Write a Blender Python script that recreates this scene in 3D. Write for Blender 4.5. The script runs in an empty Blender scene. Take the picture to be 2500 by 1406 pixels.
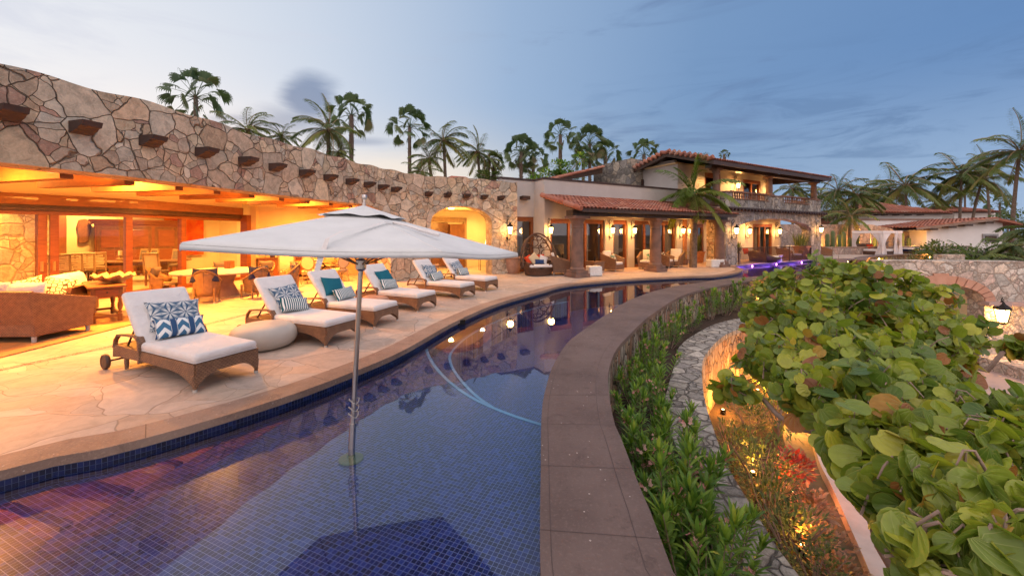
import bpy, bmesh, math, random
from mathutils import Vector, Matrix, Euler
random.seed(7)
S = bpy.context.scene
COL = S.collection
R = math.radians
# ------------------------------------------------------------------ camera
F, HOR, CH = 950.0, 570.0, 1.9           # focal length in photo pixels, eye level row, eye height
cd = bpy.data.cameras.new('camera'); cam = bpy.data.objects.new('camera', cd); COL.objects.link(cam)
cam.location = (0, 0, CH); cam.rotation_euler = (R(90), 0, 0)
cd.sensor_width = 36; cd.lens = 36 * F / 2500; cd.shift_y = -(703 - HOR) / 2500
cd.clip_start = .05; cd.clip_end = 3000
S.camera = cam
S.view_settings.view_transform = 'Standard'; S.view_settings.look = 'None'
S.view_settings.exposure = 0.0; S.view_settings.gamma = 1
S.cycles.use_denoising = True
try: S.cycles.denoiser = 'OPENIMAGEDENOISE'
except Exception: pass
S.cycles.max_bounces = 7; S.cycles.diffuse_bounces = 3; S.cycles.glossy_bounces = 3
S.cycles.transmission_bounces = 3; S.cycles.transparent_max_bounces = 10
S.cycles.sample_clamp_indirect = 3.0; S.cycles.caustics_reflective = False; S.cycles.caustics_refractive = False
S.cycles.use_adaptive_sampling = True; S.cycles.adaptive_threshold = 0.03

# ------------------------------------------------------------------ node helper
class NT:
    def __init__(s, tree): s.t = tree; s.n = tree.nodes; s.l = tree.links
    def node(s, typ, **kw):
        n = s.n.new(typ)
        for k, v in kw.items():
            if k == 'ins':
                for a, b in v.items(): s.set(n.inputs[a], b)
            else: setattr(n, k, v)
        return n
    def set(s, inp, v):
        if isinstance(v, bpy.types.NodeSocket): s.l.new(v, inp)
        elif isinstance(v, (tuple, list)) and len(v) == 3 and inp.type == 'RGBA': inp.default_value = (*v, 1)
        else: inp.default_value = v
    def math(s, op, a, b=0.0, c=0.0, clamp=False):
        n = s.n.new('ShaderNodeMath'); n.operation = op; n.use_clamp = clamp
        for i, v in enumerate((a, b, c)): s.set(n.inputs[i], v)
        return n.outputs[0]
    def vmath(s, op, a, b=(0, 0, 0)):
        n = s.n.new('ShaderNodeVectorMath'); n.operation = op; s.set(n.inputs[0], a); s.set(n.inputs[1], b)
        return n.outputs['Value'] if op in ('DOT_PRODUCT', 'LENGTH', 'DISTANCE') else n.outputs[0]
    def ramp(s, fac, stops, interp='LINEAR'):
        n = s.n.new('ShaderNodeValToRGB'); n.color_ramp.interpolation = interp; s.set(n.inputs[0], fac)
        e = n.color_ramp.elements
        while len(e) > 1: e.remove(e[-1])
        for i, (p, c) in enumerate(stops):
            el = e[0] if i == 0 else e.new(p)
            el.position = p; el.color = (*c, 1) if len(c) == 3 else c
        return n.outputs[0]
    def mix(s, fac, a, b, blend='MIX'):
        n = s.n.new('ShaderNodeMix'); n.data_type = 'RGBA'; n.blend_type = blend
        s.set(n.inputs[0], fac); s.set(n.inputs[6], a); s.set(n.inputs[7], b)
        return n.outputs[2]
    def noise(s, vec, scale, detail=3.0, rough=.5, dist=0.0):
        n = s.node('ShaderNodeTexNoise', ins={'Scale': scale, 'Detail': detail, 'Roughness': rough, 'Distortion': dist})
        if vec is not None: s.l.new(vec, n.inputs['Vector'])
        return n.outputs[0]
    def sep(s, v):
        n = s.n.new('ShaderNodeSeparateXYZ'); s.set(n.inputs[0], v); return n.outputs
    def comb(s, x, y, z):
        n = s.n.new('ShaderNodeCombineXYZ')
        for i, v in enumerate((x, y, z)): s.set(n.inputs[i], v)
        return n.outputs[0]
    def smooth(s, v, a, b):
        n = s.n.new('ShaderNodeMapRange'); n.interpolation_type = 'SMOOTHSTEP'
        s.set(n.inputs[0], v); s.set(n.inputs[1], a); s.set(n.inputs[2], b)
        return n.outputs[0]

# ------------------------------------------------------------------ world: dusk sky
w = bpy.data.worlds.new('World'); S.world = w; w.use_nodes = True
T = NT(w.node_tree); w.node_tree.nodes.clear()
tc = T.node('ShaderNodeTexCoord'); D = tc.outputs['Generated']
D = T.vmath('NORMALIZE', D)
dx, dy, dz = T.sep(D)
tx = T.math('MULTIPLY_ADD', dx, .5, .5)
UP = T.ramp(tx, [(.0, (.82, .83, .87)), (.1, (.82, .84, .89)), (.3, (.58, .66, .79)), (.5, (.32, .45, .66)), (.7, (.18, .31, .54)), (.9, (.12, .245, .50)), (1, (.12, .245, .50))])
HZ = T.ramp(tx, [(.0, (.86, .82, .80)), (.3, (.86, .80, .76)), (.45, (.80, .72, .64)), (.56, (.48, .54, .60)), (.68, (.26, .38, .56)), (.9, (.34, .48, .70)), (1, (.36, .49, .70))])
el = T.smooth(dz, .02, .34)
sky = T.mix(el, HZ, UP)
# cloud veils
sv = T.vmath('MULTIPLY', D, (1.0, 1.0, 5.0))
n1 = T.noise(sv, 2.6, 6, .6, .6)
veil = T.math('MULTIPLY', T.smooth(n1, .50, .74), T.smooth(dz, .0, .08))
cc = T.mix(T.smooth(dx, -.45, .25), (.62, .66, .78), (.12, .19, .37))
sky = T.mix(T.math('MULTIPLY', veil, .65), sky, cc)
n3 = T.noise(T.vmath('MULTIPLY', D, (2.0, 2.0, 11.0)), 2.2, 5, .62, 1.2)
band = T.math('MULTIPLY', T.smooth(n3, .46, .66), T.math('MULTIPLY', T.smooth(dz, .04, .12), T.smooth(dz, .42, .2)))
band = T.math('MULTIPLY', band, T.smooth(dx, .0, .3))
sky = T.mix(T.math('MULTIPLY', band, .5), sky, (.10, .19, .38))
# the dark cloud over the house
nw = T.node('ShaderNodeTexNoise', ins={'Scale': 4.5, 'Detail': 6.0, 'Roughness': .6}); T.l.new(sv, nw.inputs['Vector'])
wob = T.vmath('MULTIPLY', T.vmath('SUBTRACT', nw.outputs[1], (.5, .5, .5)), (.20, .20, .12))
def blob(c, sx, sz, soft):
    cx, cz = (c[0] - 1250) / F, (HOR - c[1]) / F
    gx = T.math('DIVIDE', dx, T.math('MAXIMUM', dy, .05)); gz = T.math('DIVIDE', dz, T.math('MAXIMUM', dy, .05))
    v = T.comb(T.math('MULTIPLY', T.math('SUBTRACT', gx, cx), 1 / sx), 0.0, T.math('MULTIPLY', T.math('SUBTRACT', gz, cz), 1 / sz))
    v = T.vmath('ADD', v, T.vmath('MULTIPLY', wob, (4.5, 0, 5)))
    return T.math('MULTIPLY', T.smooth(T.vmath('LENGTH', v), 1.0, soft), T.smooth(dy, .1, .3))
b1 = blob((750, 238), .105, .085, .35)
b2 = blob((690, 295), .20, .06, .1)
b3 = blob((880, 345), .12, .018, .1)
b4 = blob((560, 290), .1, .02, .1)
bb = T.math('MAXIMUM', T.math('MAXIMUM', b1, T.math('MULTIPLY', b2, .7)), T.math('MAXIMUM', T.math('MULTIPLY', b3, .6), T.math('MULTIPLY', b4, .6)))
sky = T.mix(T.math('MULTIPLY', bb, .86), sky, (.15, .23, .40))
gl = blob((1010, 420), .4, .07, .1)
sky = T.mix(T.math('MULTIPLY', gl, .6), sky, (.95, .82, .70))
# brighter sea-side afterglow behind and above
fill = T.math('ADD', T.math('MULTIPLY', T.smooth(dy, .25, -.6), .45), T.math('MULTIPLY', T.smooth(dz, .55, .95), .30))
warm = T.mix(T.math('MAXIMUM', T.smooth(dy, .15, -.6), T.smooth(dz, .5, .9)), sky, (.86, .74, .72))
sky = T.vmath('MULTIPLY', warm, T.vmath('ADD', (1, 1, 1), T.comb(fill, T.math('MULTIPLY', fill, .96), fill)))
nish = T.node('ShaderNodeTexSky', sky_type='NISHITA', sun_disc=False, sun_elevation=R(3), sun_rotation=R(-40))
sky = T.vmath('ADD', T.vmath('MULTIPLY', sky, (.97, .97, .97)), T.vmath('MULTIPLY', nish.outputs[0], (.02, .02, .02)))
bg = T.node('ShaderNodeBackground', ins={'Strength': 1.0}); T.l.new(sky, bg.inputs[0])
wo = T.node('ShaderNodeOutputWorld'); T.l.new(bg.outputs[0], wo.inputs[0])
# ------------------------------------------------------------------ the last glow of the sun, very soft
sd = bpy.data.lights.new('sun', 'SUN'); sd.energy = .3; sd.angle = R(25); sd.color = (1, .82, .74)
so = bpy.data.objects.new('sun', sd); COL.objects.link(so)
so.rotation_euler = (R(52), 0, R(25))

# ------------------------------------------------------------------ geometry helper
def GP(px, py, z=0.0):
    d = F * (CH - z) / (py - HOR)
    return ((px - 1250) * d / F, d)
def PD(px, py, d): return Vector(((px - 1250) * d / F, d, CH - (py - HOR) * d / F))
def rotz(a): return Matrix.Rotation(a, 4, 'Z')
def TRS(loc=(0, 0, 0), rz=0, rx=0, ry=0, s=1):
    return Matrix.Translation(loc) @ Euler((rx, ry, rz), 'XYZ').to_matrix().to_4x4() @ Matrix.Diagonal((s, s, s, 1)) if not isinstance(s, tuple) else \
        Matrix.Translation(loc) @ Euler((rx, ry, rz), 'XYZ').to_matrix().to_4x4() @ Matrix.Diagonal((*s, 1))
class MB:
    def __init__(s): s.v = []; s.f = []; s.a = []; s.uv = []; s.use_uv = False
    def add(s, vs, fs, M=None, a=None, uv=None):
        o = len(s.v)
        if M is not None: vs = [M @ Vector(v) for v in vs]
        s.v += [tuple(v) for v in vs]
        for f in fs: s.f.append(tuple(i + o for i in f)); s.a.append(random.random() if a is None else a)
        if uv: s.use_uv = True; s.uv += uv
        elif s.use_uv: s.uv += [(0, 0)] * len(vs)
        return s
    def bx(s, x0, x1, y0, y1, z0, z1, M=None, a=None):
        return s.add([(x0, y0, z0), (x1, y0, z0), (x1, y1, z0), (x0, y1, z0), (x0, y0, z1), (x1, y0, z1), (x1, y1, z1), (x0, y1, z1)],
                     [(0, 3, 2, 1), (4, 5, 6, 7), (0, 1, 5, 4), (1, 2, 6, 5), (2, 3, 7, 6), (3, 0, 4, 7)], M, a)
    def box(s, c, d, M=None): return s.bx(c[0] - d[0] / 2, c[0] + d[0] / 2, c[1] - d[1] / 2, c[1] + d[1] / 2, c[2] - d[2] / 2, c[2] + d[2] / 2, M)
    def lathe(s, prof, c=(0, 0, 0), n=20, M=None, sq=False):
        vs = []; fs = []
        for r, z in prof:
            for i in range(n):
                t = 2 * math.pi * (i + .5 * sq) / n; k = 1.4142 if sq and n == 4 else 1
                vs.append((c[0] + r * k * math.cos(t), c[1] + r * k * math.sin(t), c[2] + z))
        m = len(prof)
        for j in range(m - 1):
            for i in range(n): fs.append((j * n + i, j * n + (i + 1) % n, (j + 1) * n + (i + 1) % n, (j + 1) * n + i))
        if prof[0][0] > 1e-4: fs.append(tuple(reversed(range(n))))
        if prof[-1][0] > 1e-4: fs.append(tuple(range((m - 1) * n, m * n)))
        return s.add(vs, fs, M, random.random())
    def tube(s, pts, r, n=6, M=None, closed=False, a=None):
        pts = [Vector(p) for p in pts]; m = len(pts)
        rs = r if isinstance(r, (list, tuple)) else [r] * m
        vs = []; fs = []; up = None
        for j in range(m):
            t = (pts[(j + 1) % m] - pts[j - 1]) if closed else (pts[min(j + 1, m - 1)] - pts[max(j - 1, 0)])
            t.normalize()
            if up is None: up = Vector((0, 0, 1)) if abs(t.z) < .9 else Vector((1, 0, 0))
            x = t.cross(up)
            if x.length < 1e-5: x = t.orthogonal()
            x.normalize(); y = x.cross(t); up = y
            for i in range(n):
                th = 2 * math.pi * i / n
                vs.append(pts[j] + (x * math.cos(th) + y * math.sin(th)) * rs[j])
        for j in range(m if closed else m - 1):
            for i in range(n):
                k = (j + 1) % m
                fs.append((j * n + i, j * n + (i + 1) % n, k * n + (i + 1) % n, k * n + i))
        if not closed: fs += [tuple(reversed(range(n))), tuple(range((m - 1) * n, m * n))]
        return s.add(vs, fs, M, random.random() if a is None else a)
    def prism(s, poly, z0, z1, M=None):
        n = len(poly)
        ar = sum(poly[i][0] * poly[(i + 1) % n][1] - poly[(i + 1) % n][0] * poly[i][1] for i in range(n))
        if ar < 0: poly = poly[::-1]
        vs = [(x, y, z0) for x, y in poly] + [(x, y, z1) for x, y in poly]
        return s.add(vs, [tuple(reversed(range(n))), tuple(range(n, 2 * n))] + [(i, (i + 1) % n, n + (i + 1) % n, n + i) for i in range(n)], M)
    def cushion(s, sx, sy, sz, M=None, n=10, e=.42, pinch=.10, flat=0.0):
        # a stuffed pillow lying in XY, corners drawn out a little
        vs = []; fs = []
        for side in (1, -1):
            for j in range(n + 1):
                for i in range(n + 1):
                    u = -1 + 2 * i / n; v = -1 + 2 * j / n
                    u = math.copysign(abs(u) ** .8, u); v = math.copysign(abs(v) ** .8, v)
                    th = (max(0, 1 - u ** 4) * max(0, 1 - v ** 4)) ** e
                    x = u * (1 - pinch * (1 - v * v)); y = v * (1 - pinch * (1 - u * u))
                    z = th * sz / 2 * side
                    if flat and side < 0: z *= flat
                    vs.append((x * sx / 2, y * sy / 2, z))
        N = (n + 1) ** 2
        for j in range(n):
            for i in range(n):
                a = j * (n + 1) + i
                fs.append((a, a + 1, a + n + 2, a + n + 1)); fs.append((N + a, N + a + n + 1, N + a + n + 2, N + a + 1))
        return s.add(vs, fs, M, .5)
    def pad(s, sx, sy, sz, M=None, r=.05, seg=3):
        # a flat mattress: box with rounded edges
        vs = []; fs = []; rings = []
        prof = [(0, 0)]
        for k in range(seg + 1): t = math.pi / 2 * k / seg; prof.append((r - r * math.cos(t) - r, -r + r * math.sin(t)))
        zs = []
        for k in range(seg + 1): t = math.pi / 2 * k / seg; zs.append((r * (1 - math.sin(t)), r * (1 - math.cos(t))))          # inset, z
        top = [(i, sz - z) for i, z in reversed(zs)]
        full = zs + top; n = 4 * (seg + 1)
        for ins, z in full:
            ring = []
            for q, (cx, cy) in enumerate(((1, 1), (-1, 1), (-1, -1), (1, -1))):
                for k in range(seg + 1):
                    t = math.pi / 2 * (q + k / seg)
                    rr = max(r - ins, .001)
                    vs.append((cx * (sx / 2 - r) + rr * math.cos(t), cy * (sy / 2 - r) + rr * math.sin(t), z))
        m = len(full)
        for j in range(m - 1):
            for i in range(n): fs.append((j * n + i, j * n + (i + 1) % n, (j + 1) * n + (i + 1) % n, (j + 1) * n + i))
        fs += [tuple(reversed(range(n))), tuple(range((m - 1) * n, m * n))]
        return s.add(vs, fs, M, .5)
    def build(s, name, m, parent=None, smooth=None, bevel=0, M=None):
        me = bpy.data.meshes.new(name)
        me.from_pydata(s.v, [], s.f); me.update()
        if s.use_uv:
            uvl = me.uv_layers.new(name='UVMap')
            for lp in me.loops: uvl.data[lp.index].uv = s.uv[lp.vertex_index]
        at = me.attributes.new('rnd', 'FLOAT', 'FACE'); at.data.foreach_set('value', s.a)
        if bevel:
            bm = bmesh.new(); bm.from_mesh(me)
            bmesh.ops.bevel(bm, geom=list(bm.edges), offset=bevel, segments=2, affect='EDGES', profile=.6, clamp_overlap=True)
            bm.to_mesh(me); bm.free()
        if smooth:
            me.shade_smooth(); me.set_sharp_from_angle(angle=R(smooth))
        me.materials.append(m)
        o = bpy.data.objects.new(name, me); COL.objects.link(o)
        if parent: o.parent = parent
        if M is not None: o.matrix_local = M
        return o
def thing(name, label, cat, loc=(0, 0, 0), rz=0, group=None):
    o = bpy.data.objects.new(name, None); COL.objects.link(o); o.empty_display_size = .1
    o.location = loc; o.rotation_euler = (0, 0, rz); o['label'] = label; o['category'] = cat
    if group: o['group'] = group
    return o
def tag(o, label, cat, group=None, kind=None):
    o['label'] = label; o['category'] = cat
    if group: o['group'] = group
    if kind: o['kind'] = kind
    return o
def struct(o, kind='structure'): o['kind'] = kind; return o
def dup(root, loc, rz, label=None, s=None):
    r = root.copy(); COL.objects.link(r); r.location = loc; r.rotation_euler = (0, 0, rz)
    if s is not None: r.scale = (s, s, s) if not isinstance(s, tuple) else s
    if label: r['label'] = label
    for ch in list(root.children):
        c = ch.copy(); COL.objects.link(c); c.parent = r
        for g in ch.children:
            d = g.copy(); COL.objects.link(d); d.parent = c
    return r
def lamp(name, kind, loc, energy, color=(1, .55, .2), parent=None, radius=.05, size=None, rot=None, spot=None, blend=.6):
    l = bpy.data.lights.new(name, kind); l.energy = energy; l.color = color
    if kind == 'AREA': l.shape = 'DISK'; l.size = size or .3
    else: l.shadow_soft_size = radius
    if kind == 'SPOT': l.spot_size = R(spot or 120); l.spot_blend = blend
    o = bpy.data.objects.new(name, l); COL.objects.link(o)
    if parent: o.parent = parent
    o.location = loc
    if rot: o.rotation_euler = rot
    return o
def resample(pts, n):
    pts = [Vector(p) for p in pts]; L = [0]
    for a, b in zip(pts, pts[1:]): L.append(L[-1] + (b - a).length)
    out = []; j = 0
    for i in range(n):
        t = L[-1] * i / (n - 1)
        while j < len(pts) - 2 and L[j + 1] < t: j += 1
        k = (t - L[j]) / max(L[j + 1] - L[j], 1e-9); out.append(pts[j].lerp(pts[j + 1], min(k, 1)))
    return out
def spline(pts, n):
    # Catmull-Rom through plan points, resampled to n
    P = [Vector(p) for p in pts]; P = [P[0] * 2 - P[1]] + P + [P[-1] * 2 - P[-2]]; out = []
    for i in range(1, len(P) - 2):
        p0, p1, p2, p3 = P[i - 1:i + 3]
        for k in range(12):
            t = k / 12
            out.append(.5 * ((2 * p1) + (p2 - p0) * t + (2 * p0 - 5 * p1 + 4 * p2 - p3) * t * t + (3 * p1 - p0 - 3 * p2 + p3) * t ** 3))
    out.append(P[-2]); return resample(out, n)
def offset(pts, d):
    out = []
    for i, p in enumerate(pts):
        t = (pts[min(i + 1, len(pts) - 1)] - pts[max(i - 1, 0)]).normalized()
        out.append(Vector((p[0] - t[1] * d, p[1] + t[0] * d)))
    return out
def ribbon(mb, A, B, z0, z1, close=True):
    # solid between two plan lines of equal count, from z0 to z1
    n = len(A); vs = []
    for a, b in zip(A, B): vs += [(a[0], a[1], z1), (b[0], b[1], z1), (b[0], b[1], z0), (a[0], a[1], z0)]
    fs = []
    for i in range(n - 1):
        for k in range(4): fs.append((4 * i + k, 4 * i + (k + 1) % 4, 4 * i + 4 + (k + 1) % 4, 4 * i + 4 + k))
    fs += [(0, 1, 2, 3), tuple(4 * (n - 1) + k for k in (3, 2, 1, 0))]
    return mb.add(vs, fs)
# ------------------------------------------------------------------ materials
def newmat(name):
    m = bpy.data.materials.new(name); m.use_nodes = True; m.node_tree.nodes.clear(); return m, NT(m.node_tree)
def finish(m, T, bsdf):
    o = T.node('ShaderNodeOutputMaterial'); T.l.new(bsdf, o.inputs[0]); return m
def pbsdf(T, color, rough=.6, metal=0.0, spec=.4, bump=None, bs=.3, bd=.02, emit=None, es=0.0, coat=0.0, sub=None):
    p = T.node('ShaderNodeBsdfPrincipled')
    T.set(p.inputs['Base Color'], color); T.set(p.inputs['Roughness'], rough); T.set(p.inputs['Metallic'], metal)
    p.inputs['Specular IOR Level'].default_value = spec; p.inputs['Coat Weight'].default_value = coat
    if emit: T.set(p.inputs['Emission Color'], emit); p.inputs['Emission Strength'].default_value = es
    if bump is not None:
        b = T.node('ShaderNodeBump', ins={'Strength': bs, 'Distance': bd}); T.l.new(bump, b.inputs['Height']); T.l.new(b.outputs[0], p.inputs['Normal'])
    return p.outputs[0]
def OC(T): return T.node('ShaderNodeTexCoord').outputs['Object']
def plain(name, c, c2=None, rough=.6, scale=3.0, metal=0.0, spec=.4, bump=.15, bd=.01, bscale=None, coat=0.0):
    m, T = newmat(name); co = OC(T)
    n = T.noise(co, scale, 5, .6)
    c2 = c2 or tuple(x * .8 for x in c)
    col = T.mix(T.smooth(n, .35, .65), c, c2)
    nb = T.noise(co, bscale or scale * 12, 3, .6)
    return finish(m, T, pbsdf(T, col, rough, metal, spec, nb, bump, bd, coat=coat))
def wood(name, c, c2, rough=.45, stretch=(1, 1, 1), scale=6.0, coat=.1):
    m, T = newmat(name); co = T.vmath('MULTIPLY', OC(T), stretch)
    n = T.noise(co, scale, 6, .65, .8); n2 = T.noise(co, scale * 7, 3, .6)
    col = T.mix(T.smooth(n, .35, .68), c, c2); col = T.mix(T.math('MULTIPLY', n2, .35), col, tuple(x * .45 for x in c))
    return finish(m, T, pbsdf(T, col, rough, 0, .4, n2, .2, .006, coat=coat))
def stone(name, cols, scale, mortar=(.12, .10, .085), mw=.035, stretch=(1, 1, 1), seed=0, bs=.7, rough=.85, wobble=.35, fine=1.0, dim2=False, mb=1.0, var=1.0, split=.5):
    m, T = newmat(name); co = OC(T)
    co = T.vmath('ADD', co, (seed * 3.1, seed * 1.7, seed * .9))
    nz = T.node('ShaderNodeTexNoise', ins={'Scale': scale * 1.4, 'Detail': 2.0}); T.l.new(co, nz.inputs['Vector'])
    wv = T.vmath('MULTIPLY', T.vmath('SUBTRACT', nz.outputs[1], (.5, .5, .5)), (wobble / scale,) * 3)
    v = T.vmath('MULTIPLY', T.vmath('ADD', co, wv), stretch)
    kw = dict(voronoi_dimensions='2D' if dim2 else '3D')
    vor = T.node('ShaderNodeTexVoronoi', feature='F1', **kw, ins={'Scale': scale, 'Randomness': .95}); T.l.new(v, vor.inputs['Vector'])
    ed = T.node('ShaderNodeTexVoronoi', feature='DISTANCE_TO_EDGE', **kw, ins={'Scale': scale, 'Randomness': .95}); T.l.new(v, ed.inputs['Vector'])
    edo = ed.outputs['Distance']; vc = vor.outputs['Color']
    if split:
        v2 = T.node('ShaderNodeTexVoronoi', feature='F1', **kw, ins={'Scale': scale * 2.1, 'Randomness': .9}); T.l.new(v, v2.inputs['Vector'])
        e2 = T.node('ShaderNodeTexVoronoi', feature='DISTANCE_TO_EDGE', **kw, ins={'Scale': scale * 2.1, 'Randomness': .9}); T.l.new(v, e2.inputs['Vector'])
        cb_ = T.math('GREATER_THAN', T.sep(vc)[2], 1 - split)
        e2s = T.math('ADD', e2.outputs['Distance'], T.math('MULTIPLY', T.math('SUBTRACT', 1.0, cb_), 5.0))
        edo = T.math('MINIMUM', edo, e2s); vc = T.mix(cb_, vc, v2.outputs['Color'])
    rr, rg, rb = T.sep(vc)
    n = len(cols)
    col = T.ramp(rr, [(i / n, c) for i, c in enumerate(cols)], 'CONSTANT')
    col = T.mix(T.math('MULTIPLY', rg, .55), col, T.mix(.5, col, (.5, .46, .42)), 'MULTIPLY') if False else T.vmath('MULTIPLY', col, T.comb(*[T.math('MULTIPLY_ADD', rg, .5 * var, 1 - .25 * var)] * 3))
    f1 = T.noise(co, scale * 3.2, 6, .68, .7); f2 = T.noise(co, scale * 16, 4, .7)
    col = T.vmath('MULTIPLY', col, T.comb(*[T.math('MULTIPLY_ADD', T.smooth(f1, .3, .72), .62 * var, 1 - .38 * var)] * 3))
    col = T.mix(T.math('MULTIPLY', T.smooth(f2, .45, .75), .28 * var), col, tuple(min(1, c * 1.9) for c in cols[0]))
    col = T.mix(T.math('MULTIPLY', T.smooth(f1, .58, .8), .35 * var), col, (.34, .22, .14))
    e = T.smooth(T.math('ADD', edo, T.math('MULTIPLY', T.math('SUBTRACT', f2, .5), mw * .8)), mw * .35, mw * 1.2)
    col = T.mix(e, mortar, col)
    h = T.math('ADD', T.math('MULTIPLY', T.smooth(edo, 0.0, mw * 2.6), mb), T.math('ADD', T.math('MULTIPLY', f2, .16 * fine), T.math('ADD', T.math('MULTIPLY', f1, .35 * fine), T.math('MULTIPLY', rb, .5 * mb))))
    return finish(m, T, pbsdf(T, col, rough, 0, .3, h, bs, .05))
def fabric(name, c, rough=.9, wr=.12, c2=None):
    m, T = newmat(name); co = OC(T)
    n = T.noise(co, 5, 3, .5); col = T.mix(T.smooth(n, .3, .7), c, c2 or tuple(x * .93 for x in c))
    h = T.math('ADD', T.math('ADD', T.noise(co, 5, 4, .55, 1.6), T.math('MULTIPLY', T.noise(T.vmath('MULTIPLY', co, (1, .35, 1)), 16, 3, .5, 1.0), .35)), T.math('MULTIPLY', T.noise(co, 260, 2, .5), .05))
    return finish(m, T, pbsdf(T, col, rough, 0, .2, h, wr * 3, .03))
def wicker(name, c, c2, sc=60.0):
    m, T = newmat(name); co = OC(T); x, y, z = T.sep(co)
    row = T.math('MULTIPLY', z, sc); fr = T.math('FRACT', row)
    al = T.math('MULTIPLY', T.math('ADD', T.math('ADD', x, y), T.math('MULTIPLY', T.math('FLOOR', row), .5 / (sc * .5))), sc * .5)
    a = T.math('PINGPONG', al, .5); b = T.math('PINGPONG', row, .5)
    h = T.math('MULTIPLY', T.math('MULTIPLY', a, 2), T.math('MULTIPLY', b, 2))
    n = T.noise(co, 14, 4, .6); n2 = T.noise(co, 90, 2, .5)
    col = T.mix(T.smooth(n, .3, .7), c, c2); col = T.mix(T.math('MULTIPLY', T.smooth(T.math('ADD', h, T.math('MULTIPLY', n2, .3)), .55, .1), .65), col, tuple(q * .22 for q in c))
    return finish(m, T, pbsdf(T, col, .5, 0, .4, h, .8, .006))
def tiles_roof(name):
    m, T = newmat(name); at = T.node('ShaderNodeAttribute', attribute_name='rnd'); co = OC(T)
    col = T.ramp(at.outputs['Fac'], [(0, (.33, .10, .055)), (.3, (.42, .15, .09)), (.55, (.30, .12, .09)), (.75, (.50, .22, .14)), (.9, (.24, .10, .08)), (1, (.45, .26, .19))])
    n = T.noise(co, 9, 5, .7); col = T.mix(T.math('MULTIPLY', T.smooth(n, .5, .75), .5), col, (.12, .09, .08))
    return finish(m, T, pbsdf(T, col, .8, 0, .3, T.noise(co, 60, 3), .3, .01))
def leafmat(name, stops, rough=.45, trans=.3, veins=False, tcol=None):
    m, T = newmat(name); at = T.node('ShaderNodeAttribute', attribute_name='rnd'); co = OC(T)
    col = T.ramp(at.outputs['Fac'], stops)
    n = T.noise(co, 18, 3, .6); col = T.vmath('MULTIPLY', col, T.comb(*[T.math('MULTIPLY_ADD', n, .6, .7)] * 3))
    bump = None
    if veins:
        uv = T.node('ShaderNodeUVMap').outputs[0]; u, v, _ = T.sep(uv)
        ang = T.math('ARCTAN2', u, T.math('ADD', v, 1.0)); rad = T.vmath('LENGTH', T.comb(u, T.math('ADD', v, 1.0), 0.0))
        vn = T.math('PINGPONG', T.math('MULTIPLY', ang, 2.6), .5)
        ln = T.math('MULTIPLY', T.smooth(T.math('MULTIPLY', vn, rad), .05, .012), T.smooth(rad, 2.0, .9))
        col = T.mix(T.math('MULTIPLY', ln, .55), col, (.42, .45, .16))
        edge = T.smooth(T.vmath('LENGTH', T.comb(u, v, 0.0)), .86, 1.02)
        col = T.mix(T.math('MULTIPLY', edge, .35), col, (.42, .30, .06))
        bump = T.math('ADD', T.math('MULTIPLY', T.math('PINGPONG', T.math('MULTIPLY', ang, 2.6), .5), .6), T.noise(co, 30, 2))
    p = pbsdf(T, col, rough, 0, .45, bump, .5, .01)
    tr = T.node('ShaderNodeBsdfTranslucent'); T.set(tr.inputs[0], T.vmath('MULTIPLY', col, (1.3, 1.5, .6)))
    mx = T.node('ShaderNodeMixShader', ins={0: trans}); T.l.new(p, mx.inputs[1]); T.l.new(tr.outputs[0], mx.inputs[2])
    return finish(m, T, mx.outputs[0])
def emis(name, c, s):
    m, T = newmat(name); e = T.node('ShaderNodeEmission', ins={'Strength': s}); T.set(e.inputs[0], c); return finish(m, T, e.outputs[0])
def schlick(T, r0, pw=5.0, nrm=None):
    ge = T.node('ShaderNodeNewGeometry'); N = nrm if nrm is not None else ge.outputs['Normal']
    c = T.math('ABSOLUTE', T.vmath('DOT_PRODUCT', N, ge.outputs['Incoming']))
    return T.math('MULTIPLY_ADD', T.math('POWER', T.math('SUBTRACT', 1.0, c, clamp=True), pw), 1 - r0, r0, clamp=True)
def glassmat(name, tint=(.95, .95, .95), r0=.03):
    m, T = newmat(name)
    g = T.node('ShaderNodeBsdfGlossy', ins={'Roughness': 0.0}); tr = T.node('ShaderNodeBsdfTransparent'); T.set(tr.inputs[0], tint)
    mx = T.node('ShaderNodeMixShader'); T.l.new(schlick(T, r0), mx.inputs[0]); T.l.new(tr.outputs[0], mx.inputs[1]); T.l.new(g.outputs[0], mx.inputs[2])
    return finish(m, T, mx.outputs[0])
def watermat():
    m, T = newmat('water'); co = OC(T)
    n = T.noise(co, 1.1, 2, .5)
    b = T.node('ShaderNodeBump', ins={'Strength': .10, 'Distance': .010}); T.l.new(n, b.inputs['Height'])
    g = T.node('ShaderNodeBsdfGlossy', ins={'Roughness': .0}); T.l.new(b.outputs[0], g.inputs['Normal'])
    tr = T.node('ShaderNodeBsdfTransparent'); T.set(tr.inputs[0], (.80, .87, .97))
    mx = T.node('ShaderNodeMixShader'); T.l.new(schlick(T, .065, 3.9, b.outputs[0]), mx.inputs[0]); T.l.new(tr.outputs[0], mx.inputs[1]); T.l.new(g.outputs[0], mx.inputs[2])
    return finish(m, T, mx.outputs[0])
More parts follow.
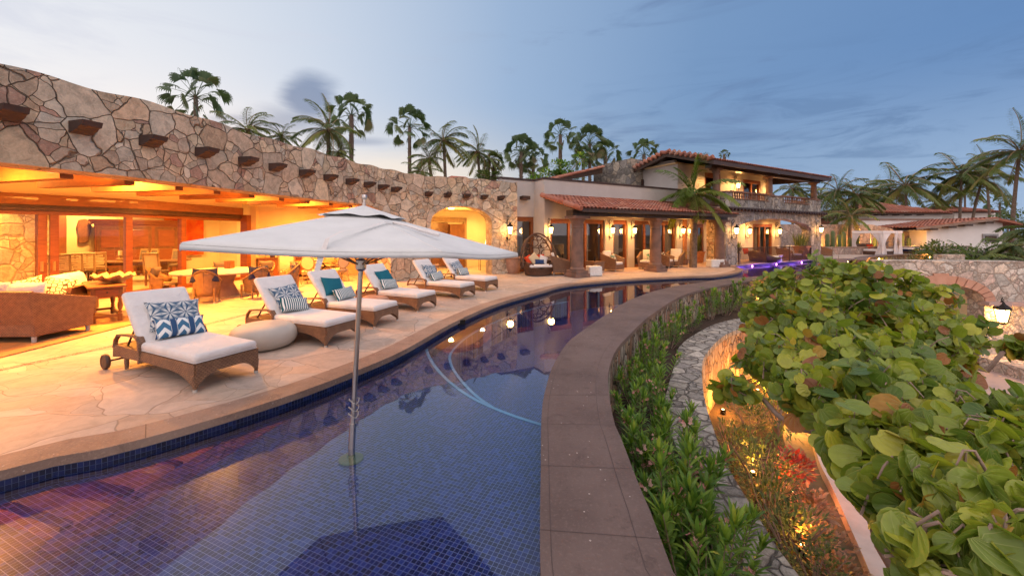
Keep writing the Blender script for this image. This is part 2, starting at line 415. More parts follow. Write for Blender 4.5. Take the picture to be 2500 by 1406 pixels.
def mosaic(name, ang=-22.5, size=.036, vertical=False, dark=1.0):
    m, T = newmat(name); co = OC(T); x, y, z = T.sep(co)
    c, s = math.cos(R(ang)), math.sin(R(ang))
    if vertical:
        u = T.math('ADD', T.math('MULTIPLY', x, .8), y); v = z
    else:
        u = T.math('ADD', T.math('MULTIPLY', x, c), T.math('MULTIPLY', y, s)); v = T.math('ADD', T.math('MULTIPLY', x, -s), T.math('MULTIPLY', y, c))
    u = T.math('DIVIDE', u, size); v = T.math('DIVIDE', v, size)
    a = T.math('PINGPONG', u, .5); b = T.math('PINGPONG', v, .5)
    g = T.smooth(T.math('MINIMUM', a, b), .03, .07)
    wn = T.node('ShaderNodeTexWhiteNoise', noise_dimensions='2D'); T.l.new(T.comb(T.math('FLOOR', u), T.math('FLOOR', v), 0.0), wn.inputs['Vector'])
    big = T.noise(co, 1.1, 3, .6)
    f = T.math('ADD', T.math('MULTIPLY', wn.outputs[0], .75), T.math('MULTIPLY', big, .3))
    col = T.ramp(f, [(0, (.002, .003, .028)), (.35, (.003, .006, .065)), (.6, (.005, .014, .13)), (.8, (.012, .032, .22)), (1, (.05, .09, .31))])
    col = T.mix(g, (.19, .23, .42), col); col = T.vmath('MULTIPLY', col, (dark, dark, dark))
    return finish(m, T, pbsdf(T, col, .3, 0, .5))
def pattern(name, kind):
    m, T = newmat(name); co = OC(T); x, y, z = T.sep(co)
    if kind == 'stripe':
        f = T.math('PINGPONG', T.math('MULTIPLY', x, 25.0), .5); col = T.mix(T.smooth(f, .2, .26), (.82, .82, .80), (.012, .10, .13))
    elif kind == 'shibori':
        s = .19; u = T.math('SUBTRACT', T.math('FRACT', T.math('ADD', T.math('DIVIDE', x, s), .0)), .5); v = T.math('SUBTRACT', T.math('FRACT', T.math('ADD', T.math('DIVIDE', y, s), .5)), .5)
        an = T.math('ARCTAN2', v, u); rd = T.vmath('LENGTH', T.comb(u, v, 0.0))
        st = T.math('ABSOLUTE', T.math('COSINE', T.math('MULTIPLY', an, 4.0)))
        f = T.math('MULTIPLY', T.smooth(st, .25, .9), T.smooth(rd, .02, .10)); ln = T.smooth(T.math('ABSOLUTE', T.math('SINE', T.math('MULTIPLY', an, 4.0))), .12, .0)
        col = T.mix(f, (.04, .10, .19), (.62, .64, .64)); col = T.mix(T.math('MULTIPLY', T.smooth(rd, .30, .62), .8), col, (.06, .13, .22))
        col = T.mix(T.math('MULTIPLY', ln, .8), col, (.75, .75, .73))
    elif kind == 'chevron':
        u = T.math('DIVIDE', x, .21); fu = T.math('FRACT', T.math('ADD', u, .5)); c = T.math('ABSOLUTE', T.math('SUBTRACT', fu, .5))
        zz = T.math('FRACT', T.math('ADD', T.math('DIVIDE', y, .15), T.math('MULTIPLY', c, 1.7)))
        chev = T.mix(T.math('GREATER_THAN', zz, .55), (.06, .17, .30), (.78, .80, .80))
        col = T.mix(T.math('GREATER_THAN', c, .31), chev, (.035, .085, .19)); wl = T.math('MULTIPLY', T.math('GREATER_THAN', c, .325), T.math('LESS_THAN', c, .345))
        col = T.mix(wl, col, (.78, .78, .76))
    elif kind == 'hex':
        v = T.node('ShaderNodeTexVoronoi', feature='DISTANCE_TO_EDGE', ins={'Scale': 14.0, 'Randomness': .6}); T.l.new(co, v.inputs['Vector'])
        col = T.mix(T.smooth(v.outputs['Distance'], .09, .11), (.05, .04, .04), (.75, .68, .52))
    elif kind == 'floral':
        v = T.node('ShaderNodeTexVoronoi', feature='SMOOTH_F1', ins={'Scale': 11.0, 'Smoothness': .3}); T.l.new(co, v.inputs['Vector'])
        col = T.ramp(v.outputs['Distance'], [(0, (.75, .72, .65)), (.28, (.06, .06, .06)), (.38, (.7, .68, .6)), (.52, (.05, .30, .22)), (.62, (.08, .07, .06)), (.8, (.75, .72, .65))], 'CONSTANT')
    elif kind == 'art':
        n = T.noise(co, 2.2, 5, .6, 1.5); col = T.ramp(n, [(0, (.30, .02, .01)), (.4, (.55, .05, .02)), (.6, (.6, .14, .02)), (.75, (.35, .10, .03))])
    h = T.noise(co, 7, 3, .5, .5)
    return finish(m, T, pbsdf(T, col, .9, 0, .2, h, .25, .02))
def capmat(name='brown_cap_stone', a=(.165, .120, .108), b=(.12, .085, .077), dk=(.06, .043, .04)):
    m, T = newmat(name); co = OC(T)
    n1 = T.noise(co, 1.1, 5, .6); n2 = T.noise(co, 7, 5, .7, .6); n3 = T.noise(co, 42, 3, .6)
    col = T.mix(T.smooth(n1, .35, .65), a, b); col = T.mix(T.math('MULTIPLY', T.smooth(n2, .52, .78), .55), col, dk)
    v = T.node('ShaderNodeTexVoronoi', feature='F1', ins={'Scale': 14.0}); T.l.new(co, v.inputs['Vector'])
    sp = T.math('MULTIPLY', T.math('LESS_THAN', v.outputs['Distance'], .10), T.math('GREATER_THAN', T.sep(v.outputs['Color'])[0], .6))
    col = T.mix(T.math('MULTIPLY', sp, .7), col, (.55, .48, .44)); col = T.mix(T.math('MULTIPLY', T.smooth(n3, .5, .8), .4), col, tuple(min(1, q * 1.7) for q in a))
    return finish(m, T, pbsdf(T, col, T.math('MULTIPLY_ADD', n2, .3, .5), 0, .35, T.math('ADD', n3, T.math('MULTIPLY', n2, 1.4)), .35, .012))
TAN = [(.58, .44, .32), (.61, .50, .38), (.52, .40, .29), (.55, .46, .35), (.62, .49, .34), (.48, .38, .29), (.58, .45, .32), (.51, .46, .38), (.56, .40, .27), (.50, .43, .34), (.52, .38, .25), (.40, .25, .19)]
GRY = [(.34, .31, .28), (.42, .39, .35), (.27, .25, .24), (.38, .33, .29), (.31, .30, .30), (.45, .41, .36), (.24, .22, .21)]
CRM = [(.62, .52, .44), (.70, .62, .54), (.55, .45, .38), (.66, .50, .42), (.60, .56, .50), (.72, .60, .48)]
M = {}
M['wall'] = stone('ashlar_rubble_stone', TAN, 2.05, (.17, .125, .09), .009, seed=1, bs=1.1, var=.85)
M['wall2'] = stone('dark_rubble_stone', GRY, 2.0, (.10, .085, .07), .025, stretch=(1, 1, .8), seed=3)
M['wallv'] = stone('upright_rubble_stone', GRY, 2.8, (.14, .12, .10), .03, stretch=(1, 1, .62), seed=5)
M['tow'] = stone('grey_tower_stone', [(.20, .185, .165), (.30, .27, .23), (.15, .14, .135), (.24, .22, .20), (.34, .29, .23)], 1.9, (.16, .145, .125), .03, seed=8)
M['cream'] = stone('cream_round_stone', CRM, 3.0, (.40, .33, .27), .045, seed=4, wobble=.6)
M['bedwall'] = stone('planter_wall_stone', [(.30, .22, .15), (.38, .31, .24), (.20, .14, .10), (.30, .27, .22), (.34, .19, .12)], 4.6, (.06, .045, .035), .04, stretch=(1, 1, .45), seed=6)
M['retain'] = stone('retaining_stone', [(.40, .28, .19), (.46, .36, .27), (.33, .22, .15), (.42, .25, .16)], 3.2, (.10, .06, .04), .03, stretch=(1, 1, .5), seed=9)
M['deck'] = stone('flagstone_paving', [(.50, .39, .31), (.54, .42, .34), (.47, .38, .32), (.53, .39, .30), (.50, .41, .35)], 1.15, (.30, .235, .19), .010, stretch=(.8, 1.15, 1), seed=2, bs=.10, rough=.6, fine=.4, dim2=True, mb=.5, var=.45, wobble=.5)
M['path'] = stone('path_flagstone', [(.36, .335, .30), (.42, .395, .35), (.31, .29, .265), (.38, .34, .29), (.48, .44, .38)], 3.3, (.17, .15, .13), .035, seed=7, bs=.9, rough=.8, dim2=True)
M['cap'] = capmat()
M['coping'] = capmat('tan_coping_stone', (.34, .235, .18), (.25, .165, .125), (.14, .09, .07))
M['cantera'] = plain('cantera_column_stone', (.24, .135, .10), (.16, .10, .08), .8, 3.0, bump=.3, bd=.01)
M['plaster'] = plain('white_plaster', (.50, .47, .45), (.46, .43, .41), .9, 1.2, bump=.1)
M['iplaster'] = plain('cream_plaster', (.80, .68, .46), (.76, .64, .42), .9, 1.2, bump=.08)
M['yplaster'] = plain('ochre_plaster', (.80, .60, .34), (.76, .56, .30), .9, 1.2, bump=.08)
M['wplaster'] = plain('far_white_plaster', (.86, .84, .83), (.82, .80, .79), .9, 1.2, bump=.05)
M['trim'] = plain('dark_brown_trim', (.065, .04, .035), (.045, .03, .027), .7, 4)
M['wood'] = wood('reddish_door_wood', (.26, .085, .028), (.17, .05, .018), .4, (.6, .6, 3.0), 5)
M['dwood'] = wood('dark_stained_wood', (.075, .035, .02), (.035, .018, .012), .5, (1, 1, .4), 7)
M['beam'] = wood('ceiling_beam_wood', (.30, .12, .042), (.22, .085, .03), .55, (1, 1, 3), 4)
M['lwood'] = wood('washed_oak', (.40, .27, .14), (.30, .19, .095), .5, (1, 1, .4), 9)
M['mwood'] = wood('walnut', (.20, .085, .03), (.12, .05, .02), .4, (1, 1, .4), 9)
M['wick'] = wicker('brown_wicker', (.30, .165, .095), (.20, .105, .065), 44)
M['wick2'] = wicker('honey_wicker', (.36, .20, .09), (.24, .13, .055), 40)
M['wickd'] = wicker('dark_wicker', (.15, .075, .045), (.11, .055, .035), 50)
M['white'] = fabric('white_cushion_fabric', (.76, .73, .72), .9, .25)
M['canopy'] = fabric('umbrella_canvas', (.70, .72, .72), .85, .10)
M['bag'] = fabric('crumpled_white_cover', (.78, .77, .76), .6, .5)
M['grey'] = fabric('grey_cushion_fabric', (.16, .13, .12))
M['navy'] = fabric('navy_fabric', (.022, .03, .085))
M['blue'] = fabric('denim_blue_fabric', (.03, .06, .16))
M['teal'] = fabric('teal_fabric', (.015, .14, .20))
M['red'] = fabric('red_orange_fabric', (.62, .07, .025))
M['linen'] = fabric('cream_linen', (.66, .52, .33))
M['curtain'] = fabric('pale_curtain', (.52, .49, .50))
M['pinkw'] = fabric('white_drape', (.90, .85, .85), .9, .1)
for k in ('stripe', 'shibori', 'chevron', 'hex', 'floral', 'art'): M[k] = pattern(k + '_print', k)
M['conc'] = plain('smooth_pale_concrete', (.50, .47, .42), (.44, .41, .37), .7, 2.5, bump=.12)
M['terra'] = plain('pale_terracotta', (.46, .28, .20), (.38, .22, .155), .75, 5, bump=.2)
M['terra2'] = plain('orange_terracotta', (.50, .22, .10), (.40, .17, .08), .75, 5, bump=.2)
M['iron'] = plain('black_iron', (.02, .017, .015), (.03, .024, .02), .5, 8, metal=.6)
M['steel'] = plain('satin_steel', (.58, .53, .50), (.52, .48, .45), .28, 3, metal=1.0, bump=.02)
M['rubber'] = plain('brown_plastic_wheel', (.10, .055, .035), (.07, .04, .03), .5, 8)
M['foot'] = plain('pale_glide', (.55, .52, .48), None, .5, 8)
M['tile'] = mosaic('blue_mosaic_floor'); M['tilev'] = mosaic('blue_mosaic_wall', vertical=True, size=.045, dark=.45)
M['lite'] = plain('light_blue_tile', (.16, .40, .60), (.13, .34, .54), .3, 20)
M['water'] = watermat()
M['glass'] = glassmat('clear_glass', (.96, .95, .93), .02)
M['dglass'] = glassmat('door_glass', (.55, .57, .60), .16)
M['roof'] = tiles_roof('clay_roof_tiles')
M['soil'] = plain('dark_soil', (.07, .045, .03), (.045, .03, .02), .95, 9, bump=.6, bd=.03, bscale=30)
M['ground'] = plain('dry_ground', (.20, .16, .12), (.12, .11, .07), .95, .4, bump=.4, bd=.05, bscale=5)
M['pink'] = plain('pink_paving', (.50, .37, .33), (.44, .32, .29), .75, 1.4, bump=.2)
M['kerb'] = plain('kerb_stone', (.52, .44, .40), (.46, .38, .34), .75, 3)
M['rug'] = plain('woven_rug', (.40, .23, .10), (.32, .18, .08), .95, 3, bump=.4, bscale=120)
M['pebble'] = stone('pebble_inlay', [(.20, .17, .15), (.12, .10, .09), (.42, .36, .30), (.28, .24, .2)], 24, (.45, .38, .30), .10, seed=1, bs=.3, dim2=True)
M['glow'] = emis('lantern_glow', (1, .62, .22), 22); M['glow2'] = emis('recessed_light_glow', (1, .72, .32), 40)
M['shade'] = emis('lampshade_glow', (1, .74, .38), 4.5); M['purple'] = emis('purple_pool_light', (.75, .25, 1), 14)
M['candle'] = plain('ivory_wax', (.80, .70, .48), None, .5, 4)
M['trunk'] = plain('palm_trunk_bark', (.22, .16, .12), (.13, .095, .075), .9, 9, bump=.9, bd=.05, bscale=14)
M['bark'] = plain('pale_branch_bark', (.34, .24, .19), (.26, .18, .14), .85, 9, bump=.5, bd=.01, bscale=40)
M['fan'] = leafmat('fan_palm_leaf', [(0, (.045, .085, .035)), (.6, (.075, .13, .05)), (.85, (.11, .15, .055)), (1, (.17, .14, .07))], .5, .2)
M['coco'] = leafmat('coconut_palm_leaf', [(0, (.06, .10, .035)), (.5, (.12, .17, .045)), (.8, (.19, .22, .055)), (1, (.30, .25, .08))], .5, .25)
M['bpalm'] = leafmat('bright_palm_leaf', [(0, (.08, .14, .025)), (.6, (.15, .22, .04)), (1, (.26, .27, .07))], .45, .3)
M['grape'] = leafmat('sea_grape_leaf', [(0, (.07, .14, .03)), (.3, (.17, .24, .035)), (.6, (.31, .37, .045)), (.78, (.46, .46, .05)), (.88, (.36, .36, .06)), (.93, (.50, .36, .05)), (.96, (.42, .16, .04)), (1, (.26, .10, .05))], .34, .3, veins=True)
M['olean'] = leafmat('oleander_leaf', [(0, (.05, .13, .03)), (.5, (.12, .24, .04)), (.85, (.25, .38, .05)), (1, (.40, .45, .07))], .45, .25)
M['shrub'] = leafmat('shrub_leaf', [(0, (.05, .09, .03)), (.5, (.10, .15, .04)), (1, (.20, .22, .06))], .5, .25)
M['croton'] = leafmat('croton_leaf', [(0, (.25, .02, .015)), (.5, (.42, .05, .03)), (.8, (.30, .10, .05)), (1, (.5, .2, .1))], .45, .25)
M['dry'] = leafmat('dry_leaf', [(0, (.22, .11, .06)), (.5, (.34, .18, .11)), (1, (.42, .28, .18))], .6, .2)
M['yucca'] = leafmat('spiky_leaf', [(0, (.06, .10, .04)), (.6, (.12, .17, .05)), (1, (.22, .24, .08))], .45, .2)
M['flower'] = leafmat('pink_petal', [(0, (.70, .25, .30)), (.6, (.80, .38, .40)), (1, (.85, .55, .52))], .6, .3)
M['cactus'] = plain('cactus_skin', (.10, .15, .06), (.14, .18, .07), .6, 6, bump=.3)
# ------------------------------------------------------------------ ground, deck, pool
ZC = .05
Lp = [(-4.9, .6), (-4.5, 2.0)] + [GP(*p) for p in ((0, 1150), (250, 1096), (450, 1044), (700, 968), (855, 911), (984, 856), (1113, 785), (1216, 741), (1320, 712), (1390, 695), (1538, 682), (1689, 675), (1752, 673.5), (1800, 665), (1814, 657), (1795, 649), (1850, 643), (1940, 637), (2032, 631))]
Rp = [(.145, .4), (.147, 1.2)] + [GP(*p, ZC) for p in ((1320, 1406), (1320, 1150), (1323, 1000), (1335, 938), (1353, 887), (1387, 835), (1433, 800), (1475, 771), (1528, 737), (1592, 712), (1656, 697), (1720, 688), (1768, 681), (1912, 670), (1990, 663.5), (2060, 658.5), (2078, 655.5), (2062, 649), (2040, 643), (2030, 637), (2033, 632.5))]
Ro = [(1.6, .4), (1.15, 1.4)] + [GP(*p, ZC) for p in ((1651, 1406), (1606, 1290), (1560, 1183), (1518, 1073), (1499, 1028), (1486, 954), (1486, 905), (1502, 858), (1534, 820), (1592, 767), (1672, 719), (1752, 699), (1816, 688), (1912, 673.5), (2000, 666.5), (2090, 661.5), (2124, 657.5), (2100, 652), (2080, 645), (2072, 639), (2084, 631))]
NL, NR = 150, 170
# keep the peninsula sharp: spline each
L = spline(Lp, NL); Rin = spline(Rp, NR); Rout = spline(Ro, NR)
# cross pairing of the cap: nearest-by-parameter is fine for both edges
g = MB().bx(-700, 900, -300, 1400, -2.75, -2.6).build('ground', M['ground']); struct(g)
# deck: everything house-side of the pool
Lo = offset(L, .36)
far = [GP(2084, 631.5), GP(2120, 626), GP(2160, 622), GP(2304, 618.5), (60, 38), (110, 45), (110, 95), (-60, 95), (-60, -2), (-7.5, -2), (-5.3, .6)]
deckpoly = [tuple(p) for p in Lo] + far
mb = MB(); mb.prism(deckpoly, -.6, 0); struct(mb.build('deck', M['deck']))
mb = MB(); ribbon(mb, Lo, L, -.075, .004); cp = mb.build('pool_coping', M['coping'], smooth=40); struct(cp)
# tile band below the coping
Lw = offset(L, .03)
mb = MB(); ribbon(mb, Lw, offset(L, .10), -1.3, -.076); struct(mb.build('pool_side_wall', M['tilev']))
# floor levels
A = [tuple(p) for p in offset(L, .12)]; B = [tuple(p) for p in offset(Rin, -.15)]
Z1 = -.24
arc1 = spline([GP(*p, Z1) for p in ((1420, 1062), (1320, 1034), (1230, 1004), (1150, 967), (1090, 922), (1056, 880), (1045, 846), (1062, 815), (1110, 782), (1180, 750), (1260, 728), (1340, 712))], 60)
arc2 = spline([GP(*p, Z1) for p in ((1440, 1038), (1320, 1008), (1240, 975), (1170, 935), (1125, 893), (1103, 858), (1108, 832), (1150, 798), (1220, 765), (1300, 740), (1390, 722))], 60)
poolpoly = A + B[::-1]
# shelf = near part, bounded by arc1; deep part beyond
near = [p for p in A if p[1] < 6.6]; nearB = [p for p in B if p[1] < 4.4]
ext1 = [tuple(p) for p in arc1]
mb = MB(); mb.prism([(-6, -.5), (-6, 12.6)] + [(-1.5, 14.2)] + ext1[::-1][0:60] + [(.8, 3.9), (.9, -.5)], -1.3, Z1)
struct(mb.build('pool_shelf_floor', M['tile']))
ext2 = [tuple(p) for p in arc2]
mb = MB(); mb.prism([(-4, 13.4)] + [(-1.5, 14.4)] + [(.5, 13.4)] + ext2[::-1] + [(.8, 3.6), (-3, 4.4)], -1.3, Z1 - .2)
struct(mb.build('pool_step_floor', M['tile']))
mb = MB(); mb.prism(poolpoly, -1.35, -1.0); struct(mb.build('pool_deep_floor', M['tile']))
mb = MB()
for arc, z in ((arc1, Z1), (arc2, Z1 - .2)):
    ribbon(mb, arc, offset(arc, .05), z + .003, z + .008)
struct(mb.build('pool_step_nosing', M['lite']))
mb = MB(); n0 = len(poolpoly)
mb.add([(x, y, -.13) for x, y in poolpoly], [tuple(reversed(range(n0)))]); wt = mb.build('pool_water', M['water']); struct(wt)
# skimmer slots on the coping face
sk = thing('pool_skimmer', 'dark skimmer slot set in the tiled pool edge by the coping notch', 'skimmer')
mb = MB(); p = GP(1122, 781); mb.bx(-.16, .16, -.03, .05, -.12, -.02, TRS((p[0] - .03, p[1] + .04, 0), R(40))); mb.build('slot', M['iron'], sk)
# shelf underwater fittings
# cap wall
mb = MB(); ribbon(mb, Rin, Rout, ZC - .07, ZC)
cw = thing('infinity_wall', 'curving pool wall with a broad brown stone cap above rubble masonry', 'wall')
capo = mb.build('cap', M['cap'], cw, smooth=40)
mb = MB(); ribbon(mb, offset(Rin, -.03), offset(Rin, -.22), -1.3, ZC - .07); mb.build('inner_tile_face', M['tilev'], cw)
mb = MB(); ribbon(mb, offset(Rin, -.22), offset(Rout, .05), -2.6, ZC - .07); mb.build('rubble_face', M['bedwall'], cw)
# joints of the cap: thin dark grooves
mb = MB()
for i in range(6, NR - 6):
    pass
def groove(mb, a, b, wd=.006, z=ZC + .0015):
    a = Vector(a); b = Vector(b); t = (b - a).normalized(); nn = Vector((-t[1], t[0])) * wd / 2
    mb.add([(a[0] + nn[0], a[1] + nn[1], z), (a[0] - nn[0], a[1] - nn[1], z), (b[0] - nn[0], b[1] - nn[1], z), (b[0] + nn[0], b[1] + nn[1], z)], [(0, 1, 2, 3)])
sI = .0; lastj = 0
for i in range(1, NR - 20):
    sI += (Rin[i] - Rin[i - 1]).length
    if sI > .62: groove(mb, Rin[i].lerp(Rout[i], .09), Rin[i].lerp(Rout[i], .80)); sI = 0
    if i % 3 == 0:
        for q0, q1 in ((0.0, .09), (.80, 1.0)): groove(mb, Rin[i].lerp(Rout[i], q0), Rin[i].lerp(Rout[i], q1), .005)
    for q in (.09, .80): groove(mb, Rin[i - 1].lerp(Rout[i - 1], q), Rin[i].lerp(Rout[i], q), .006)
mb.build('cap_joints', plain('dark_joint', (.10, .07, .065)), cw)
mb = MB(); sI = 0
for i in range(1, NL):
    sI += (L[i] - L[i - 1]).length
    if sI > 1.5: groove(mb, L[i], Lo[i], .007, .0055); sI = 0
j = mb.build('coping_joints', M['mortar'] if 'mortar' in M else plain('coping_joint', (.14, .09, .07)), cp)
# far arm of the curving cap, round the planting beyond
arm = spline([GP(*p, ZC) for p in ((2078, 636), (2096, 628.5), (2148, 623.5), (2208, 621.5), (2304, 619.5))], 40)
aw = thing('planter_wall', 'low dark capped stone wall curving in front of the cabana', 'wall')
mb = MB(); ribbon(mb, arm, offset(arm, -.75), ZC - .02, ZC + .06); mb.build('cap', M['cap'], aw)
mb = MB(); ribbon(mb, offset(arm, -.08), offset(arm, -.66), -2.6, ZC - .02); mb.build('rubble_face', M['bedwall'], aw)
# planting bed and flagged path on the retaining wall
PL = [(1.0, .2), (1.45, 2.0)] + [GP(*p, -.9) for p in ((1720, 1240), (1665, 1120), (1640, 1060), (1624, 985), (1632, 940), (1650, 880), (1656, 850), (1690, 820), (1752, 789), (1829, 773), (1900, 768))]
PR = [(2.35, .2), (2.34, 2.0)] + [GP(*p, -.9) for p in ((1939, 1390), (1901, 1339), (1839, 1242), (1774, 1132), (1742, 1047), (1724, 990), (1716, 945), (1714, 893), (1722, 868), (1748, 836), (1780, 813), (1829, 797), (1900, 788))]
PLs = spline(PL, 90); PRs = spline(PR, 90)
mb = MB(); ribbon(mb, PLs, PRs, -1.02, -.9); struct(mb.build('path', M['path']))
rw = thing('retaining_wall', 'tall curving stone retaining wall lit orange under the flagged path', 'wall')
mb = MB(); ribbon(mb, offset(PRs, .30), offset(PRs, .035), -2.6, -1.02); mb.build('stone_face', M['retain'], rw)
bed = [tuple(p) for p in Rout if p[1] < 17] ; bedB = [tuple(p) for p in PLs]
mb = MB(); mb.prism([(.9, .3)] + [tuple(p) for p in offset(Rout, .1) if p[1] < 17.2] + [(14.5, 17.5), (15, 13)] + [tuple(p) for p in offset(PLs, -.1)][::-1], -1.2, -.96)
struct(mb.build('planting_soil', M['soil']))
# lower garden floor, kerb and pink path
mb = MB(); mb.prism([(1.5, .2), (2.2, 2.5), (2.3, 4), (3.5, 8), (6, 12.5), (10, 14), (10.5, 12), (6.2, 9), (4.2, 5.5), (3.45, 3.4), (3.3, .2)], -2.62, -2.5); struct(mb.build('lower_bed_soil', M['soil']))
kA = spline([GP(*p, -2.45) for p in ((2300, 2100), (2190, 1600), (2125, 1406), (2075, 1290), (2030, 1190), (2000, 1130), (1980, 1060))], 30)
mb = MB(); ribbon(mb, kA, offset(kA, -.28), -2.6, -2.42); struct(mb.build('kerb', M['kerb']))
mb = MB(); mb.prism([tuple(p) for p in offset(kA, -.30)] + [(9, 11), (16, 13), (30, 14), (30, -2), (3.5, -2)], -2.6, -2.5); struct(mb.build('lower_path', M['pink']))

# ------------------------------------------------------------------ the curved stone loggia
LG = thing('stone_loggia', 'long curved rubble stone loggia glowing orange under a deep stone lintel', 'building')
Wl = spline([(-8.75, 1.5), (-8.02, 3.6), (-7.33, 5.57), (-7.05, 6.38), (-6.76, 7.56), (-6.42, 9.38), (-5.74, 12.12), (-5.12, 13.85), (-4.72, 15.3), (-4.2, 16.05), (-3.39, 16.55), (-2.1, 17.3), (-.82, 18.05), (.25, 18.65)], 260)
for _ in range(160):
    Wl[1:205] = [(Wl[i - 1] + Wl[i] * 2 + Wl[i + 1]) / 4 for i in range(1, 205)]
ZT = 4.35
def sAt(x, y):
    return min(range(len(Wl)), key=lambda i: (Wl[i] - Vector((x, y))).length)
iP = sAt(-4.78, 15.1); iA = sAt(-3.42, 16.5); iB = sAt(-.92, 17.98)
def zb(i):
    if i < iP:
        k = (iP - i) / iP; return 2.92 - .45 * max(0, 1 - k * 9) ** 2
    if iA <= i <= iB:
        t = (i - iA) / (iB - iA) * 2 - 1; return 2.38 + .72 * math.sqrt(max(0, 1 - t * t))
    return -.05
Wi = offset(Wl, .65)
def ztop(i): return ZT - .07 * math.sin(i * .13) * .3
mb = MB(); so_ = MB()
for i in range(len(Wl) - 1):
    a, b, c, d = Wl[i], Wl[i + 1], Wi[i + 1], Wi[i]
    # value on the segment: solid between openings starts at index
    z0, z1 = (zb(i), zb(i + 1))
    if (i < iP) != (i + 1 < iP): z1 = z0
    ina = iA <= i <= iB; inb = iA <= i + 1 <= iB
    if ina != inb: z0 = z1 = -.05
    t0, t1 = ztop(i), ztop(i + 1)
    vs = [(a[0], a[1], z0), (b[0], b[1], z1), (c[0], c[1], z1), (d[0], d[1], z0), (a[0], a[1], t0), (b[0], b[1], t1), (c[0], c[1], t1), (d[0], d[1], t0)]
    mb.add(vs, [(0, 1, 5, 4), (2, 3, 7, 6), (4, 5, 6, 7), (0, 3, 2, 1)])
for i, lo, hi in ((iP, -.05, 2.5), (iA, -.05, 2.5), (iB, -.05, 2.5)):
    a, d = Wl[i], Wi[i]; mb.add([(a[0], a[1], lo), (d[0], d[1], lo), (d[0], d[1], hi), (a[0], a[1], hi)], [(0, 1, 2, 3)])
a, d = Wl[-1], Wi[-1]; mb.add([(a[0], a[1], 0), (d[0], d[1], 0), (d[0], d[1], ZT), (a[0], a[1], ZT)], [(0, 1, 2, 3)])
for v in range(len(mb.v)):
    x, y, z = mb.v[v]
    if z > 4: mb.v[v] = (x, y, z + .025 * math.sin(x * 5.1 + y * 3.3))
mb.build('stone_wall', M['wall'], LG)
# corbels (viga ends)
def corbel(i, zc=3.62, px=None):
    p = Wl[i]; t = (Wl[min(i + 1, len(Wl) - 1)] - Wl[i - 1]).normalized(); a = math.atan2(t[1], t[0])
    m = MB(); Mx = TRS((p[0], p[1], zc), a)
    pr = [(0, -.10), (.10, -.10), (.14, -.07), (.22, -.05), (.26, -.01), (.33, .0), (.36, .085), (0, .085)]
    vs = [(-.125, -x, z) for x, z in pr] + [(.125, -x, z) for x, z in pr]; k = len(pr)
    m.add(vs, [tuple(range(k)), tuple(reversed(range(k, 2 * k)))] + [(q, q + k, (q + 1) % k + k, (q + 1) % k) for q in range(k)], Mx)
    m.build('corbel', M['trim'], LG)
def iPx(px):
    return min(range(len(Wl)), key=lambda i: abs(1250 + F * Wl[i][0] / Wl[i][1] - px))
for px in (-185, 5, 195, 360, 487, 590, 668, 738, 799, 850, 893, 929, 962): corbel(iPx(px))
for px in (1043, 1090, 1135, 1178, 1218): corbel(iPx(px), 3.55)
# door line
Dl = spline([(-15.6, 4.5), (-14.2, 7.6), (-12.9, 9.8), (-11.62, 11.95), (-11.4, 13.65), (-11.12, 16.1)], 60)
n_in = [tuple(p) for p in Wi[:iA + 4]]
mb = MB(); mb.prism([(-26, 1)] + n_in + [(-3, 21), (-26, 24)], 3.40, 3.5); mb.build('ceiling', M['yplaster'], LG)
mb = MB(); mb.prism([(-26, 1)] + n_in + [(-3, 24), (-26, 24)], 3.5, 3.85); mb.build('roof_slab', M['wall2'], LG)
# ceiling beams run from the lintel inwards
for q in range(15):
    i = int(8 + q * (iP - 14) / 14)
    p = Wi[i]; t = (Wl[i + 1] - Wl[i - 1]).normalized(); nx, ny = -t[1], t[0]
    if q % 1 == 0:
        a = math.atan2(ny, nx)
        MB().bx(0, 2.35, -.085, .085, 2.84, 3.09, TRS((p[0], p[1], 0), a)).build('ceiling_beam', M['beam'], LG)
# header over the sliding doors
mb = MB(); ribbon(mb, Dl, offset(Dl, .30), 2.66, 2.94); mb.build('header_beam', M['beam'], LG)
mb = MB(); ribbon(mb, offset(Dl, .04), offset(Dl, .28), 2.58, 2.66); ribbon(mb, offset(Dl, -.03), offset(Dl, .26), 2.50, 2.575); mb.build('door_track', M['dwood'], LG)
mb = MB(); ribbon(mb, offset(Dl, .05), offset(Dl, .25), 2.40, 2.497); mb.build('door_head', M['wood'], LG)
mb = MB(); ribbon(mb, offset(Dl, .05), offset(Dl, .25), 2.94, 3.40); mb.build('bulkhead', M['yplaster'], LG)
def dpt(px): return min(range(len(Dl)), key=lambda i: abs(1250 + F * Dl[i][0] / Dl[i][1] - px))
def post(px0, px1, z1=2.4, nm='door_stile'):
    i = dpt((px0 + px1) / 2); p = Dl[i]; t = (Dl[i + 1] - Dl[i - 1]).normalized() if 0 < i < len(Dl) - 1 else Vector((.03, 1)).normalized()
    wv = (px1 - px0) / F * p[1]; a = math.atan2(t[1], t[0]); k = abs(math.sin(a - math.atan2(p[1], p[0])))
    m = MB().bx(-wv * .3 / max(k, .3), wv * .3 / max(k, .3), .0, .16, 0, z1, TRS((p[0], p[1], 0), a)); return m.build(nm, M['wood'], LG, bevel=.01)
for a, b in ((88, 112), (113, 137), (302, 322), (448, 463)): post(a, b)
e0 = Dl[-1]; MB().bx(e0[0] - .05, e0[0] + .22, e0[1] - .1, e0[1] + .16, 0, 2.66).build('door_jamb', M['wood'], LG)
